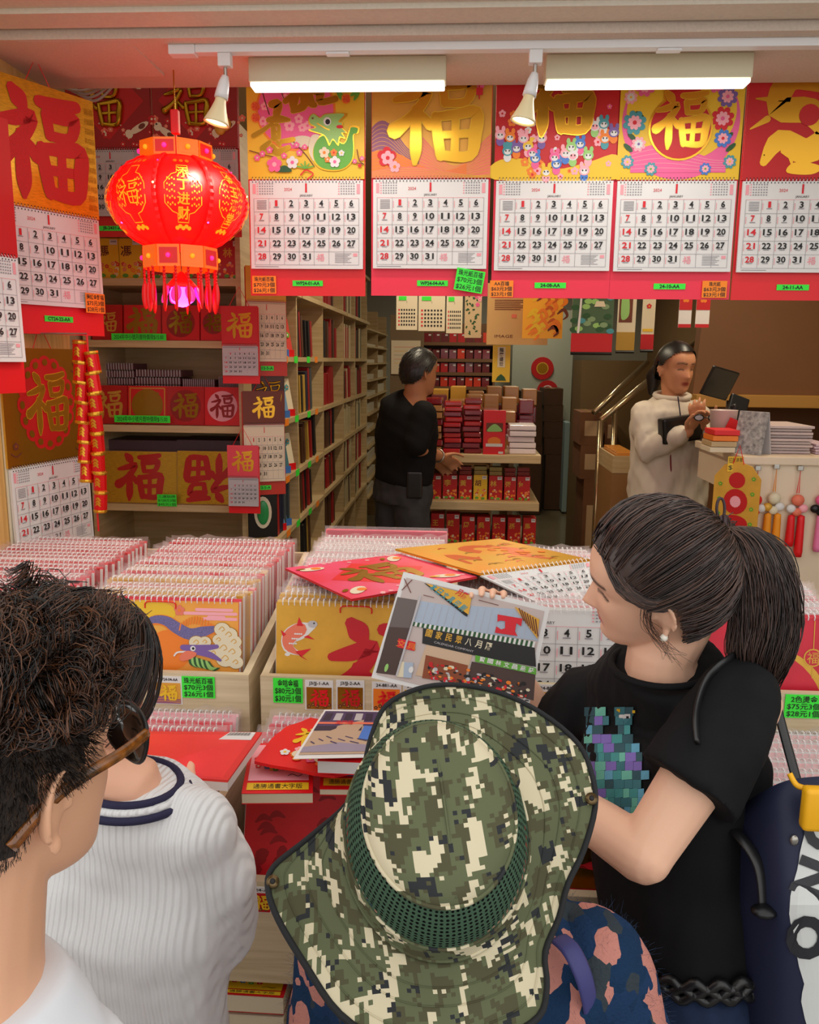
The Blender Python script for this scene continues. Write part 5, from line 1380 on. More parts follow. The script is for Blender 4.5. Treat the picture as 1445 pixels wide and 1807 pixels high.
def prow(y0, y1, z, label):
    y = y0; n = 0
    while y < y1:
        cols = [GREENTAG, ORANGETAG]; m = MB(); w = .09; m.box(XB + .0045, XB + .0055, y, y + w, z - .03, z + .004)
        tag(m.build('shelf_tag', cols[n % 3 == 0 and n > 0 or n % 4 == 0]), label + ', ' + ['first', 'second', 'third', 'fourth', 'fifth', 'sixth', 'seventh', 'eighth'][n % 8] + ' along it', 'label', 'tags on the bookshelf edge')
        y += w + .16 + .1 * (n % 2); n += 1
for i, z in enumerate(BZL[2:6]): prow(BY[0] + .25, BY[2], z, 'small coloured price tag on the %s bookshelf edge' % rowname[BZL[2:6][i]])
# slot shelves for paper, further back
t = thing('paper_rack', 'tall rack of narrow paper slots at the end of the aisle', 'rack', (XB, 7.52, 0))
for y in (0, 1.0, 2.0):
    m = MB(); m.box(-.36, 0, y, y + .016, 0, 2.1); m.build('upright', WOODS, t)
rz_ = [.35 + .155 * k for k in range(11)]
for z in rz_:
    m = MB(); m.box(-.35, .02, .016, 2.0, z - .014, z); m.build('slot_board', WOODS, t)
m = MB(); m.box(-.375, -.362, 0, 2.016, 0, 2.1); m.build('back_panel', WOODS, t)
for z in rz_[:-1]:
    for j, y in enumerate((7.60, 8.62)):
        h = rb.uniform(.02, .09); m = MB(); m.rbox(XB - .31, XB - .01, y, y + rb.uniform(.6, .8), z + .001, z + h, .003)
        tag(m.build('paper_stack', mat('rack_paper', (200, 190, 168), .7)), 'pile of paper in a slot of the %s rack column' % ['near', 'far'][j], 'paper', 'paper piles in the rack')
# calendars and plaques hung on the bookshelf end
for (px, py, lab, w) in ((468, 470, 'cream calendar on the bookshelf end above the brown plaque', .155), (464, 690, 'white calendar on the bookshelf end below the brown plaque', .165)):
    b = P(px, py, 3.22)
    c = calendar(lab, b, math.radians(24), cov_small(BROWN if py > 600 else GOLDP, GOLD), None, 'calendars on the bookshelf end', W=w, coverH=.13, sheetH=.225, stripH=.06, dates=DATES_S, sheet=CREAM, strip=mat('brick_red_card', (196, 50, 30), .5))
    price_tag(c, .0, -.385, .05, .018, ['13-5-A'], GREENTAG, y=.001)
b = P(473, 655, 3.235)
t = thing('wood_plaque', 'dark brown plaque with a gold relief character', 'plaque', (b.x, 3.235, b.z), math.radians(24))
m = MB(); m.rbox(-.065, .065, 0, .012, -.21, 0, .004); m.build('board', mat('dark_walnut', (70, 36, 20), .5, var=.2, vscale=20), t)
embossed_fu(t, 0, -.09, .10, -.004, GOLDM, .9)
b = P(463, 868, 3.235)
t = thing('wood_plaque', 'black plaque with a jade green leaf near the stall', 'plaque', (b.x, 3.235, b.z), math.radians(24))
m = MB(); m.rbox(-.06, .06, 0, .012, -.19, 0, .004); bd = m.build('board', BLACKP, t)
m = MB(); m.ellipsoid((0, -.004, -.085), (.024, .008, .05), None, 14, 10); m.build('jade_leaf', mat('jade_green', (40, 150, 80), .3), t, True)
A = Art(-.001, .0004); A.ell(0, -.085, .036, .066, CREAM, 1, 20); A.done('pale_ground', bd)

# ------------------------------------------------------------------ middle display table
GXa, GXb = P(744, 800, 4.6).x, P(955, 800, 4.6).x
GZ = [.33, P(850, 958, 4.6).z - .02, P(850, 886, 4.6).z, P(850, 802, 4.6).z]
t = thing('display_table', 'tiered wooden gondola of red gift goods in mid shop', 'table', ((GXa + GXb) / 2, 4.6, 0)); gw = (GXb - GXa) / 2
for k, z in enumerate(GZ):
    m = MB(); m.rbox(-gw, gw, 0, 1.35 if k == 3 else .62, z - .048, z, .003); m.build('shelf_board', WOODS, t)
for x in (-gw + .10, gw - .16):
    m = MB(); m.box(x, x + .03, .30, 1.2, 0, GZ[3] - .05); m.build('support_panel', WOODS, t)
REDGL = mat('glossy_red_wrap', (170, 20, 28), .22, coat=.6); REDDK = mat('dim_red_wrap', (128, 16, 24), .25, coat=.5); TANP = mat('tan_packet', (170, 116, 60), .35, coat=.3); PLUM = mat('plum_wrap', (120, 40, 54), .25, coat=.5)
def pile(px0, px1, py_bot, py_top, y, n, mm, label, group, dep=.2, zb=None):
    a = P(px0, py_bot, y); b = P(px1, py_top, y); z0 = a.z if zb is None else zb; h = (b.z - z0) / n; w = b.x - a.x
    me = MB().rbox(-w / 2, w / 2, 0, dep, .001, h * .92, min(.006, h * .2)).mesh('packet', mm if not isinstance(mm, list) else mm[0])
    mes = [me] if not isinstance(mm, list) else [MB().rbox(-w / 2, w / 2, 0, dep, .001, h * .92, min(.006, h * .2)).mesh('packet', q) for q in mm]
    for k in range(n):
        o = obj('gift_packet', mes[k % len(mes)], None, ((a.x + b.x) / 2 + rb.uniform(-.006, .006), y + rb.uniform(-.008, .008), z0 + h * k), rb.uniform(-.03, .03))
        tag(o, label, 'packet', group)
pile(783, 815, 798, 708, 4.63, 10, [REDGL, PLUM, REDGL], 'glossy red packet in the stack left of the middle of the gondola', 'left red stack on the gondola', zb=GZ[3])
pile(817, 850, 798, 704, 4.63, 10, [REDDK, PLUM, REDGL], 'dim red packet in the stack beside the tall red pack', 'right red stack on the gondola', zb=GZ[3])
pile(750, 781, 796, 702, 4.64, 8, [TANP, REDDK, TANP], 'brown packet in the stack beside the man', 'brown stack on the gondola', zb=GZ[3])
def a_feature(A, w, h):
    A.rect(-w * .38, w * .38, .02 * h, h * .22, BROWN, 1); A.blob([(-w * .35, h * .04), (0, h * .2), (w * .35, h * .05), (0, h * .02)], LGREEN, 2)
    A.rect(-w * .38, w * .38, -h * .32, -h * .25, WHITE, 2); A.ell(0, -h * .2, w * .3, h * .1, ORNG, 1, 16); A.rect(w * .2, w * .42, -h * .48, -h * .43, WHITE, 2)
pbox('feature_pack', 'tall bright red pack with a green picture on the gondola', 'pack', 852, 893, 722, 799, 4.61, .04, RED, None, a_feature, zb=GZ[3], part='pack', film=True)
pile(897, 946, 800, 750, 4.64, 5, [mat('white_red_packet', (226, 214, 216), .3, coat=.4)], 'white packet with red ends piled at the right end of the gondola', 'white packets on the gondola', zb=GZ[3])
for k in range(3):
    for j in range(6):
        x0 = 757 + 31 * j + 3 * k; y = 4.90 + .30 * k; top = [716, 695, 680][k] + rb.choice([0, 5, 9])
        if j == 5 and k == 0: top = 745
        mm = rb.choice([[TANP, REDDK], [PLUM, REDDK], [TANP, YELB], [REDDK, PLUM]])
        if k == 2: mm = [TANP, PLUM] if j > 1 else [YELB, TANP]
        a = P(x0, 798, y); b = P(x0 + 29, top, y); 
        pile(x0, x0 + 29, 798, top, y, 3, mm, 'wrapped packet in the %s row of stacks on the gondola' % ['second', 'third', 'rear'][k], '%s row of stacks on the gondola' % ['second', 'third', 'rear'][k], dep=.22, zb=GZ[3])
    # taller rows rest on what lies under them
rowb = ['陳', '李', '黃', '胡', '林', '張', '何']
for k, (x0, x1, y0, y1) in enumerate(((753, 779, 839, 880), (781, 807, 841, 883), (809, 833, 841, 883), (835, 860, 841, 884), (862, 887, 842, 884), (889, 911, 840, 881), (912, 936, 837, 879))):
    pbox('name_card_box', '%s surname box, %s on the middle gondola shelf' % ('yellow' if k == 3 else 'red flowered', ['first', 'second', 'third', 'fourth', 'fifth', 'sixth', 'seventh'][k]), 'box', x0, x1, y0, y1, 4.68, .09, YELB if k == 3 else REDB, 'surname boxes on the gondola', a_name(rowb[k], YEL if k == 3 else None, RINK if k == 3 else ORNG), zb=GZ[2])
    for q in range(2):
        if k in (0,): continue
        a = P(x0, y0, 4.70); b = P(x1, y0 - 8, 4.70); m = MB(); z0 = GZ[2] + (P(x1, y0, 4.68).z - P(x1, y1, 4.68).z) + .002
        m.rbox(a.x + .004, b.x - .004, 4.695, 4.76, z0 + .025 * q, z0 + .025 * q + .023, .003)
        tag(m.build('card_pack', mat('stripe_pack', (150, 130, 60), .4) if k in (3, 4) else REDDK), '%s card pack lying on the surname boxes' % ('olive striped' if k in (3, 4) else 'dim red'), 'pack', 'card packs on the surname boxes')
for k in range(7):
    x0 = 760 + 27 * k
    pbox('name_card_box', 'red surname box, %s on the bottom gondola shelf' % ['first', 'second', 'third', 'fourth', 'fifth', 'sixth', 'seventh'][k], 'box', x0, x0 + 24, 916 if k > 1 else 912, 962, 4.68, .09, REDB, 'surname boxes on the bottom gondola shelf', a_name('王趙周吳徐孫馬'[k], None, ORNG), zb=GZ[1])
# rear shelf of red packets
yb_ = 7.3
RXa, RXb = P(742, 640, yb_).x, P(868, 640, yb_).x
RZ = [P(800, y, yb_).z for y in (604, 633, 657, 682)]
shelf_unit('packet_shelf', 'dark wooden shelf of red packets behind the gondola', RXa - .03, RXb + .03, yb_, yb_ + .3, RZ + [.3, .7, 1.1], (RXa - .02, RXb + .02), mat('brown_shelf', (120, 84, 50), .5), z1=1.95)
REDP = [REDB, REDDK, mat('orange_red_packet', (220, 56, 20), .4), mat('maroon_packet', (110, 20, 26), .4)]
for i in range(4):
    for k in range(8):
        w = (RXb - RXa - .04) / 8; h = .085; x = RXa + .03 + w * k; m = MB(); c_ = rb.randrange(4)
        m.box(x, x + w * .86, yb_ + .02, yb_ + .10, RZ[i] + .001, RZ[i] + h * (.9 + .1 * rb.random()))
        o = m.build('red_packet', REDP[c_]); tag(o, 'red envelope packet on the %s row of the shelf behind the gondola' % ['top', 'second', 'third', 'lowest'][i], 'packet', 'red packets behind the gondola')
        m = MB(); m.box(x + w * .5, x + w * .8, yb_ + .0185, yb_ + .0195, RZ[i] + h * .65, RZ[i] + h * .8); m.build('white_sticker', WHITE, o)

# ------------------------------------------------------------------ pictures hung overhead in mid shop
def hung(px0, px1, py0, py1, y, base, label, art, cat='picture', group='sheets hung overhead in the shop', foot=None, name='hung_picture'):
    a = P(px0, py1, y); b = P(px1, py0, y); w, h = b.x - a.x, b.z - a.z
    t = thing(name, label, cat, ((a.x + b.x) / 2, y, b.z), 0, group)
    m = MB(); m.box(-w / 2, w / 2, 0, .004, -h, 0); bd = m.build('sheet', base, t)
    A = Art(-.0008, .0005); art(A, w, h); A.v = [(v[0], v[1], v[2] - h / 2) for v in A.v]
    if A.v: A.done('print', bd, 'stuff')
    m = MB(); m.tube([(0, .002, 0), (0, .002, 2.8 - b.z)], .0015, 5); m.build('hanging_cord', GREYPAPER, t)
    if foot:
        m = MB(); m.box(-w / 2, w / 2, -.001, .003, -h - foot[1], -h); m.build('foot_band', foot[0], t)
        m = MB(); m.tube([(-w / 2, 0, -h - foot[1]), (w / 2, 0, -h - foot[1])], .008, 8); m.build('roller', BLACKP, t)
    return t
def a_month(A, w, h):
    A.rect(-w / 2, w / 2, h * .30, h / 2, INK, 1); A.text('1', 0, h * .14, h * .05, INK, 1)
    for i in range(5):
        for j in range(7): A.rect(-w * .4 + w * .12 * j, -w * .33 + w * .12 * j, -h * .06 - h * .085 * i, -h * .02 - h * .085 * i, RINK if j == 0 else INK, 1)
    A.rect(-w * .38, -w * .02, h * .18, h * .27, GREENTAG, 3)
for k, (x0, x1, y1) in enumerate(((699, 737, 582), (738, 786, 584), (787, 817, 588))):
    hung(x0, x1, 505, y1, 4.9, CREAM, 'white month sheet hung overhead, %s from the left' % ['first', 'second', 'third'][k], a_month, 'calendar', name='month_sheet')
def a_peony(A, w, h):
    A.rect(-w / 2, w / 2, -h / 2, h / 2, mat('antique_paper', (206, 180, 140), .6), 1); rr = random.Random(3)
    for i in range(30): A.ell(rr.uniform(-.4, .3) * w, rr.uniform(-.45, .3) * h, w * .09, w * .05, DGREEN, 2 + i % 2, 8, rr.random() * 3)
    for i in range(9): A.flower(rr.uniform(.0, .42) * w, rr.uniform(.05, .45) * h, w * .13, LPINK if i % 2 else PINK, PINK, 4)
hung(819, 851, 500, 596, 4.9, CREAM, 'peony painting hung overhead', a_peony)
def a_text(A, w, h):
    for i in range(6): A.rect(-w * .38, -w * .38 + w * (.5 - .04 * (i % 3)), h * .22 - h * .03 * i, h * .232 - h * .03 * i, BROWN, 1)
    A.rect(-w * .1, -w * .02, -h * .06, h * .0, SALMON, 1); A.text('IMAGE', -w * .22, -h * .36, h * .05, BROWN, 1, width=w * .3)
hung(858, 970, 500, 608, 4.55, mat('kraft_sheet', (214, 170, 108), .6), 'kraft paper sheet with small print hung overhead', a_text)
def a_lion(A, w, h):
    LI = mat('lion_amber_print', (244, 170, 40), .5); A.rect(-w / 2, w / 2, -h / 2, h / 2, LI, 1); rr = random.Random(31)
    for i in range(34):
        x, z = rr.uniform(-.42, .42) * w, rr.uniform(-.45, .45) * h
        A.stroke([(x, z, .004), (x + .03, z + .02, .009), (x + .05, z - .01, .007), (x + .03, z - .03, .003)], [ORNG, mat('burnt_orange_print', (200, 90, 20), .5), YEL, ORNG, BROWN][i % 5], 2 + i % 3)
hung(921, 996, 490, 597, 4.45, ORNG, 'amber lion painting hung overhead', a_lion)
def a_land(A, w, h):
    A.rect(-w / 2, w / 2, -h / 2, h / 2, mat('moss_print', (70, 100, 66), .5), 1); rr = random.Random(5)
    for i in range(34): A.ell(rr.uniform(-.46, .46) * w, rr.uniform(-.48, .48) * h, w * .10, h * .05, [DGREEN, mat('pale_moss_print', (130, 160, 116), .5), LGREEN, DGREEN, TEAL][i % 5], 2 + i % 3, 9)
    A.stroke([(-w * .32, h * .5, .004), (-w * .3, h * .1, .005), (-w * .34, -h * .48, .006)], WHITE, 6); A.poly([(w * .02, -h * .02), (w * .3, -h * .02), (w * .25, h * .08), (w * .07, h * .08)], CREAM, 7)
hung(1008, 1086, 490, 588, 4.3, CREAM, 'green landscape scroll with a red foot overhead', a_land, foot=(CRIM, .10))
def a_jade(A, w, h):
    A.rect(-w * .42, w * .3, -h * .32, h / 2, BROWN, 1); A.blob([(-w * .3, -h * .25), (w * .1, -h * .2), (w * .1, h * .1), (-w * .1, h * .4), (-w * .3, h * .2)], LGREEN, 2)
hung(1088, 1126, 490, 586, 4.4, CREAM, 'pale jade scroll with a mustard foot overhead', a_jade, foot=(mat('mustard_band', (180, 140, 40), .5), .10))
hung(1131, 1160, 490, 590, 4.5, CREAM, 'white scroll with a red bird and red foot overhead', lambda A, w, h: (A.flower(0, 0, w * .2, RINK, YEL, 2), A.rect(-w * .4, w * .4, -h * .45, -h * .4, YEL, 2)), foot=(CRIM, .085))
def a_couplet(A, w, h):
    A.rect(-w * .22, w * .22, -h * .1, h * .45, CREAM, 1)
    for i, ch in enumerate('龍騰盛世'): A.text(ch, 0, h * .37 - h * .125 * i, h * .085, INK, 2, bold=.02)
    A.poly([(-w * .3, -h * .46), (w * .3, -h * .46), (w * .2, -h * .36), (0, -h * .28), (-w * .2, -h * .36)], DGREEN, 2)
hung(868, 901, 609, 674, 4.6, mat('banner_gold', (232, 190, 50), .5), 'yellow banner with four black characters below the kraft sheet', a_couplet)
for k, (x0, x1) in enumerate(((1196, 1224), (1226, 1256))):
    hung(x0, x1, 500, 578, 4.2, WHITE, 'small red calendar hung over the counter, %s' % ['left one', 'right one'][k], lambda A, w, h: (A.rect(-w / 2, w / 2, -h * .1, h / 2, CRIM, 1), A.flower(0, h * .15, w * .3, ORNG, YEL, 2), A.rect(-w / 2, w / 2, -h / 2, -h * .42, CRIM, 1)), 'calendar', name='hung_calendar')
# white board notice behind the man
pbox('notice_sheet', 'white notice sheet on the end panel behind the man', 'notice', 690, 742, 601, 660, 6.2, .006, CREAM, None, lambda A, w, h: [A.rect(-w * .4, w * (.3 - .05 * (i % 3)), h * .3 - h * .12 * i, h * .31 - h * .12 * i, [SALMON, YEL, GINK][i % 3], 1) for i in range(5)], part='sheet')
m = MB(); m.box(P(688, 700, 6.22).x, P(746, 700, 6.22).x, 6.22, 6.26, 0, 1.95)
tag(m.build('end_panel', mat('dim_board', (120, 100, 70), .6)), 'dim board panel behind the standing man', 'panel')

# ------------------------------------------------------------------ back corner: cartons, round charms, handrail
for k, (px, py, r) in enumerate(((957, 650, 19), (966, 690, 18))):
    c_ = P(px, py, 9.677); R_ = r / FPX * 9.8
    t = thing('round_charm', 'round red fortune plate on the back wall, %s' % ['the upper one', 'the lower one'][k], 'charm', c_, 0, 'round plates on the back wall')
    A = Art(); m = MB(); m.tube([(0, 0, 0), (0, .02, 0)], R_, 28); dd = m.build('disc', CRIM, t)
    A = Art(-.002, .002); A.ell(0, 0, R_ * .55, R_ * .55, GOLDP if k == 0 else WHITE, 1, 20); A.ell(0, 0, R_ * .45, R_ * .45, CRIM if k else GOLDD, 2, 20); A.done('inner_ring', dd)
m = MB(); m.box(P(905, 600, 9.7).x, P(1012, 600, 9.7).x, 9.7, 9.74, 0, 2.2)
tag(m.build('door_panel', mat('pale_green_grey', (176, 184, 170), .6)), 'pale grey-green door panel at the back', 'door')
def carton(px0, px1, py0, py1, y, dep, label, mm=CARDD, tagc=True):
    if 'lowest' in label:
        while P(px0, py1, y).z > .012: py1 += 1
    t = pbox('carton', label, 'carton', px0, px1, py0, py1, y, dep, mm, 'cartons at the back')
    a = P(px0, py1, y); b = P(px1, py0, y); w, h = b.x - a.x, b.z - a.z
    m = MB(); m.box(-w / 2 - .001, w / 2 + .001, -.001, dep, h * .5 - .002, h * .5 + .002) if False else m.box(-.02, .02, -.0015, dep, h, h + .0012); m.build('tape', mat('packing_tape', (150, 112, 70), .3), t)
    if tagc:
        m = MB(); m.box(-w * .28, w * .36, -.0016, -.0006, h * .28, h * .74); m.build('paper_label', mat('carton_label', (196, 160, 120), .7), t)
names = ['lowest', 'second', 'third', 'fourth', 'topmost']
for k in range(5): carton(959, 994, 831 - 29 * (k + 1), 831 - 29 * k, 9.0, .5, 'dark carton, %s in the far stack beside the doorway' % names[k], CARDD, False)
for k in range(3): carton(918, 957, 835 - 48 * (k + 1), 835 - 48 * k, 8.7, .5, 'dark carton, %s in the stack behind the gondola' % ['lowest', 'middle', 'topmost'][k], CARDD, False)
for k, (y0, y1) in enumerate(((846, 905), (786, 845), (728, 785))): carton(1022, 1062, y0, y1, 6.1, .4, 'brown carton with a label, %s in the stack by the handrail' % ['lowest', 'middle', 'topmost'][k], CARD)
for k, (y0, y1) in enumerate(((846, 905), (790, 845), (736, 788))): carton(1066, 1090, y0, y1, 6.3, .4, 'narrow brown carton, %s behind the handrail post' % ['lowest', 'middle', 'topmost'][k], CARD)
m = MB(); m.box(P(1024, 700, 6.7).x, P(1160, 700, 6.7).x, 6.7, 7.2, 0, P(1080, 636, 6.7).z)
tag(m.build('storage_cabinet', mat('olive_brown_panel', (112, 88, 50), .6)), 'plain olive brown cabinet behind the handrail', 'cabinet')
m = MB(); m.rbox(P(997, 760, 8.8).x, P(1006, 760, 8.8).x, 8.8, 9.2, .02, P(1000, 745, 8.8).z, .01)
tag(m.build('folded_board', mat('pale_blue_board', (150, 176, 180), .5)), 'pale blue board leaning at the doorway', 'board')
HR = mat('polished_handrail', (196, 176, 140), .22, metal=.85)
a = [P(1062, 890, 4.9), P(1060, 742, 4.9), P(1145, 672, 5.3), P(1230, 605, 5.7)]
a[0] = Vector((a[1].x, a[1].y, 0))
t = thing('handrail', 'polished metal stair handrail left of the cashier', 'handrail', (a[0].x, a[0].y, 0)); o = Vector((a[0].x, a[0].y, 0))
m = MB(); m.tube([a[0] - o, a[1] - o], .019, 12); m.build('post', HR, t, True)
m = MB(); m.tube([a[1] - o, a[2] - o, a[3] - o], .021, 12); m.build('rail', HR, t, True)
m = MB(); m.tube([P(1048, 728, 5.6) - o, P(1142, 640, 6.0) - o], .021, 12); m.build('upper_rail', HR, t, True)
m = MB(); q = P(1090, 880, 5.0); m.tube([Vector((P(1085, 735, 5.0).x, 5.0, 0)) - o, P(1085, 722, 5.0) - o], .016, 10); m.build('post', HR, t, True)

# ------------------------------------------------------------------ cash counter
YC = 3.1
MARB = mat('cream_marble', (226, 206, 178), .3, var=.06, vscale=3)
cxa = P(1316, 815, YC).x; ctz = P(1380, 806, YC).z; cb = P(1235, 772, 4.4)
t = thing('cash_counter', 'cream marble cash counter with an open goods bay', 'counter', (cxa, YC, 0))
m = MB(); m.rbox(-.015, 2.33 - cxa, -.015, .62, ctz - .03, ctz, .004); m.build('front_top', MARB, t)
m = MB(); m.box(0, 2.33 - cxa, 0, .03, 0, ctz - .03); m.build('front_panel', MARB, t)
m = MB(); m.box(0, .03, .03, .60, ctz - .16, ctz - .03); m.build('side_fascia', MARB, t)
m = MB(); m.box(.40, .43, .03, .60, 0, ctz - .03); m.build('inner_back', WOODS, t)
m = MB(); m.box(0, .40, .03, .60, ctz - .52, ctz - .49); m.build('goods_shelf', WOODS, t)
m = MB(); m.box(0, .03, .03, .60, 0, ctz - .52); m.build('side_panel', MARB, t)
for k in range(4):
    y = YC + .06 + .13 * k; m = MB(); m.rbox(cxa + .06, cxa + .2, y, y + .10, ctz - .489, ctz - .25 - .03 * (k % 2), .004)
    tag(m.build('gift_box', [REDDK, mat('ochre_box', (190, 140, 60), .4), PLUM][k % 3]), '%s box in the open bay of the counter, %s from the front' % (['dark red', 'ochre', 'plum'][k % 3], ['first', 'second', 'third', 'fourth', 'fifth', 'sixth', 'seventh'][k]), 'box', 'boxes in the counter bay')
# double gourd charm card on the counter corner
b = P(1305, 815, 3.06)
t = thing('gourd_card', 'gold charm card with a red gourd on the counter corner', 'card', (b.x, 3.07, b.z), math.radians(-38))
A_ = [(-.07, 0), (.07, 0)]
pts = [(-.085, -.06), (-.05, -.015), (0, 0), (.05, -.015), (.085, -.06), (.085, -.27), (-.085, -.27)]
m = MB(); m.prism([(p[0], p[1]) for p in pts][::-1], 0, .005); bd = m.build('card', GOLDP, t)
A = Art(-.001, .0005); A.ell(0, -.07, .03, .03, CRIM, 1, 16); A.ell(0, -.15, .044, .048, CRIM, 1, 18); A.ell(0, -.23, .05, .03, CRIM, 1, 18); A.ell(0, -.15, .02, .022, LPINK, 2, 12)
for i in range(7): A.flower(-.06 + .02 * i, -.255, .010, RINK, YEL, 3); A.flower(.06 * (-1) ** i, -.06 - .028 * i, .008, GREEN, YEL, 3)
A.done('print', bd, 'stuff')
m = MB(); m.tube([(-.02, 0, -.01), (0, .0, .06), (.02, 0, -.01)], .002, 5); m.build('red_loop', RED, t)
strip(1283, 1312, 806, 832, YC - .018, ['招財進寶', '$38'], 'yellow notice taped under the counter edge', YEL)
# tassel charms on the counter front
def charm(px, py, col, label, two, figure):
    b = P(px, py, YC - .012)
    t = thing('tassel_charm', label, 'charm', b, 0, 'tassel charms on the counter front')
    m = MB(); m.tube([(-.004, 0, -.09), (0, -.004, 0), (.004, 0, -.09)], .0018, 5); m.build('cord', col, t)
    m = MB(); m.rbox(-.01, .01, -.006, .006, -.005, .012, .002); m.build('hook', METAL, t)
    for i, (x, z, r) in enumerate(((0, -.115, .024), (-.022, -.148, .018), (.022, -.146, .018), (0, -.16, .018))):
        m = MB(); m.ellipsoid((x, -.006, z), (r, r * .7, r * .9), None, 12, 8); m.build('figurine', figure[i % len(figure)], t, True)
    for sx in ((-1, 1) if two else (0,)):
        m = MB(); m.lathe([(.001, -.17), (.012, -.175), (.013, -.19), (.016, -.29 - .02 * sx), (.014, -.31 - .02 * sx), (.001, -.31 - .02 * sx)], 12, (sx * .018, -.006, 0)); m.build('tassel', col, t, True)
GT = mat('amber_tassel', (240, 150, 20), .6)
charm(1337, 828, RED, 'red tassel charm with a blue figurine nearest the gourd card', False, [RED, mat('slate_figurine', (90, 100, 130), .4), WHITE])
charm(1370, 825, GT, 'amber double tassel charm with pale figurines', True, [CREAM, GOLDP, WHITE])
charm(1412, 828, RED, 'red double tassel charm with pink figurines', True, [SALMON, WHITE, LPINK])
charm(1455, 828, mat('pink_tassel', (240, 130, 180), .6), 'pink charm at the right edge of the counter', False, [PINK, BLACKP])
# goods on the counter
pile(1338, 1436, 805, 752, YC + .10, 9, [mat('grey_pink_pad', (200, 180, 176), .5), mat('dim_grey_pad', (176, 160, 156), .5)], 'grey pad in the tall stack on the counter', 'grey pads on the counter', dep=.26, zb=ctz)
pile(1438, 1475, 805, 784, YC + .10, 4, [mat('lilac_pad', (206, 180, 190), .5)], 'lilac pad at the right end of the counter', 'lilac pads on the counter', dep=.24, zb=ctz)
b = P(1322, 800, YC + .12)
t = thing('desk_calendar', 'grey patterned standing desk calendar on the counter', 'calendar', (b.x, YC + .10, ctz), math.radians(-50))
for s_, nm, mm in ((1, 'front_leaf', mat('speckle_leaf', (196, 196, 192), .5, rgb2=(110, 112, 112), vscale=60)), (-1, 'back_leaf', GREYPAPER)):
    m = MB(); m.rbox(-.06, .06, -.003, .003, 0, .16, .002); m.v = [(v[0], v[1] - s_ * .035 + s_ * v[2] * .22, v[2]) for v in m.v]; m.build(nm, mm, t)
b = P(1272, 740, 3.45)
t = thing('plastic_tub', 'pale plastic tub with a red card on the counter', 'tub', (b.x, 3.42, ctz))
m = MB(); m.lathe([(.001, .0), (.042, .0), (.054, .15), (.056, .152), (.050, .152), (.040, .01)], 24); m.build('tub', mat('pale_tub', (216, 196, 190), .4), t, True)
m = MB(); m.box(-.04, .02, -.058, -.055, .02, .12); o = m.build('red_card', RED, t); o.rotation_euler = (0, .4, 0)
m = MB(); m.ellipsoid((.02, -.06, .05), (.017, .002, .016), None, 12, 6); m.build('green_sticker', GREENTAG, t)
for k in range(4):
    m = MB(); b = P(1256 + k * 2, 780, 3.2); m.rbox(b.x - .005, b.x + .09, 3.20, 3.33, ctz + .001 + .022 * k, ctz + .022 * k + .021, .002)
    tag(m.build('card_stack', [CREAM, WOODS, ORNG, RED][k]), '%s card pad in the pile beside the cashier' % ['cream', 'tan', 'orange', 'red'][k], 'pad', 'card pads beside the cashier')
b = P(1270, 660, 3.62)
t = thing('cash_terminal', 'black cash register screen and stand on the counter', 'register', (b.x + .05, 3.62, ctz))
m = MB(); m.rbox(-.09, .09, -.06, .08, 0, .03, .006); m.build('base', BLACKP, t)
m = MB(); m.tube([(.02, .04, .03), (.02, .05, .18)], .018, 10); m.build('neck', BLACKP, t)
m = MB(); m.rbox(-.075, .075, -.008, .008, -.06, .07, .005); o = m.build('screen', BLACKP, t); o.location = (-.05, .0, .25); o.rotation_euler = (.35, .2, .5)
b = P(1305, 700, 3.5)
t = thing('card_reader', 'black payment terminal on an arm beside the tub', 'terminal', (b.x, 3.52, ctz))
m = MB(); m.tube([(0, 0, 0), (0, .0, .12), (-.02, -.01, .17)], .013, 10); m.build('arm', BLACKP, t, True)
m = MB(); m.rbox(-.04, .04, -.012, .012, -.07, .06, .006); o = m.build('handset', BLACKP, t); o.location = (.0, 0, .15); o.rotation_euler = (-.5, .35, 0)
m = MB(); m.ellipsoid((.06, 0, .13), (.016, .016, .014), None, 10, 8); m.build('camera_ball', BLACKP, t, True)
# tray of gold sweets left of the cashier
a = P(1080, 835, 4.3); b = P(1128, 775, 4.3)
t = thing('goods_tray', 'wooden tray of amber wrapped goods left of the cashier', 'tray', ((a.x + b.x) / 2, 4.3, a.z))
m = MB(); w = (b.x - a.x) / 2; m.box(-w, w, 0, .012, 0, .09); m.box(-w, w, .42, .432, 0, .09); m.box(-w, -w + .012, .012, .42, 0, .09); m.box(w - .012, w, .012, .42, 0, .09); m.box(-w + .012, w - .012, .012, .42, 0, .01); m.build('tray', WOODS, t)
m = MB(); m.box(-w, w, .0, .43, -a.z, -.002); m.build('stand', mat('tray_stand', (150, 108, 60), .6), t)
for k in range(8):
    y = 4.325 + .048 * k; m = MB(); m.rbox((a.x + b.x) / 2 - w + .02, (a.x + b.x) / 2 + w - .02, y, y + .04, a.z + .012, a.z + .11, .004)
    tag(m.build('wrapped_pack', mat('amber_wrap', (230, 150, 60), .25, coat=.5)), 'amber wrapped pack in the tray, %s from the front' % ['first', 'second', 'third', 'fourth', 'fifth', 'sixth', 'seventh', 'last'][k], 'pack', 'amber packs in the tray')
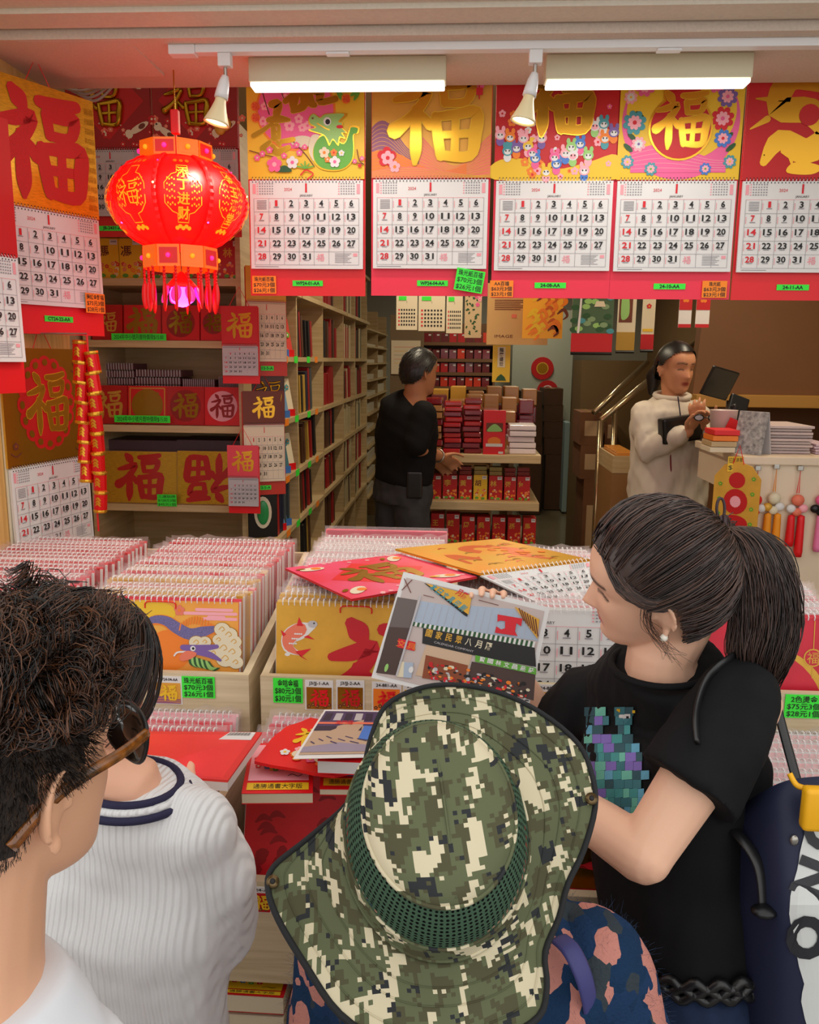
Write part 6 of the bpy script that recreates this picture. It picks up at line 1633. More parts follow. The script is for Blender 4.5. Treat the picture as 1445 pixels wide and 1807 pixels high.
# stair underside and ledge behind the counter
m = MB(); yq = 4.85
pp = [P(1262, 500, yq), P(1500, 500, yq), P(1500, 700, yq), P(1222, 695, yq)]
x1 = XR - .01
vs = [(pp[0].x, yq, 2.75), (x1, yq, 2.75), (x1, yq, pp[2].z), (pp[3].x, yq, pp[3].z)]
m.add(vs + [(v[0], v[1] + .1, v[2]) for v in vs], [(3, 2, 1, 0), (4, 5, 6, 7), (0, 1, 5, 4), (1, 2, 6, 5), (2, 3, 7, 6), (3, 0, 4, 7)])
struct('wall_stair', m, mat('brown_stair_panel', (124, 82, 44), .55, var=.08, vscale=2), 'brown sloping underside of the stairs behind the counter')
m = MB(); m.rbox(pp[3].x, x1, yq - .08, yq + .05, pp[3].z - .07, pp[3].z, .005)
struct('trim_ledge', m, mat('ochre_ledge', (190, 140, 64), .5), 'ochre wooden ledge below the stair panel')
m = MB(); m.box(pp[3].x, x1, yq + .3, yq + .35, 0, pp[3].z - .05)
struct('wall_niche', m, mat('niche_board', (120, 78, 42), .6), 'brown niche wall under the ledge')
# ------------------------------------------------------------------ people
SKIN = vcol_mat('skin', 'tone', .48, sub=.08, bump=.05, bscale=500)
def organic(name, mb, voxel, mats, parent, iters=6, fac=.5, tone=None, disp=None):
    """join closed pieces into one continuous smooth surface"""
    me = mb.mesh('tmp', mats); o = bpy.data.objects.new('tmp', me); COL.objects.link(o)
    r = o.modifiers.new('r', 'REMESH'); r.mode = 'VOXEL'; r.voxel_size = voxel
    s = o.modifiers.new('s', 'SMOOTH'); s.factor = fac; s.iterations = iters
    dg = bpy.context.evaluated_depsgraph_get(); dg.update()
    nm = bpy.data.meshes.new_from_object(o.evaluated_get(dg)); bpy.data.objects.remove(o); bpy.data.meshes.remove(me)
    nm.name = name
    n = len(nm.vertices); co = np.empty(n * 3, np.float32); nm.vertices.foreach_get('co', co); co = co.reshape(-1, 3)
    if disp is not None:
        no = np.empty(n * 3, np.float32); nm.vertices.foreach_get('normal', no); no = no.reshape(-1, 3)
        co = co + no * disp(co)[:, None]; nm.vertices.foreach_set('co', co.astype(np.float32).ravel())
    if tone is not None:
        c = tone(co); a = nm.color_attributes.new('tone', 'FLOAT_COLOR', 'POINT')
        a.data.foreach_set('color', np.concatenate([c, np.ones((n, 1))], 1).astype(np.float32).ravel())
    nm.materials.clear()
    for m_ in (mats if isinstance(mats, list) else [mats]): nm.materials.append(m_)
    nm.polygons.foreach_set('use_smooth', [True] * len(nm.polygons)); nm.polygons.foreach_set('material_index', [0] * len(nm.polygons)); nm.update()
    return obj(name, nm, parent)
def wav(co, f, amp, seed=0):
    r = np.random.default_rng(seed); out = np.zeros(len(co))
    for i in range(5):
        k = r.normal(size=3); k /= np.linalg.norm(k); out += np.sin(co @ (k * f * (1 + .5 * i)) + r.uniform(0, 6)) * amp / (1 + i * .6)
    return out
# head: rows of (height above chin, front, back, half width)
HT = np.array([(.000, .066, .012, .020), (.008, .080, .004, .032), (.018, .086, -.012, .041), (.032, .086, -.032, .049), (.048, .086, -.050, .055), (.062, .087, -.062, .060), (.078, .087, -.074, .064), (.098, .087, -.086, .068), (.118, .085, -.094, .071),
               (.135, .089, -.098, .0735), (.150, .091, -.100, .075), (.168, .087, -.099, .0750), (.185, .077, -.093, .0715), (.200, .062, -.080, .063), (.212, .042, -.060, .048), (.220, .021, -.037, .030), (.2245, .004, -.014, .011)])
def head_pt(th, z):
    yf = np.interp(z, HT[:, 0], HT[:, 1]); yb = np.interp(z, HT[:, 0], HT[:, 2]); w = np.interp(z, HT[:, 0], HT[:, 3])
    c, s = np.cos(th), np.sin(th); e = 2 / 2.25
    x = w * np.sign(s) * np.abs(s) ** e; y = (yf + yb) / 2 + (yf - yb) / 2 * np.sign(c) * np.abs(c) ** e
    f = np.clip(c, 0, 1)
    g = lambda a, b, sx, sz: np.exp(-((x - a) / sx) ** 2 - ((z - b) / sz) ** 2)
    d = np.zeros_like(x)
    zz = np.clip((.130 - z) / .047, 0, 1); nose = np.where((z < .134) & (z > .073), .004 + .020 * zz ** 1.4, 0) * np.clip((z - .071) / .007, 0, 1) * np.clip((.138 - z) / .012, 0, 1)
    d += nose * np.exp(-(x / (.0075 + .005 * zz)) ** 2)
    for sx in (-1, 1):
        d += -.011 * g(sx * .030, .120, .017, .011) + .006 * g(sx * .030, .117, .012, .008) + .003 * g(sx * .026, .141, .018, .006) + .004 * g(sx * .042, .088, .018, .020)
        d += .005 * g(sx * .011, .079, .006, .006)
    d += .0055 * g(0, .057, .016, .0045) + .006 * g(0, .047, .014, .005) - .004 * g(0, .052, .022, .0022) - .003 * g(0, .037, .014, .005) + .005 * g(0, .018, .014, .012) - .003 * g(0, .067, .004, .006)
    y = y + d * np.clip(f * 1.6, 0, 1)
    return np.stack([x, y, z - .1125], -1)
def head_mb(mb, M, s=1.0, nu=72, nv=64):
    zs = np.concatenate([np.linspace(0, .20, nv - 10), np.linspace(.204, .2245, 10)])
    th = np.linspace(0, 2 * PI, nu, endpoint=False)
    rings = []
    for z in zs:
        p = head_pt(th, np.full(nu, z)) * s
        rings.append([M @ Vector(q) for q in p])
    mb.loft(rings)
def ear_mb(mb, M, s=1.0):
    for sx in (-1, 1):
        R = Matrix.Rotation(sx * .42, 4, 'Z') @ Matrix.Rotation(-.15, 4, 'X')
        L = M @ Matrix.Translation((sx * .071 * s, -.012 * s, -.008 * s)) @ R
        mb.ellipsoid(L @ Vector((sx * .004, 0, 0)), (.007 * s, .015 * s, .027 * s), L.to_3x3(), 14, 10)
        pts = []
        for i in range(15):
            a = -.9 + 4.2 * i / 14
            pts.append(L @ Vector((sx * .011 * s, (-math.cos(a) * .017 - .001) * s, math.sin(a) * .028 * s + .003)))
        mb.capsule(pts, [.0036 * s] * 15, 8)
        mb.ellipsoid(L @ Vector((sx * .008 * s, .004 * s, -.028 * s)), (.005 * s, .008 * s, .009 * s), None, 10, 8)
def face_M(pos, fwd, up=(0, 0, 1)):
    f = Vector(fwd).normalized(); u = Vector(up); u = (u - f * u.dot(f)).normalized(); r = f.cross(u)
    return basis(r, f, u, pos)
def tone_fn(M, base, s=1.0, lips=(186, 82, 78), brow=(60, 42, 36), stubble=None, eyes=True):
    Mi = np.array(M.inverted()); base = np.array(lin(base)[:3]); lp = np.array(lin(lips)[:3]); br = np.array(lin(brow)[:3]); wht = np.array(lin((225, 215, 205))[:3])
    def f(co):
        h = np.concatenate([co, np.ones((len(co), 1))], 1) @ Mi.T; x, y, z = h[:, 0] / s, h[:, 1] / s, h[:, 2] / s + .1125
        c = np.tile(base, (len(co), 1)) * (1 + .05 * np.sin(co[:, :1] * 40) * np.sin(co[:, 2:3] * 33))
        inh = (z > 0) & (z < .2) & (y > .03) & (np.abs(x) < .08)
        def mix(w, col):
            nonlocal c; w = np.clip(w, 0, 1)[:, None]; c = c * (1 - w) + col * w
        if stubble is not None:
            mix(np.where((z > .045) & (z < .19) & (y < .055) & (np.abs(x) < .1), 0, 0), base)
        mix(np.where(inh, np.exp(-(x / .040) ** 4 - ((z - .075) / .03) ** 4) * .12, 0), np.array(lin((205, 120, 100))[:3]))
        mix(np.where(inh & (y > .075), 1.15 * np.exp(-(x / .021) ** 4 - ((z - .0515) / .0085) ** 4), 0), lp)
        bz = .143 + .12 * np.clip(.03 - np.abs(np.abs(x) - .03), 0, 1) - .06 * np.abs(np.abs(x) - .032)
        mix(np.where(inh & (np.abs(x) > .010) & (np.abs(x) < .052), 1.0 * np.exp(-((z - bz) / .0038) ** 2), 0), br)
        if eyes:
            mix(np.where(inh & (np.abs(np.abs(x) - .030) < .015), 1.0 * np.exp(-((z - .1175 + .25 * (np.abs(np.abs(x) - .03))) / .0028) ** 2), 0), br * .5)
        mix(np.where(inh & (y > .095), .8 * np.exp(-((np.abs(x) - .007) / .003) ** 2 - ((z - .0745) / .0025) ** 2), 0), base * .3)
        return c
    return f
def ring(c, rx, ry, ax, ay, n=28, e=2.3):
    c = Vector(c); ax = Vector(ax); ay = Vector(ay); out = []
    for i in range(n):
        a = 2 * PI * i / n; ca, sa = math.cos(a), math.sin(a)
        out.append(c + ax * (rx * math.copysign(abs(ca) ** (2 / e), ca)) + ay * (ry * math.copysign(abs(sa) ** (2 / e), sa)))
    return out
def torso(mb, secs, right, e=2.4):
    r = Vector(right).normalized(); R_ = []
    for i, (c, rx, ry) in enumerate(secs):
        a = Vector(secs[max(i - 1, 0)][0]); b = Vector(secs[min(i + 1, len(secs) - 1)][0]); t = (b - a).normalized()
        f = t.cross(r).normalized(); rr = f.cross(t).normalized()
        R_.append(ring(c, rx, ry, rr, f, 28, e))
    mb.loft(R_)
def hand_mb(mb, wrist, palm_dir, side_dir, curls, s=1.0, thumb=(.5, .35), spread=.10, lens=(.072, .080, .075, .060)):
    """palm from the wrist along palm_dir; fingers spread across side_dir (index first); curl bends towards the palm normal"""
    d = Vector(palm_dir).normalized(); sd = Vector(side_dir); sd = (sd - d * sd.dot(d)).normalized(); n = d.cross(sd)
    w = Vector(wrist)
    mb.ellipsoid(w + d * .045 * s, (.040 * s, .050 * s, .015 * s), Matrix((sd, d, n)).transposed(), 14, 10)
    for i in range(4):
        off = (.030 - .020 * i) * s; p = w + d * (.078 - .003 * abs(i - 1)) * s + sd * off
        dr = (d + sd * spread * (1.5 - i) * .6).normalized(); pts = [w + d * .045 * s + sd * off * .8, p]; a = curls[i]
        for k, fr in enumerate((.45, .30, .25)):
            ang = a * (k + .6)
            v = dr * math.cos(ang) + n * math.sin(ang)
            p = p + v * lens[i] * fr * s; pts.append(p)
        mb.capsule(pts, [.0095 * s, .0092 * s, .0085 * s, .0078 * s, .0066 * s], 10)
    b = w + d * .022 * s + sd * .030 * s
    t1 = b + (sd * .8 + d * .55 + n * .2).normalized() * .036 * s; t2 = t1 + (sd * thumb[0] + d * .8 + n * thumb[1]).normalized() * .032 * s; t3 = t2 + (sd * (thumb[0] - .3) + d * .9 + n * thumb[1]).normalized() * .025 * s
    mb.capsule([w + d * .02 * s + sd * .012 * s, b, t1, t2, t3], [.013 * s, .0125 * s, .0105 * s, .0098 * s, .0078 * s], 10)
def strands(name, P_, r0, r1, mats, parent, flat=1.0):
    """P_: (N,K,3) polylines turned into fine three-sided strands, one mesh"""
    P_ = np.asarray(P_, np.float32); N, K, _ = P_.shape
    T = np.gradient(P_, axis=1); T /= np.linalg.norm(T, axis=2, keepdims=True) + 1e-9
    ref = np.where(np.abs(T[..., 2:3]) < .9, np.array([0, 0, 1.]), np.array([1., 0, 0])); n1 = np.cross(T, ref); n1 /= np.linalg.norm(n1, axis=2, keepdims=True) + 1e-9; n2 = np.cross(T, n1)
    r = np.linspace(r0, r1, K)[None, :, None]
    V = np.stack([P_ + r * (math.cos(a) * n1 + math.sin(a) * n2 * flat) for a in (0, 2.094, 4.189)], 2)
    V = V.reshape(-1, 3)
    base = (np.arange(N)[:, None, None] * K + np.arange(K - 1)[None, :, None]) * 3
    j = np.arange(3)[None, None, :]; jn = (j + 1) % 3
    F = np.stack([base + j, base + jn, base + 3 + jn, base + 3 + j], -1).reshape(-1, 4)
    me = bpy.data.meshes.new(name); me.vertices.add(len(V)); me.vertices.foreach_set('co', V.astype(np.float32).ravel())
    me.loops.add(F.size); me.loops.foreach_set('vertex_index', F.astype(np.int32).ravel()); me.polygons.add(len(F))
    me.polygons.foreach_set('loop_start', np.arange(0, F.size, 4, dtype=np.int32)); me.polygons.foreach_set('use_smooth', np.ones(len(F), bool))
    for m_ in (mats if isinstance(mats, list) else [mats]): me.materials.append(m_)
    if isinstance(mats, list): me.polygons.foreach_set('material_index', np.repeat(RNG.integers(0, len(mats), N), (K - 1) * 3).astype(np.int32))
    me.update(calc_edges=True)
    o = obj(name, me, parent); o['kind'] = 'stuff'
    return o
EL = np.array([.0775, .0985, .1075]); EC = np.array([0, -.004, .0075])
def scalp(d, off=0.0):
    d = d / np.linalg.norm(d, axis=-1, keepdims=True)
    r = 1 / np.sqrt(((d / EL) ** 2).sum(-1, keepdims=True))
    return EC + d * (r + off)
def slerp(a, b, t):
    a = a / np.linalg.norm(a, axis=-1, keepdims=True); b = b / np.linalg.norm(b, axis=-1, keepdims=True)
    w = np.arccos(np.clip((a * b).sum(-1, keepdims=True), -1, 1)) + 1e-6
    return (np.sin((1 - t) * w) * a + np.sin(t * w) * b) / np.sin(w)
HL = np.array([(0, .078), (25, .076), (48, .062), (65, .042), (80, .012), (92, .010), (104, .022), (114, -.028), (140, -.055), (180, -.062)])
NAPE = [0.0]
def hairmask(d, low=0.0):
    p = scalp(d); az = np.degrees(np.abs(np.arctan2(p[:, 0], p[:, 1])))
    return p[:, 2] > np.interp(az, HL[:, 0], HL[:, 1]) + low - NAPE[0] * np.clip((az - 106) / 12, 0, 1)
def dirs(n, seed=1):
    r = np.random.default_rng(seed); d = r.normal(size=(n, 3)); return d / np.linalg.norm(d, axis=1, keepdims=True)
def tow(M, p):
    A = np.array(M); return p @ A[:3, :3].T + A[:3, 3]
def hair_cap(name, M, mats, parent, off=.008, low=.004, s=1.0):
    """closed-up shell of hair over the scalp region"""
    m = MB(); nu, nv = 72, 40; vs = []; D = []
    for i in range(nv + 1):
        ph = PI * i / nv
        for j in range(nu):
            a = 2 * PI * j / nu; D.append((math.sin(ph) * math.sin(a), math.sin(ph) * math.cos(a), math.cos(ph)))
    D = np.array(D); pv = tow(M, scalp(D, off) * s); ok = hairmask(D, low)
    fs = []
    for i in range(nv):
        for j in range(nu):
            f = (i * nu + j, (i + 1) * nu + j, (i + 1) * nu + (j + 1) % nu, i * nu + (j + 1) % nu)
            if all(ok[k] for k in f): fs.append(f)
    used = sorted({k for f in fs for k in f}); mp = {k: i for i, k in enumerate(used)}
    m.add([tuple(pv[k]) for k in used], [tuple(mp[k] for k in f) for f in fs])
    return m.build(name, mats, parent, True)
def hmat(name, rgb, rough=.38, spec=.6): return mat(name, rgb, rough, spec=spec)
HB = [hmat('hair_dark_brown', (66, 48, 42)), hmat('hair_brown', (92, 66, 56)), hmat('hair_near_black', (44, 33, 30))]
HK = [hmat('hair_black', (20, 17, 17)), hmat('hair_soft_black', (32, 27, 25)), hmat('hair_warm_brown', (66, 40, 26))]
def cloth(name, rgb, bump=.3, bscale=8, rough=.85, **kw): return mat(name, rgb, rough, bump=bump, bscale=bscale, spec=.25, **kw)

# ================================================================== woman in the black T-shirt
W = thing('person', 'woman in a black T-shirt with a long ponytail holding up a photograph', 'person', (0.33, 1.25, -.15))
Wi = Matrix.Translation((-.33, -1.25, .15))
def wl(p): return Wi @ Vector(p)
hs = 1.0
hc = P(1153, 1022, 1.22)
HM = Wi @ face_M(hc, (-.965, .20, -.16), (-.10, -.42, .9))
b = MB(); head_mb(b, HM, hs); ear_mb(b, HM, hs)
nb = wl(P(1168, 1150, 1.255)); sL = wl(P(1318, 1228, 1.16)); sR = wl(P(1075, 1215, 1.44))
b.capsule([HM @ Vector((0, -.02, -.05)), HM @ Vector((0, -.028, -.10)), nb, nb + Vector((.008, .012, -.05))], [.056, .052, .054, .065], 16)
torso_mid = (sL + sR) / 2
right_w = (sR - sL).normalized()       # across the body
secs = [(nb + Vector((.004, .01, -.025)), .07, .06), (torso_mid + Vector((.0, .0, -.035)), .14, .075), (wl(P(1180, 1330, 1.275)), .150, .10), (wl(P(1185, 1480, 1.24)), .138, .095), (wl(P(1198, 1640, 1.20)), .124, .086), (wl(P(1203, 1720, 1.19)), .138, .095), (wl(P(1203, 1900, 1.19)), .155, .105)]
torso(b, secs, right_w)
eL = wl(P(1135, 1508, 1.05)); hL = wl(P(935, 1370, 1.24))
b.capsule([sL + Vector((0, 0, -.01)), sL.lerp(eL, .5), eL], [.050, .046, .039], 16)
b.capsule([eL, eL.lerp(hL, .35), eL.lerp(hL, .97)], [.040, .037, .025], 16)
hand_mb(b, hL, (-.75, .35, .05), (0, .2, .9), (.5, .5, .55, .6))
eR = wl(P(965, 1290, 1.50)); hR = wl(P(864, 1122, 1.515))
b.capsule([sR + Vector((0, 0, -.01)), sR.lerp(eR, .5), eR], [.048, .042, .036], 14)
b.capsule([eR, eR.lerp(hR, .4), hR], [.036, .034, .024], 14)
# hand reaching over the top edge of the photograph
hand_mb(b, hR, (-.05, .02, .95), (-.95, .1, .1), (.80, .82, .80, .74), .92, thumb=(.1, -.25), lens=(.060, .066, .060, .052))
organic('body', b, .0036, SKIN, W, 5, .5, tone=tone_fn(HM, (238, 188, 158), hs, lips=(206, 92, 92), brow=(66, 46, 40)))
# t-shirt
b = MB()
secs2 = [(nb + Vector((.006, .012, -.018)), .088, .078), (torso_mid + Vector((0, 0, -.018)), .165, .088), (torso_mid + Vector((0, 0, -.07)), .172, .10)] + [(c, rx + .018, ry + .016) for c, rx, ry in secs[2:5]] + [(wl(P(1200, 1668, 1.198)), .146, .104)]
torso(b, secs2, right_w)
b.ellipsoid(sL + Vector((-.012, 0, -.006)), (.062, .062, .060)); b.tube([sL + Vector((-.012, .0, -.010)), sL.lerp(eL, .25), sL.lerp(eL, .52), sL.lerp(eL, .60)], [.060, .068, .074, .076], 24)
b.capsule([sR + Vector((.01, 0, -.012)), sR.lerp(eR, .35), sR.lerp(eR, .62)], [.066, .070, .068], 18)
TEE = cloth('black_jersey', (17, 17, 19), .35, 5)
tee = organic('t_shirt', b, .006, TEE, W, 6, .5, disp=lambda co: wav(co, 38, .0022, 4) + wav(co, 90, .0008, 5))
# patchwork animal print on the chest: small coloured tiles lying on the shirt
dg = bpy.context.evaluated_depsgraph_get(); dg.update()
TL = [mat('tile_%d' % i, c, .7) for i, c in enumerate(((70, 150, 150), (110, 190, 170), (60, 120, 130), (130, 110, 190), (100, 170, 200), (50, 90, 100)))]
rr = random.Random(14); A = MB()
from mathutils.bvhtree import BVHTree
bv = BVHTree.FromObject(tee, dg)
def on_tee(px, py, lift=.0045):
    q = ray(px, py).normalized(); hit = bv.ray_cast(tee.matrix_world.inverted() @ CAM if False else CAM + Wi.to_translation(), q)
    return (hit[0] - q * lift) if hit[0] is not None else None
def in_print(x, y):
    body = ((x - 1088) / 52) ** 2 + ((y - 1370) / 84) ** 2 < 1
    return body or (1035 < x < 1070 and 1248 < y < 1320) or (1088 < x < 1120 and 1252 < y < 1300)
y = 1248
row = 0
while y < 1452:
    x = 1034 + rr.uniform(-4, 4)
    while x < 1142:
        w_ = rr.choice([11, 15, 19]); h_ = 16
        if in_print(x + w_ / 2, y + 6):
            q = [on_tee(*c) for c in ((x, y + h_), (x + w_ - .4, y + h_ - 1), (x + w_ - .4, y - .5), (x, y))]
            if all(q): A.add(q, [(0, 1, 2, 3)], rr.randrange(6))
        x += w_
    y += 16
for (x, y, r_, mi) in ((1097, 1266, 5, 6), (1107, 1265, 5, 6), (1097, 1267, 2.2, 7), (1107, 1266, 2.2, 7), (1091, 1254, 3, 8), (1118, 1256, 2.5, 8)):
    q = [on_tee(x + sx * r_, y + sy * r_, .0058 + .0006 * (mi == 7)) for sx, sy in ((-1, 1), (1, 1), (1, -1), (-1, -1))]
    if all(q): A.add(q, [(0, 1, 2, 3)], mi)
A.build('chest_print', TL + [WHITE, INK, YEL], tee)['kind'] = 'stuff'
# collar
b = MB(); cen = nb + Vector((.002, .004, -.022)); ft = (Vector((-.6, -.5, 0))).normalized(); rt = right_w
b.tube([cen + Vector((math.cos(a) * .078, math.sin(a) * .074, .010 * math.sin(a + .6))) for a in [2 * PI * i / 36 for i in range(36)]], .0055, 8, close=True); b.build('collar', TEE, W, True)
# jeans and plaited belt
b = MB(); c0 = wl(P(1200, 1690, 1.195)); c1 = wl(P(1205, 1860, 1.195)); dn = Vector((0, 0, -1))
torso(b, [(c0 + Vector((0, 0, .03)), .140, .100), (c0, .146, .106), (c0 + dn * .08, .158, .112), (c0 + dn * .2, .164, .114)], right_w)
for s_ in (-1, 1):
    hp_ = c0 + dn * .16 + right_w * s_ * .08; b.capsule([hp_, hp_ + dn * .36, Vector((hp_.x, hp_.y, .07))], [.088, .062, .048], 16)
    b.ellipsoid((hp_.x - .03, hp_.y - .02, .035), (.055, .10, .035), None, 12, 8)
jn = organic('jeans', b, .009, cloth('dark_denim', (34, 48, 76), .4, 60, var=.18, vscale=40), W, 4)
b = MB(); n_ = 64; rr_, fr = right_w, Vector((0, 0, 1)).cross(right_w).normalized()
for k in range(3):
    b.tube([c0 + Vector((0, 0, .012 + .010 * (k - 1))) + rr_ * (.157 * math.cos(a)) + fr * (.117 * math.sin(a)) + Vector((0, 0, .006 * math.sin(24 * a + k * PI))) for a in [2 * PI * i / 160 for i in range(160)]], .0075, 6, close=True)
b.build('plaited_belt', mat('black_leather', (26, 25, 26), .35, spec=.6), W, True)
bt = c0 + dn * .085 - fr * .118 + rr_ * (-.045)
b = MB(); b.ellipsoid(bt, (.006, .004, .006), None, 10, 6); b.build('rivet', mat('copper_rivet', (190, 110, 70), .3, metal=.9), jn, True)
# earring
b = MB(); b.ellipsoid(HM @ Vector((-.083, -.006, -.042)), (.006, .006, .006), None, 12, 8); b.build('pearl_earring', mat('pearl', (246, 240, 226), .15, coat=.8), W, True)
# hair: swept back to a tie
NAPE[0] = .034; HMn = np.array(HM); cap = hair_cap('hair_base', HM, HB[0], W, .012, .003)
tie_l = np.array(HM.inverted() @ wl(P(1272, 935, 1.235)))
dT = tie_l - EC; rT = np.linalg.norm(dT)
d0 = dirs(5200, 3); d0 = d0[hairmask(d0, 0)]
N = len(d0); K = 12; t = np.linspace(0, 1, K)[None, :, None]
dd = slerp(d0[:, None, :], np.broadcast_to(dT, (N, 3))[:, None, :], t)
rs = np.random.default_rng(2)
off = (.010 + .010 * np.sin(t[..., 0] * PI) + rs.uniform(-.004, .006, (N, 1)) + .002 * np.sin(t[..., 0] * 9 + rs.uniform(0, 6, (N, 1))))[..., None]
pp_ = scalp(dd) + dd / np.linalg.norm(dd, axis=-1, keepdims=True) * off
tie_sp = tie_l + rs.normal(0, .007, (N, 3)); wgt = t ** 5
pp_ = pp_ * (1 - wgt) + tie_sp[:, None, :] * wgt
strands('hair', tow(HM, pp_), .0011, .0008, HB, W)
NAPE[0] = 0.0
# side fringe from the parting down past the temple, then back over the ear
fr_ = []
for i in range(900):
    u = rs.uniform(0, 1); sx = -1 if rs.uniform() < .75 else 1
    a = scalp(np.array([sx * (.02 + .25 * u), .75, .95]) + rs.normal(0, .05, 3), .014)
    b_ = scalp(np.array([sx * (.74 + .1 * u), .50 - .25 * u, .46 - .12 * u]) + rs.normal(0, .03, 3), .012 + .008 * rs.uniform())
    c_ = scalp(np.array([sx * .95, -.05 - .2 * u, .10 + .25 * u]) + rs.normal(0, .03, 3), .010)
    d_ = tie_l + rs.normal(0, .008, 3)
    fr_.append([np.array(v) for v in catmull([a, b_, c_, scalp(slerp(c_ - EC, dT, np.array([.5])), .014), d_], 4)])
strands('fringe', tow(HM, np.array(fr_)), .0010, .0008, HB, W)
# wisps before the ear
ws = []
for i in range(26):
    a = np.array([-.078, .012, .02]) + rs.normal(0, .005, 3); ws.append([np.array(v) for v in catmull([a, a + [-.004, .004, -.03], a + np.array([-.002, -.012, -.07]) + rs.normal(0, .006, 3), a + np.array([.004, -.03, -.11]) + rs.normal(0, .010, 3)], 4)])
strands('wisps', tow(HM, np.array(ws)), .0004, .0002, HB, W)
ctr = [wl(P(*q)) for q in ((1268, 935, 1.235), (1300, 932, 1.225), (1332, 970, 1.21), (1348, 1030, 1.20), (1350, 1100, 1.195), (1340, 1160, 1.19), (1335, 1215, 1.19))]
rad = [.010, .028, .040, .046, .050, .044, .022]
tl = []; cam_r = np.array(CR); cam_d = np.array(CF); upv = np.array(CU)
for i in range(2600):
    a, q = rs.uniform(0, 2 * PI), math.sqrt(rs.uniform(0, 1)); ph = rs.uniform(0, 6, 3); cut = rs.choice([7, 7, 6, 6, 5], p=[.3, .25, .2, .15, .1])
    pts = []
    for k in range(7):
        o_ = (cam_r * math.cos(a) + cam_d * math.sin(a) * .8) * rad[k] * q + upv * 0
        o_ = o_ + np.array([math.sin(k * 1.3 + ph[0]), math.sin(k * 1.1 + ph[1]), math.sin(k * 1.5 + ph[2])]) * .0045 * (k / 4)
        kk = min(k, 6) * (cut - 1) / 6; i0 = int(min(kk, 5.999)); f_ = kk - i0
        c_ = np.array(ctr[i0].lerp(ctr[i0 + 1], f_)); pts.append(c_ + o_)
    tl.append([np.array(v) for v in catmull(pts, 3)])
strands('ponytail', np.array(tl), .0012, .0007, HB, W)
b = MB(); tp = wl(P(1270, 935, 1.233)); tx = (ctr[1] - ctr[0]).normalized()
ux = tx.orthogonal().normalized(); uy = tx.cross(ux)
for k in range(4): b.tube([tp + tx * (.006 * (k - 1.2)) + ux * (.019 * math.cos(a)) + uy * (.019 * math.sin(a)) for a in [2 * PI * i / 24 for i in range(24)]], .0032, 6, close=True)
b.tube([tp + Vector((0, 0, .016)) + CR * .006 * math.cos(a) + CU * (.016 * math.sin(a) + .016) for a in [2 * PI * i / 20 for i in range(20)]], .0022, 6, close=True)
b.build('hair_tie', mat('plum_cord', (58, 36, 42), .5), W, True)
b = MB(); b.rbox(-.008, .008, -.004, .004, -.004, .004, .001); o = b.build('gold_clip', GOLDM, W); o.location = wl(P(1258, 923, 1.21))
# tote bag on her shoulder
T = thing('tote_bag', 'navy tote bag with big pale lettering on the woman\'s shoulder', 'bag', P(1400, 1807, 1.10)); To = T.location.copy()
def tl_(px, py, y): return P(px, py, y) - To
b = MB()
fr_ring = [(1285, 1440, 1.17), (1340, 1400, 1.10), (1400, 1375, 1.08), (1500, 1370, 1.10), (1520, 1380, 1.24), (1400, 1390, 1.26), (1300, 1425, 1.25)]
md = [(1278, 1600, 1.15), (1350, 1600, 1.04), (1430, 1600, 1.01), (1560, 1600, 1.06), (1570, 1600, 1.28), (1420, 1600, 1.31), (1290, 1600, 1.28)]
bt_ = [(1290, 1850, 1.15), (1350, 1900, 1.03), (1450, 1910, 1.0), (1580, 1880, 1.06), (1580, 1850, 1.28), (1420, 1850, 1.31), (1300, 1850, 1.28)]
R3 = [catmull([tl_(*q) for q in r_], 5, True) for r_ in (fr_ring, md, bt_)]
rings_ = []
for k in range(13):
    u = k / 12; i0 = 0 if u < .5 else 1; f_ = u * 2 - i0
    rings_.append([R3[i0][j].lerp(R3[i0 + 1][j], f_) + Vector((0, 0, 0)) for j in range(35)])
n = 35; vs = [q for r_ in rings_ for q in r_]; fs = [(i * n + j, (i + 1) * n + j, (i + 1) * n + (j + 1) % n, i * n + (j + 1) % n) for i in range(12) for j in range(n)]
fs.append(tuple(range(12 * n, 13 * n))); b.add(vs, fs)
NAVY = cloth('navy_nylon', (38, 42, 66), .25, 12, .5)
bag = b.build('bag_body', NAVY, T, True); s_ = bag.modifiers.new('s', 'SOLIDIFY'); s_.thickness = .003
bv2 = BVHTree.FromPolygons([v + To for v in vs], fs)
def on_bag(px, py, lift=.002):
    q = ray(px, py).normalized(); hit = bv2.ray_cast(CAM, q); return (hit[0] - q * lift - To) if hit[0] is not None else None
panel = MB()
edge = [(1445, 1440), (1420, 1470), (1412, 1500), (1408, 1530), (1395, 1575), (1392, 1620), (1402, 1650), (1408, 1700), (1420, 1740), (1412, 1760), (1422, 1807)]
def lft(y):
    for (x0, y0), (x1, y1) in zip(edge, edge[1:]):
        if y0 <= y <= y1: return x0 + (x1 - x0) * (y - y0) / (y1 - y0)
    return 1425
for k in range(24):
    y0 = 1442 + 15.5 * k; y1 = y0 + 15.5
    for j in range(8):
        xa0 = lft(y0) + (1500 - lft(y0)) * j / 8; xb0 = lft(y0) + (1500 - lft(y0)) * (j + 1) / 8; xa1 = lft(y1) + (1500 - lft(y1)) * j / 8; xb1 = lft(y1) + (1500 - lft(y1)) * (j + 1) / 8
        q = [on_bag(xa1, y1), on_bag(xb1, y1), on_bag(xb0, y0), on_bag(xa0, y0)]
        if all(q): panel.add(q, [(0, 1, 2, 3)])
panel.build('pale_panel', mat('pale_grey_nylon', (206, 208, 206), .5), bag)
LET = MB()
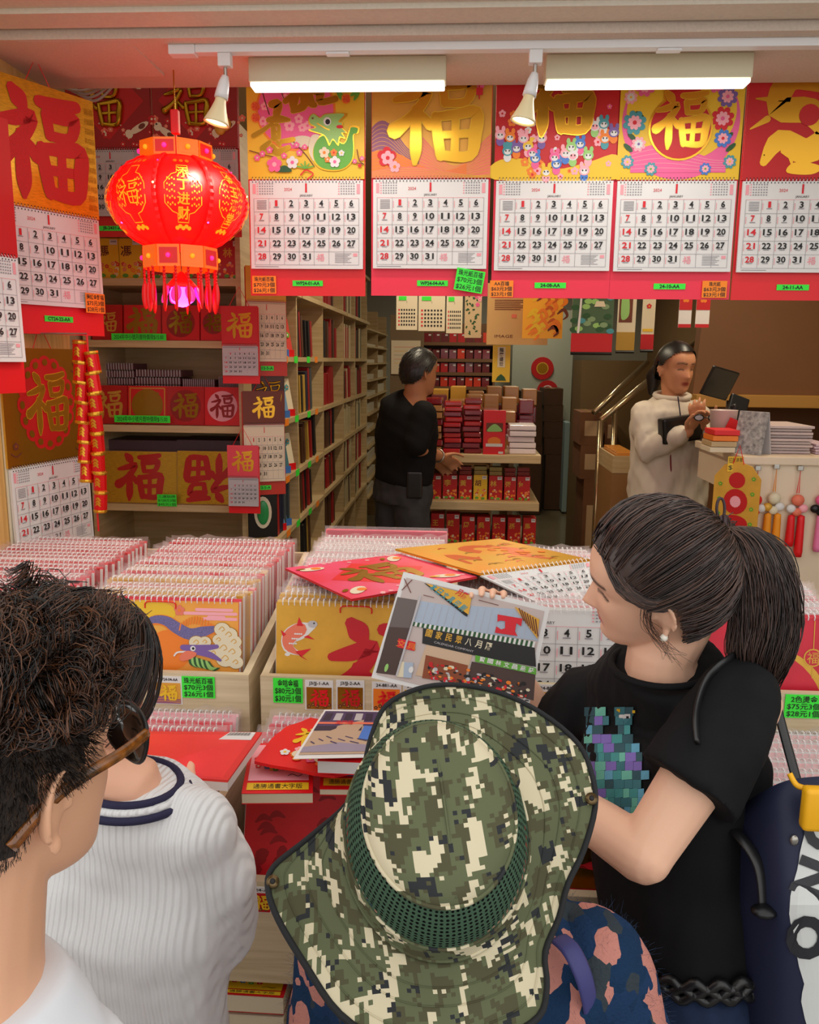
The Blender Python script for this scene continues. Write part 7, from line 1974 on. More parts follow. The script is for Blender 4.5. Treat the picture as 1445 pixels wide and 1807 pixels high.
def letter(ch, cx, cy, hgt, wid, rot, lift=.004):
    vs_, fs_ = glyphs(ch, .055, 3); c, s2 = math.cos(rot), math.sin(rot); ww = max(v[0] for v in vs_) - min(v[0] for v in vs_); hh = max(v[1] for v in vs_) - min(v[1] for v in vs_)
    q = []
    for (u, v) in vs_:
        u2, v2 = u / ww * wid, v / hh * hgt; q.append(on_bag(cx + u2 * c + v2 * s2, cy + u2 * s2 - v2 * c, lift))
    if all(q): LET.add(q, fs_)
letter('O', 1424, 1655, 74, 78, -1.2); letter('N', 1438, 1552, 74, 66, -1.2); letter('G', 1452, 1470, 70, 62, -1.2)
LET.build('lettering', mat('dark_letter_print', (34, 34, 40), .5), bag)['kind'] = 'stuff'
LEA = mat('black_leather', (26, 25, 26), .35)
sp_ = [q for q in (on_tee(x_, y_, .004) for x_, y_ in ((1318, 1160), (1295, 1160), (1268, 1178), (1246, 1205), (1233, 1240), (1228, 1275), (1231, 1312))) if q is not None]
b = MB(); q_ = catmull([q - Wi.to_translation() - To for q in sp_], 5); b.tube(q_, [(.0035, .010)] * len(q_), 8); b.build('strap', LEA, T, True)
b = MB(); q_ = catmull([tl_(*q) for q in ((1360, 1205, 1.18), (1382, 1290, 1.15), (1410, 1392, 1.10))], 5); b.tube(q_, [(.009, .0035)] * len(q_), 8); b.build('strap', LEA, T, True)
b = MB(); b.tube(catmull([tl_(*q) for q in ((1268, 1450, 1.16), (1300, 1470, 1.10), (1340, 1530, 1.06), (1350, 1620, 1.035)) ], 6), [(.010, .003)] * 19, 8); b.build('drawstring', LEA, T, True)
b = MB(); b.ellipsoid(tl_(1348, 1608, 1.03), (.018, .014, .008), None, 12, 8); b.build('cord_lock', BLACKP, T, True)
b = MB(); q = tl_(1401, 1483, 1.055); q = on_bag(1401, 1483, .003) or q; b.ellipsoid(q, (.006, .004, .008), None, 12, 8); b.build('snap', METAL, T, True)
b = MB(); p_ = tl_(1432, 1420, 1.03); b.rbox(p_.x - .012, p_.x + .05, p_.y - .01, p_.y + .01, p_.z - .035, p_.z + .025, .006); b.tube(catmull([tl_(1393, 1365, 1.06), tl_(1405, 1385, 1.05), tl_(1425, 1395, 1.04), p_], 5), .004, 6); b.build('yellow_tag', mat('yellow_strap', (246, 180, 20), .5), T, True)

# ================================================================== person in the camouflage hat
Hc = P(770, 1480, .80)
Hp = thing('person', 'person in a camouflage sun hat and fuzzy navy and pink sweater seen from behind', 'person', (Hc.x, Hc.y + .02, -.15)); Ho = Matrix.Translation(-Hp.location)
tilt = math.radians(41); hz = Vector((.05, -math.sin(tilt), math.cos(tilt))).normalized()
hy = Vector((-.16, 1, 0)); hy = (hy - hz * hy.dot(hz)).normalized(); hx = hy.cross(hz)
HatM = Ho @ basis(hx, hy, hz, Hc)
headM = Ho @ face_M(Hc + hz * (-.050) + hy * .004, hy, hz)
b = MB(); head_mb(b, headM, 1.0, 48, 40); ear_mb(b, headM)
bn = Ho @ (Hc + Vector((.045, .11, -.125))); rt_ = Vector((1, -.12, 0)).normalized()
b.capsule([headM @ Vector((0, -.02, -.06)), bn, bn + Vector((0, .01, -.06))], [.055, .055, .065], 14)
sc_ = [(bn + Vector((0, .01, -.03)), .07, .06), (bn + Vector((.0, .015, -.10)), .15, .08), (bn + Vector((0, .01, -.30)), .16, .105), (bn + Vector((0, .01, -.48)), .15, .10), (bn + Vector((0, .01, -.62)), .16, .11)]
torso(b, sc_, rt_)
b.capsule([bn + Vector((-.06, .02, -.6)), Vector((-.07, .02, .05))], [.08, .05], 12); b.capsule([bn + Vector((.06, .02, -.6)), Vector((.07, .02, .05))], [.08, .05], 12)
b.ellipsoid((-.07, .06, .035), (.045, .11, .035), None, 10, 8); b.ellipsoid((.07, .06, .035), (.045, .11, .035), None, 10, 8)
aR = [bn + Vector((.155, .0, -.10)), bn + Vector((.215, .02, -.33)), bn + Vector((.10, .22, -.30))]; aL = [bn + Vector((-.165, .04, -.13)), bn + Vector((-.20, .07, -.38)), bn + Vector((-.06, .24, -.34))]
for a_ in (aR, aL): b.capsule(a_, [.045, .038, .026], 12)
hand_mb(b, aR[2], (-.5, .8, .2), (.2, .3, .8), (.5, .55, .6, .6)); hand_mb(b, aL[2], (.4, .8, .2), (-.2, .3, .8), (.5, .55, .6, .6))
organic('body', b, .007, SKIN, Hp, 5, .5, tone=tone_fn(headM, (205, 155, 125)))
hair_cap('hair', headM, HK[0], Hp, .004)
# fuzzy jacquard sweater
JQ = mat('jacquard_knit', (34, 52, 80), .95, bump=.9, bscale=260, spec=.1)
nt = JQ.node_tree; bs = nt.nodes['Principled BSDF']; tc = nt.nodes.new('ShaderNodeTexCoord'); mp = nt.nodes.new('ShaderNodeMapping'); mp.inputs['Rotation'].default_value = (.2, .5, .6); mp.inputs['Scale'].default_value = (1.25, 1, .8)
nz = nt.nodes.new('ShaderNodeTexNoise'); nz.inputs['Scale'].default_value = 14; ad = nt.nodes.new('ShaderNodeVectorMath'); ad.operation = 'MULTIPLY_ADD'; ad.inputs[1].default_value = (.02, .02, .02)
vr = nt.nodes.new('ShaderNodeTexVoronoi'); vr.distance = 'MANHATTAN'; vr.inputs['Scale'].default_value = 36
rp = nt.nodes.new('ShaderNodeValToRGB'); rp.color_ramp.interpolation = 'CONSTANT'; e = rp.color_ramp.elements; e[0].color = lin((30, 54, 84)); e[1].position = .36; e[1].color = lin((196, 132, 120)); q = e.new(.66); q.color = lin((58, 66, 72)); q = e.new(.80); q.color = lin((34, 58, 92))
nt.links.new(tc.outputs['Object'], mp.inputs['Vector']); nt.links.new(mp.outputs['Vector'], nz.inputs['Vector']); nt.links.new(nz.outputs['Color'], ad.inputs[0]); nt.links.new(mp.outputs['Vector'], ad.inputs[2]); nt.links.new(ad.outputs['Vector'], vr.inputs['Vector']); sep = nt.nodes.new('ShaderNodeSeparateColor'); nt.links.new(vr.outputs['Color'], sep.inputs['Color']); nt.links.new(sep.outputs['Red'], rp.inputs['Fac']); nt.links.new(rp.outputs['Color'], bs.inputs['Base Color'])
b = MB(); torso(b, [(c, rx + .03, ry + .028) for c, rx, ry in sc_[1:4]] + [(sc_[4][0] + Vector((0, 0, .02)), .185, .135)], rt_); torso(b, [(sc_[0][0] + Vector((0, 0, .005)), .085, .075), (sc_[1][0], .17, .10)], rt_)
for a_ in (aR, aL): b.capsule([a_[0] + Vector((0, 0, -.005)), a_[0].lerp(a_[1], .5), a_[1], a_[1].lerp(a_[2], .85)], [.066, .070, .064, .05], 16)
sw = organic('sweater', b, .009, JQ, Hp, 5, .5, disp=lambda co: wav(co, 30, .004, 8))
nv_ = len(sw.data.vertices); co = np.empty(nv_ * 3, np.float32); sw.data.vertices.foreach_get('co', co); co = co.reshape(-1, 3); no = np.empty(nv_ * 3, np.float32); sw.data.vertices.foreach_get('normal', no); no = no.reshape(-1, 3)
ix = rs.integers(0, nv_, 9000); r0_ = co[ix] + rs.normal(0, .003, (9000, 3)); dv = no[ix] + rs.normal(0, .6, (9000, 3)); tt = np.linspace(0, 1, 4)[None, :, None]
fz = strands('fuzz', r0_[:, None, :] + dv[:, None, :] * tt * .007, .00016, .00006, [mat('fuzz_navy', (44, 66, 98), .9)], sw)
for pts, rr2 in ((((985, 1655, .86), (1010, 1680, .84), (1035, 1740, .83), (1050, 1830, .85)), .013), (((1112, 1700, 1.0), (1145, 1760, .99), (1180, 1830, .99)), .009)):
    b = MB(); q = catmull([Ho @ P(*p_) for p_ in pts], 5); b.tube(q, [(rr2, .003)] * len(q), 8); b.build('strap', mat('indigo_strap', (62, 62, 120), .6), Hp, True)
# the hat itself
Ht = thing('sun_hat', 'wide-brimmed digital camouflage hat with a green mesh band', 'hat', Hc); HO = Matrix.Translation(-Hc)
LM = HO @ basis(hx, hy, hz, Hc)
CAMO = mat('digital_camo', (90, 96, 72), .85, bump=.3, bscale=30, spec=.2)
nt = CAMO.node_tree; bs = nt.nodes['Principled BSDF']; uvn = nt.nodes.new('ShaderNodeUVMap'); uvn.uv_map = 'hat_uv'
sn = nt.nodes.new('ShaderNodeVectorMath'); sn.operation = 'SNAP'; sn.inputs[1].default_value = (.0044, .0044, 1); nt.links.new(uvn.outputs['UV'], sn.inputs[0])
def camo_layer(scale, seed, thr, st):
    mp = nt.nodes.new('ShaderNodeMapping'); mp.inputs['Location'].default_value = (seed, seed * .7, seed * .3); mp.inputs['Scale'].default_value = st
    nz = nt.nodes.new('ShaderNodeTexNoise'); nz.inputs['Scale'].default_value = scale; nz.inputs['Detail'].default_value = 5; nz.inputs['Roughness'].default_value = .68
    nt.links.new(sn.outputs['Vector'], mp.inputs['Vector']); nt.links.new(mp.outputs['Vector'], nz.inputs['Vector'])
    gt = nt.nodes.new('ShaderNodeMath'); gt.operation = 'GREATER_THAN'; gt.inputs[1].default_value = thr; nt.links.new(nz.outputs['Fac'], gt.inputs[0]); return gt.outputs[0]
def mixc(fac, a, bcol):
    mx = nt.nodes.new('ShaderNodeMix'); mx.data_type = 'RGBA'; nt.links.new(fac, mx.inputs['Factor'])
    if isinstance(a, tuple): mx.inputs['A'].default_value = a
    else: nt.links.new(a, mx.inputs['A'])
    mx.inputs['B'].default_value = bcol; return mx.outputs['Result']
c1_ = mixc(camo_layer(46, 1.3, .52, (1, .62, 1)), lin((98, 104, 76)), lin((84, 82, 60)))
c2_ = mixc(camo_layer(40, 5.1, .545, (1, .5, 1)), c1_, lin((214, 203, 172)))
c3_ = mixc(camo_layer(50, 9.7, .58, (1, .6, 1)), c2_, lin((50, 52, 54)))
nt.links.new(c3_, bs.inputs['Base Color'])
MESHG = mat('green_mesh', (66, 92, 72), .8, spec=.2)
nt2 = MESHG.node_tree; vo = nt2.nodes.new('ShaderNodeTexVoronoi'); vo.voronoi_dimensions = '2D'; vo.inputs['Scale'].default_value = 150; vo.inputs['Randomness'].default_value = .12; tcc = nt2.nodes.new('ShaderNodeUVMap'); tcc.uv_map = 'band_uv'; nt2.links.new(tcc.outputs['UV'], vo.inputs['Vector'])
gt = nt2.nodes.new('ShaderNodeMath'); gt.operation = 'GREATER_THAN'; gt.inputs[1].default_value = .30; nt2.links.new(vo.outputs['Distance'], gt.inputs[0]); nt2.links.new(gt.outputs[0], nt2.nodes['Principled BSDF'].inputs['Alpha'])
def hat_uv(o):
    me = o.data; uv = me.uv_layers.new(name='hat_uv'); Mi = LM.inverted()
    for lp in me.loops:
        q = Mi @ me.vertices[lp.vertex_index].co; uv.data[lp.index].uv = (q.x + q.z * .25, q.y + q.z * .9)
RX, RY = .096, .116
def crown_ring(z, kx, ky, n=64): return [LM @ Vector((RX * kx * math.cos(2 * PI * i / n), RY * ky * math.sin(2 * PI * i / n) + .006, z)) for i in range(n)]
b = MB(); R_ = [crown_ring(z, k, k) for z, k in ((-.012, 1.06), (.0, 1.03), (.012, 1.015), (.022, 1.0))]
n = 64; b.add([q for r_ in R_ for q in r_], [(i * n + j, i * n + (j + 1) % n, (i + 1) * n + (j + 1) % n, (i + 1) * n + j) for i in range(3) for j in range(n)]); o = b.build('crown_base', CAMO, Ht, True); hat_uv(o)
b = MB(); R_ = [crown_ring(z, k, k) for z, k in ((.022, 1.0), (.042, .96), (.062, .88), (.078, .78))]
b.add([q for r_ in R_ for q in r_], [(i * n + j, i * n + (j + 1) % n, (i + 1) * n + (j + 1) % n, (i + 1) * n + j) for i in range(3) for j in range(n)]); o = b.build('mesh_band', MESHG, Ht, True)
uv = o.data.uv_layers.new(name='band_uv')
for pl_ in o.data.polygons:
    for li in pl_.loop_indices:
        vi = o.data.loops[li].vertex_index; i_, j_ = divmod(vi, 64); 
        if j_ == 0 and any(o.data.loops[l2].vertex_index % 64 == 63 for l2 in pl_.loop_indices): j_ = 64
        uv.data[li].uv = (j_ / 64 * .64, i_ * .028)
b = MB(); R_ = [crown_ring(z, k, k) for z, k in ((.018, .975), (.040, .935), (.060, .86), (.074, .765), (.084, .5), (.086, .05))]
b.add([q for r_ in R_ for q in r_], [(i * n + j, i * n + (j + 1) % n, (i + 1) * n + (j + 1) % n, (i + 1) * n + j) for i in range(5) for j in range(n)]); b.build('shade_shell', mat('crown_shade_dark', (24, 30, 26), .9), Ht, True)  # added dark shell inside the crown; its colour stands in for shade behind the mesh
b = MB(); R_ = [crown_ring(z, k, k) for z, k in ((.076, .785), (.082, .77), (.088, .70), (.093, .58), (.096, .40), (.0975, .2), (.098, .02))]
b.add([q for r_ in R_ for q in r_], [(i * n + j, i * n + (j + 1) % n, (i + 1) * n + (j + 1) % n, (i + 1) * n + j) for i in range(6) for j in range(n)] + [tuple(range(6 * n, 7 * n))]); o = b.build('crown_top', CAMO, Ht, True); hat_uv(o)
for z, k, r_ in ((.077, .79, .0026), (.022, 1.008, .0018), (-.008, 1.05, .002)):
    b = MB(); b.tube(crown_ring(z, k, k), r_, 6, close=True); o = b.build('seam', CAMO, Ht, True); hat_uv(o)
b = MB(); b.tube([LM @ Vector((.004, y_, .0990 - 2.0 * (y_ - .006) ** 2)) for y_ in [-.080 + .008 * i for i in range(21)]], .0014, 5); o = b.build('seam', CAMO, Ht, True); hat_uv(o)
out_px = [(655, 1300), (680, 1246), (735, 1216), (800, 1208), (880, 1222), (955, 1258), (1020, 1312), (1045, 1370), (1050, 1425), (1030, 1500), (1002, 1560), (986, 1620), (962, 1680), (965, 1740), (950, 1795), (880, 1835), (790, 1855), (690, 1845), (600, 1790), (540, 1705), (492, 1625), (473, 1570), (482, 1530), (545, 1478), (615, 1415), (642, 1350)]
outl = []
for i, (x_, y_) in enumerate(out_px):
    a_ = i / len(out_px) * 2 * PI
    pl = Hc - hz * (.034 + .012 * math.cos(a_ * 2 + .6)); q = ray(x_, y_); t_ = (pl - CAM).dot(hz) / q.dot(hz); outl.append(LM @ (Matrix.Translation((0, 0, 0)) @ (CAM + q * t_ - Hc)) if False else (CAM + q * t_ - Hc))
outl = catmull(outl, 4, True)
Mi = LM.inverted(); ang = []
for q in outl:
    l_ = Mi @ q; ang.append(math.atan2((l_.y - .006) / RY, l_.x / RX))
b = MB(); no_ = len(outl); nr = 14; vs = []
for k in range(nr + 1):
    u = k / nr
    for j in range(no_):
        a_ = ang[j]; inn = Vector((RX * 1.06 * math.cos(a_), RY * 1.06 * math.sin(a_) + .006, -.012)); ou = Mi @ outl[j]
        q = inn.lerp(ou, u); q.z += (.006 * math.sin(3 * a_ + .5) + .004 * math.sin(7 * a_)) * math.sin(u * PI) - .010 * math.sin(u * PI)
        vs.append(LM @ q)
b.add(vs, [(k * no_ + j, k * no_ + (j + 1) % no_, (k + 1) * no_ + (j + 1) % no_, (k + 1) * no_ + j) for k in range(nr) for j in range(no_)])
br = b.build('brim', CAMO, Ht, True); hat_uv(br); s_ = br.modifiers.new('s', 'SOLIDIFY'); s_.thickness = .003
b = MB(); b.tube(outl, .0034, 6, close=True); b.build('brim_binding', mat('black_bias_tape', (26, 27, 30), .8), Ht, True)
for k_ in (.3, .55, .8):
    b = MB(); b.tube([vs[int(nr * k_) * no_ + j] + (LM.to_3x3() @ Vector((0, 0, .0008))) for j in range(no_)], .0007, 4, close=True); o = b.build('stitching', CAMO, br); hat_uv(o)
for (x_, y_) in ((1036, 1416), (494, 1556)):
    j = min(range(no_), key=lambda j: ((Vector((x_, y_)) - Vector((722.5 + FPX * (outl[j] + Hc - CAM).dot(CR) / (outl[j] + Hc - CAM).dot(CF), 903.5 - FPX * (outl[j] + Hc - CAM).dot(CU) / (outl[j] + Hc - CAM).dot(CF)))).length))
    q = vs[(nr - 1) * no_ + j] + LM.to_3x3() @ Vector((0, 0, .003))
    b = MB(); b.tube([q, q + LM.to_3x3() @ Vector((0, 0, .003))], .007, 14); b.tube([q + LM.to_3x3() @ Vector((0, 0, .003)), q + LM.to_3x3() @ Vector((0, 0, .0045))], .003, 10, 1); b.build('snap', [mat('antique_brass', (120, 100, 70), .35, metal=.9), INK], Ht, True)
b = MB(); b.ellipsoid(LM @ Vector((.082, .035, .05)), (.010, .010, .009), None, 10, 8); o = b.build('cord_stop', CAMO, Ht, True); hat_uv(o)
# ================================================================== man with sunglasses, nearest on the left
Mn = thing('person', 'man with curly dark hair and tortoiseshell sunglasses in the left foreground', 'person', (-.36, .60, -.15)); Mo = Matrix.Translation((.36, -.60, .15))
def ml(p): return Mo @ Vector(p)
mc = P(2, 1352, .63)
fw = Vector((.44, .90, -.04)); MM = Mo @ face_M(mc, fw, (.05, -.02, 1))
b = MB(); head_mb(b, MM, 1.02); ear_mb(b, MM, 1.06)
nk = MM @ Vector((0, -.035, -.155)); rt2 = Vector((.86, -.51, 0))
b.capsule([MM @ Vector((0, -.018, -.05)), MM @ Vector((0, -.028, -.09)), nk, nk + Vector((-.01, -.01, -.06))], [.060, .060, .063, .075], 18)
ms = [(nk + Vector((-.01, -.01, -.035)), .075, .068), (nk + Vector((-.015, -.01, -.095)), .18, .095), (nk + Vector((-.015, 0, -.25)), .19, .12), (nk + Vector((-.015, 0, -.50)), .165, .11), (nk + Vector((-.015, 0, -.66)), .17, .115)]
torso(b, ms, rt2)
for s_ in (-1, 1):
    h_ = nk + Vector((-.015, 0, -.62)) + rt2 * s_ * .085; b.capsule([h_, h_ + Vector((0, 0, -.38)), Vector((h_.x, h_.y, .07))], [.09, .062, .05], 12); b.ellipsoid((h_.x + .03, h_.y + .05, .035), (.055, .12, .035), None, 10, 8)
    sh_ = nk + Vector((-.015, -.01, -.125)) + rt2 * s_ * .175; el = sh_ + rt2 * s_ * .05 + Vector((0, 0, -.29)); wr = el + Vector((.06, .12, -.20)); b.capsule([sh_, el, wr], [.052, .042, .028], 14); hand_mb(b, wr, (.2, .3, -.9), (.6, .6, 0), (.2, .25, .3, .3))
organic('body', b, .0038, SKIN, Mn, 5, .5, tone=tone_fn(MM, (226, 172, 138), 1.02, brow=(40, 30, 26)))
b = MB(); torso(b, [(nk + Vector((-.006, -.006, -.030)), .088, .082), (nk + Vector((-.006, -.006, -.055)), .110, .10), (nk + Vector((-.012, -.008, -.085)), .165, .11)] + [(c, rx + .02, ry + .02) for c, rx, ry in ms[1:4]] + [(ms[4][0], .195, .14)], rt2)
for s_ in (-1, 1):
    sh_ = nk + Vector((-.015, -.01, -.125)) + rt2 * s_ * .175; el = sh_ + rt2 * s_ * .05 + Vector((0, 0, -.29)); b.capsule([sh_, sh_.lerp(el, .5)], [.074, .078], 16)
organic('t_shirt', b, .007, cloth('white_cotton', (226, 230, 236), .25, 8), Mn, 5, .5, disp=lambda co: wav(co, 30, .002, 3))
# hair: curls on top, clipped short at the sides
cap = hair_cap('scalp_shade', MM, mat('clipped_hair', (44, 34, 29), .8, var=.3, vscale=500), Mn, .0075, .0, 1.02)
d0 = dirs(26000, 5); d0 = d0[hairmask(d0, -.006)]; p0 = scalp(d0) * 1.02
side = p0[:, 2] < .052
ds = d0[side][:9500]; rs = np.random.default_rng(9); N = len(ds)
ln = np.interp(p0[side][:9500][:, 2], [-.06, .0, .045], [.0015, .0045, .013])[:, None, None] * rs.uniform(.7, 1.3, (N, 1, 1))
grow = ds * 1.0 + np.array([0, -.35, -.9]) * .55 + rs.normal(0, .22, (N, 3)); t = np.linspace(0, 1, 4)[None, :, None]
strands('clipped_sides', tow(MM, (scalp(ds, .006) * 1.02)[:, None, :] + grow[:, None, :] * t * ln), .00035, .00015, [HK[0], HK[1], hmat('hair_ash', (84, 64, 50))], Mn)
dt = d0[~side][:7500]; N = len(dt); K = 13; t = np.linspace(0, 1, K)[None, :]
base = scalp(dt) * 1.02
lenT = rs.uniform(.030, .060, (N, 1)) * np.interp(base[:, 2:3], [.045, .080], [.55, 1])
clump = dirs(420, 6); idx = np.argmax(dt @ clump.T, axis=1); cr = np.random.default_rng(4)
cdir = cr.normal(size=(420, 3)) * .55 + np.array([.1, -.1, .25]); ph = cr.uniform(0, 6, 420); cd = cdir[idx] + rs.normal(0, .12, (N, 3))
e1 = np.cross(dt, rs.normal(size=(N, 3)) * .15 + cr.normal(size=(420, 3))[idx]); e1 /= np.linalg.norm(e1, axis=1, keepdims=True); e2 = np.cross(dt, e1)
pt = base[:, None, :] + dt[:, None, :] * (lenT * np.sin(np.minimum(t * 2.2, 1.9)))[..., None] * .62 + cd[:, None, :] * (lenT * t ** 1.3)[..., None] * .45
rc = .0105 + .006 * cr.random(420)[idx][:, None] + .0015 * rs.random((N, 1)); wv = t * 8.5 * (1 + .25 * cr.random(420)[idx][:, None]) + ph[idx][:, None]
pt = pt + e1[:, None, :] * (rc * np.sin(wv) * t ** .7)[..., None] + dt[:, None, :] * (rc * .8 * np.cos(wv) * t ** .7)[..., None] + e2[:, None, :] * (rc * .5 * np.cos(wv) * t)[..., None]
strands('curls', tow(MM, pt), .0009, .0004, [hmat('hair_chestnut', (104, 64, 40)), hmat('hair_umber', (70, 46, 34)), HK[1]], Mn)
# sunglasses
G = thing('sunglasses', 'tortoiseshell aviator sunglasses worn by the man on the left', 'sunglasses', MM.to_translation() - Mo.to_translation()); GO = Matrix.Translation(-(MM.to_translation())) @ MM
TORT = mat('tortoiseshell', (44, 22, 12), .2, rgb2=(160, 92, 24), vscale=90, coat=.8); LENS = mat('smoke_lens', (14, 14, 12), .06, spec=.9, coat=.6)
for sx in (-1, 1):
    lens = catmull([(sx * (.034 + x) , .110 - .35 * abs(x) * (1 if x * 1 > 0 else .4), .005 + z) for x, z in ((-.026, .018), (0, .025), (.030, .020), (.036, .0), (.026, -.022), (.004, -.030), (-.020, -.020), (-.028, .0))], 4, True)
    lens = [GO @ Vector(q) for q in lens]
    b = MB(); b.tube(lens, .0024, 8, close=True); b.build('rim', BLACKP, G, True)
    c_ = sum(lens, Vector()) / len(lens) + (GO.to_3x3() @ Vector((0, .004, 0))); b = MB(); n = len(lens)
    b.add(lens + [c_], [(i, (i + 1) % n, n) for i in range(n)]); l_ = b.build('lens', LENS, G, True); m_ = l_.modifiers.new('s', 'SOLIDIFY'); m_.thickness = .0018
    arm = catmull([GO @ Vector(q) for q in ((sx * .069, .098, .014), (sx * .078, .060, .012), (sx * .081, .010, .008), (sx * .083, -.018, .000), (sx * .081, -.048, -.022))], 6)
    b = MB(); b.tube(arm, [(.0038, .0062)] * len(arm), 8); b.build('temple_arm', TORT, G, True)
b = MB(); b.tube([GO @ Vector(q) for q in ((-.012, .112, .016), (0, .116, .019), (.012, .112, .016))], .0024, 8); b.build('bridge', BLACKP, G, True)

# ================================================================== woman in the white ribbed sweater
Sw = thing('person', 'person in a white ribbed sweater with striped collar holding the red folder', 'person', (-.42, 1.0, -.15)); So = Matrix.Translation((.42, -1.0, .15))
cn = P(228, 1392, 1.0)
wm = P(148, 1205, 1.04); SM = So @ face_M(wm, (.42, .86, -.30), (.05, .20, 1))
b = MB(); head_mb(b, SM, .98); ear_mb(b, SM)
ncn = So @ cn; rt3 = Vector((.97, -.22, 0)).normalized()
b.capsule([SM @ Vector((0, -.02, -.06)), SM @ Vector((0, -.03, -.10)), ncn, ncn + Vector((0, .0, -.05))], [.05, .047, .050, .06], 14)
sR3 = So @ P(362, 1466, 1.0); sL3 = So @ P(110, 1450, 1.06)
mid = (sR3 + sL3) / 2
ss = [(ncn + Vector((-.0, .005, -.02)), .065, .06), (ncn.lerp(mid, .75) + Vector((0, .01, -.02)), .13, .075), (So @ P(222, 1600, 1.02), .132, .09), (So @ P(225, 1760, 1.03), .125, .088), (So @ P(228, 1960, 1.04), .14, .10)]
torso(b, ss, rt3)
eR3 = So @ P(388, 1640, 1.05); hR3 = So @ P(330, 1500, 1.17)
b.capsule([sR3 + Vector((-.035, .01, -.01)), sR3.lerp(eR3, .5), eR3], [.030, .032, .030], 14); b.capsule([eR3, eR3.lerp(hR3, .5), hR3], [.033, .031, .024], 14)
hand_mb(b, hR3, (-.15, .95, .28), (.9, .1, .1), (-.05, -.05, -.05, -.05), .9, thumb=(.2, .1))
eL3 = So @ P(60, 1660, 1.12); hL3 = So @ P(215, 1470, 1.20)
b.capsule([sL3, eL3, hL3], [.042, .034, .024], 12); hand_mb(b, hL3, (.15, .95, .28), (-.9, .1, .1), (-.05, -.05, -.05, -.05), .9)
# thumb pressed on the folder
th_ = [So @ P(334, 1480, 1.19), So @ P(337, 1415, 1.225), So @ P(337, 1382, 1.255), So @ P(336, 1350, 1.292)]
b.capsule(th_, [.013, .0115, .0105, .0088], 12)
for s_ in (-1, 1):
    h_ = ss[4][0] + rt3 * s_ * .07; b.capsule([h_, Vector((h_.x, h_.y, .07))], [.085, .05], 12); b.ellipsoid((h_.x, h_.y + .04, .035), (.045, .11, .035), None, 10, 8)
organic('body', b, .0055, SKIN, Sw, 5, .5, tone=tone_fn(SM, (236, 180, 150), .98))
RIB = mat('white_rib_knit', (232, 232, 232), .9, spec=.15)
nt = RIB.node_tree; tc = nt.nodes.new('ShaderNodeTexCoord'); mp = nt.nodes.new('ShaderNodeMapping'); mp.inputs['Rotation'].default_value = (0, .03, .22)
wvn = nt.nodes.new('ShaderNodeTexWave'); wvn.wave_type = 'BANDS'; wvn.bands_direction = 'X'; wvn.inputs['Scale'].default_value = 36; wvn.inputs['Distortion'].default_value = .6; wvn.inputs['Detail Scale'].default_value = 2
bp = nt.nodes.new('ShaderNodeBump'); bp.inputs['Strength'].default_value = .75; bp.inputs['Distance'].default_value = .0022
nt.links.new(tc.outputs['Object'], mp.inputs['Vector']); nt.links.new(mp.outputs['Vector'], wvn.inputs['Vector']); nt.links.new(wvn.outputs['Fac'], bp.inputs['Height']); nt.links.new(bp.outputs['Normal'], nt.nodes['Principled BSDF'].inputs['Normal'])
b = MB(); torso(b, [(ncn + Vector((0, .004, .006)), .066, .060), (ncn + Vector((0, .004, -.012)), .088, .075), (ncn.lerp(mid, .6) + Vector((0, .008, 0)), .135, .088), (mid + Vector((0, .012, -.045)), .152, .10)] + [(c, rx + .022, ry + .018) for c, rx, ry in ss[2:4]] + [(ss[4][0], .158, .118)], rt3)
b.ellipsoid(sR3 + Vector((-.02, 0, .0)), (.066, .064, .062)); b.capsule([sR3 + Vector((-.03, .0, .0)), sR3.lerp(eR3, .45), eR3, eR3.lerp(hR3, .8)], [.062, .064, .060, .042], 18); b.capsule([sL3 + Vector((.02, 0, 0)), sL3.lerp(eL3, .45), eL3, eL3.lerp(hL3, .8)], [.060, .060, .055, .04], 18)
organic('sweater', b, .0055, RIB, Sw, 14, .5, disp=lambda co: wav(co, 34, .0018, 6) + wav(co, 90, .0008, 2))
cc = ncn + Vector((0, .003, -.006))
for k, (mm, dz, r_) in enumerate(((mat('navy_rib', (36, 34, 66), .8), .000, .079), (RIB, .008, .073), (MATS['navy_rib'], .016, .067))):
    b = MB(); b.tube([cc + Vector((r_ * math.cos(a), r_ * .92 * math.sin(a), dz - .006 * math.cos(a))) for a in [2 * PI * i / 48 for i in range(48)]], .0055, 8, close=True); b.build('collar_band', mm, Sw, True)
hair_cap('hair_base', SM, HK[2], Sw, .010, .0)
d0 = dirs(3500, 8); d0 = d0[hairmask(d0)]; N = len(d0); t = np.linspace(0, 1, 9)[None, :, None]; end = d0 * np.array([1.1, 1, .2]) + np.array([0, -.5, -.75]); dd = slerp(d0[:, None, :], end[:, None, :], t * .8)
strands('hair', tow(SM, scalp(dd) + dd * (.012 + .006 * rs.random((N, 1, 1)))), .0010, .0006, HK, Sw)
b = MB(); b.tube(catmull([SM @ Vector(q) for q in ((.079, -.004, -.02), (.081, -.002, -.05), (.078, .004, -.085), (.06, .02, -.12))], 5), .0011, 6); b.build('earphone_cable', WPLASTIC, Sw, True)

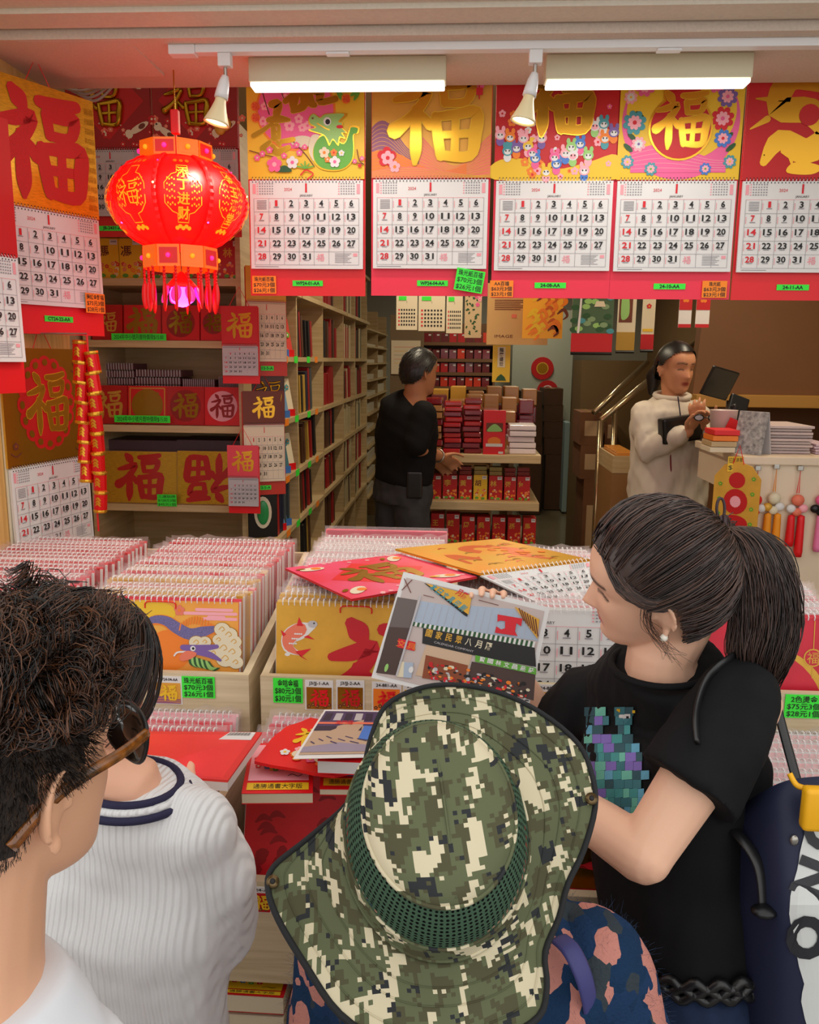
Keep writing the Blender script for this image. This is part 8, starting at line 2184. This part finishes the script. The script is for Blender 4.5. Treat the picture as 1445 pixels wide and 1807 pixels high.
# ================================================================== man in black at the gondola
Bm = thing('person', 'man in a black pullover and grey jeans standing at the gondola', 'person', (-.17, 4.25, 0)); Bo = Matrix.Translation((.17, -4.25, 0))
def bl(px, py, y): return Bo @ P(px, py, y)
bh = P(741, 657, 4.28); BM_ = Bo @ face_M(bh, (.80, .58, -.10), (0, 0, 1))
b = MB(); head_mb(b, BM_, 1.0, 48, 40); ear_mb(b, BM_)
bnk = bl(732, 697, 4.28); rt4 = Vector((.68, -.73, 0)).normalized()
b.capsule([BM_ @ Vector((0, -.02, -.05)), bnk, bnk + Vector((0, 0, -.06))], [.056, .058, .07], 14)
c_ = lambda py, dx=0: bl(714 + dx, py, 4.30)
bs_ = [(bnk + Vector((0, 0, -.03)), .075, .065), (c_(722, 6), .165, .095), (c_(765, 3), .175, .115), (c_(815), .155, .11), (c_(850, -3), .155, .115), (c_(875, -4), .16, .12)]
torso(b, bs_, rt4)
sR4 = bl(748, 730, 4.16); eR4 = bl(733, 790, 4.12); hR4 = bl(778, 806, 4.42)
b.capsule([sR4, eR4], [.052, .042], 12); b.capsule([eR4, eR4.lerp(hR4, .4), hR4], [.043, .041, .028], 12); hand_mb(b, hR4, (.55, .6, -.35), (.3, -.3, .5), (.35, .35, .4, .4), 1.0)
sL4 = bl(690, 735, 4.40); eL4 = bl(705, 800, 4.50); hL4 = bl(762, 812, 4.50); b.capsule([sL4, eL4], [.052, .042], 12); b.capsule([eL4, hL4], [.042, .028], 12); hand_mb(b, hL4, (.6, .5, -.4), (.3, -.3, .5), (.5, .5, .5, .5))
for s_ in (-1, 1):
    h_ = c_(875, -4) + rt4 * s_ * .08; b.capsule([h_, h_ + Vector((0, 0, -.35)), Vector((h_.x, h_.y, .08))], [.088, .066, .05], 12)
organic('body', b, .008, SKIN, Bm, 5, .5, tone=tone_fn(BM_, (190, 130, 92)))
b = MB(); torso(b, [(bnk + Vector((0, 0, -.025)), .088, .078)] + [(c, rx + .018, ry + .016) for c, rx, ry in bs_[1:5]], rt4); b.capsule([sR4, sR4.lerp(eR4, .9)], [.070, .064], 14); b.capsule([sL4, sL4.lerp(eL4, .9)], [.07, .06], 14)
organic('pullover', b, .010, cloth('black_knit', (15, 14, 15), .3, 10), Bm, 5, .5, disp=lambda co: wav(co, 34, .003, 7))
b = MB(); torso(b, [(c_(840, -3), .165, .125), (c_(862, -3), .172, .13), (c_(885, -4), .172, .135)], rt4)
for s_ in (-1, 1):
    h_ = c_(878, -4) + rt4 * s_ * .085; b.capsule([h_, h_ + Vector((0, 0, -.38)), Vector((h_.x, h_.y, .10))], [.10, .082, .068], 14)
organic('jeans', b, .010, cloth('grey_denim', (62, 62, 64), .4, 40, var=.15, vscale=20), Bm, 5, .5, disp=lambda co: wav(co, 40, .003, 9))
for s_ in (-1, 1):
    h_ = c_(878, -4) + rt4 * s_ * .085; b = MB(); b.ellipsoid((h_.x + .04, h_.y + .04, .05), (.07, .12, .05), None, 14, 10); b.build('shoe', BLACKP, Bm, True)
b = MB(); b.rbox(-.04, .04, -.025, .025, -.07, .07, .01); o = b.build('belt_pouch', BLACKP, Bm); o.location = c_(848, 10) + Vector((.03, -.145, 0))
q1 = eR4.lerp(hR4, .88); ax = (hR4 - eR4).normalized(); ux = ax.orthogonal().normalized(); uy = ax.cross(ux)
b = MB(); b.tube([q1 + ux * .034 * math.cos(a) + uy * .034 * math.sin(a) for a in [2 * PI * i / 24 for i in range(24)]], .005, 6, close=True); b.build('wristwatch', METAL, Bm, True)
hair_cap('hair_base', BM_, HK[0], Bm, .0125, .0)
d0 = dirs(3000, 12); d0 = d0[hairmask(d0)]; N = len(d0); t = np.linspace(0, 1, 5)[None, :, None]; end = d0 + np.array([0, -.4, -.5]); dd = slerp(d0[:, None, :], end[:, None, :], t * .6)
strands('hair', tow(BM_, scalp(dd) + dd * (.008 + .010 * rs.random((N, 1, 1)) * t)), .0012, .0006, HK[:2], Bm)

# ================================================================== cashier in the white jacket
Cs = thing('person', 'cashier in a white zip jacket with tied-back hair behind the counter', 'person', (1.03, 4.0, 0)); Co = Matrix.Translation((-1.03, -4.0, 0))
def cl(px, py, y): return Co @ P(px, py, y)
ch = P(1192, 650, 4.0); CM_ = Co @ face_M(ch, (.42, -.88, -.12), (.02, 0, 1))
b = MB(); head_mb(b, CM_, 1.0, 56, 48); ear_mb(b, CM_)
cnk = cl(1186, 696, 4.02); rt5 = Vector((.9, .42, 0)).normalized()
b.capsule([CM_ @ Vector((0, -.02, -.06)), cnk, cnk + Vector((0, 0, -.05))], [.048, .048, .06], 14)
g_ = lambda px, py: cl(px, py, 4.03)
cs_ = [(cnk + Vector((0, 0, -.03)), .07, .06), (g_(1182, 722), .15, .085), (g_(1180, 770), .165, .11), (g_(1178, 820), .155, .11), (g_(1178, 860), .165, .12), (g_(1178, 900), .17, .12)]
torso(b, cs_, rt5)
sA = cl(1138, 735, 3.96); eA = cl(1140, 795, 3.90); hA = cl(1214, 762, 3.78); sB = cl(1226, 730, 4.10); eB = cl(1250, 790, 4.05); hB = cl(1236, 752, 3.86)
b.capsule([sA, eA], [.048, .040], 12); b.capsule([eA, eA.lerp(hA, .4), hA], [.04, .038, .026], 12); hand_mb(b, hA, (.35, -.2, .8), (-.3, -.4, .3), (.6, .65, .7, .7), 1.0)
b.capsule([sB, eB, hB], [.046, .038, .026], 12); hand_mb(b, hB, (-.3, -.4, .6), (.3, -.4, .3), (.6, .6, .6, .6))
for s_ in (-1, 1):
    h_ = cs_[5][0] + rt5 * s_ * .08; b.capsule([h_, Vector((h_.x, h_.y, .07))], [.085, .05], 12); b.ellipsoid((h_.x, h_.y - .05, .035), (.045, .11, .035), None, 10, 8)
organic('body', b, .0062, SKIN, Cs, 4, .5, tone=tone_fn(CM_, (206, 146, 108), lips=(150, 60, 52)))
JK = cloth('white_shell', (216, 206, 190), .25, 10, .55)
b = MB(); torso(b, [(cnk + Vector((0, 0, -.015)), .085, .075)] + [(c, rx + .03, ry + .03) for c, rx, ry in cs_[1:6]], rt5); b.capsule([sA, sA.lerp(eA, .5), eA, eA.lerp(hA, .82)], [.07, .07, .064, .045], 14); b.capsule([sB, sB.lerp(eB, .5), eB, eB.lerp(hB, .8)], [.068, .068, .062, .045], 14)
organic('jacket', b, .009, JK, Cs, 4, .5, disp=lambda co: wav(co, 36, .004, 11) + wav(co, 80, .0015, 12))
b = MB(); b.tube([cnk + Vector((.078 * math.cos(a), .072 * math.sin(a), -.006 + .012 * math.sin(a))) for a in [2 * PI * i / 28 for i in range(28)]], .014, 8, close=True); b.build('collar', JK, Cs, True)
fr5 = Vector((.42, -.9, 0)).normalized()
def front(px, py, lift=.012): return cl(px, py, 3.88)
b = MB(); b.tube(catmull([front(1196, 700), front(1200, 730), front(1203, 760)], 4), .003, 6); b.build('zip', mat('navy_zip', (40, 40, 70), .5), Cs)
b = MB(); b.tube([front(1182, 786), front(1184, 835)], .004, 6); b.build('pocket_zip', mat('maroon_zip', (120, 30, 40), .5), Cs)
b = MB(); b.rbox(-.10, .10, -.03, .03, -.06, .06, .012); o = b.build('waist_bag', BLACKP, Cs); o.location = cl(1200, 757, 3.84); o.rotation_euler = (0, -.12, .3)
hair_cap('hair_base', CM_, HK[0], Cs, .014, .0)
bk = np.array([0, -.115, .0]); d0 = dirs(3000, 15); d0 = d0[hairmask(d0)]; N = len(d0); t = np.linspace(0, 1, 8)[None, :, None]
dd = slerp(d0[:, None, :], np.broadcast_to(bk, (N, 3))[:, None, :], t); strands('hair', tow(CM_, scalp(dd) + dd * .010), .0012, .0010, HK[:2], Cs)
q_ = CM_ @ Vector((0, -.115, -.01)); b = MB(); b.capsule([q_, q_ + Vector((-.02, .02, -.05)), q_ + Vector((-.025, .02, -.12))], [.03, .04, .02], 12); b.build('ponytail', HK[0], Cs, True)
# spectacles in her hand
S2 = thing('spectacles', 'folded spectacles held up in the cashier\'s hands', 'spectacles', P(1245, 737, 3.70)); so = S2.location
for dx in (-.03, .03):
    b = MB(); b.tube([Vector((dx + .02 * math.cos(a), -.004, .013 * math.sin(a))) for a in [2 * PI * i / 20 for i in range(20)]], .0026, 6, close=True); b.build('rim', BLACKP, S2, True)
    b = MB(); b.ellipsoid((dx, -.004, 0), (.019, .0015, .012), None, 14, 6); b.build('lens', mat('clear_lens', (220, 226, 236), .05, alpha=.5, spec=.9), S2, True)
b = MB(); b.tube([(-.01, -.004, 0), (.01, -.004, 0)], .0024, 6); b.build('bridge', BLACKP, S2); b = MB(); b.tube([(-.05, 0, 0), (-.06, .05, -.01)], .0024, 6); b.build('temple_arm', BLACKP, S2); b = MB(); b.tube([(.05, 0, 0), (.055, .05, -.01)], .0024, 6); b.build('temple_arm', BLACKP, S2)
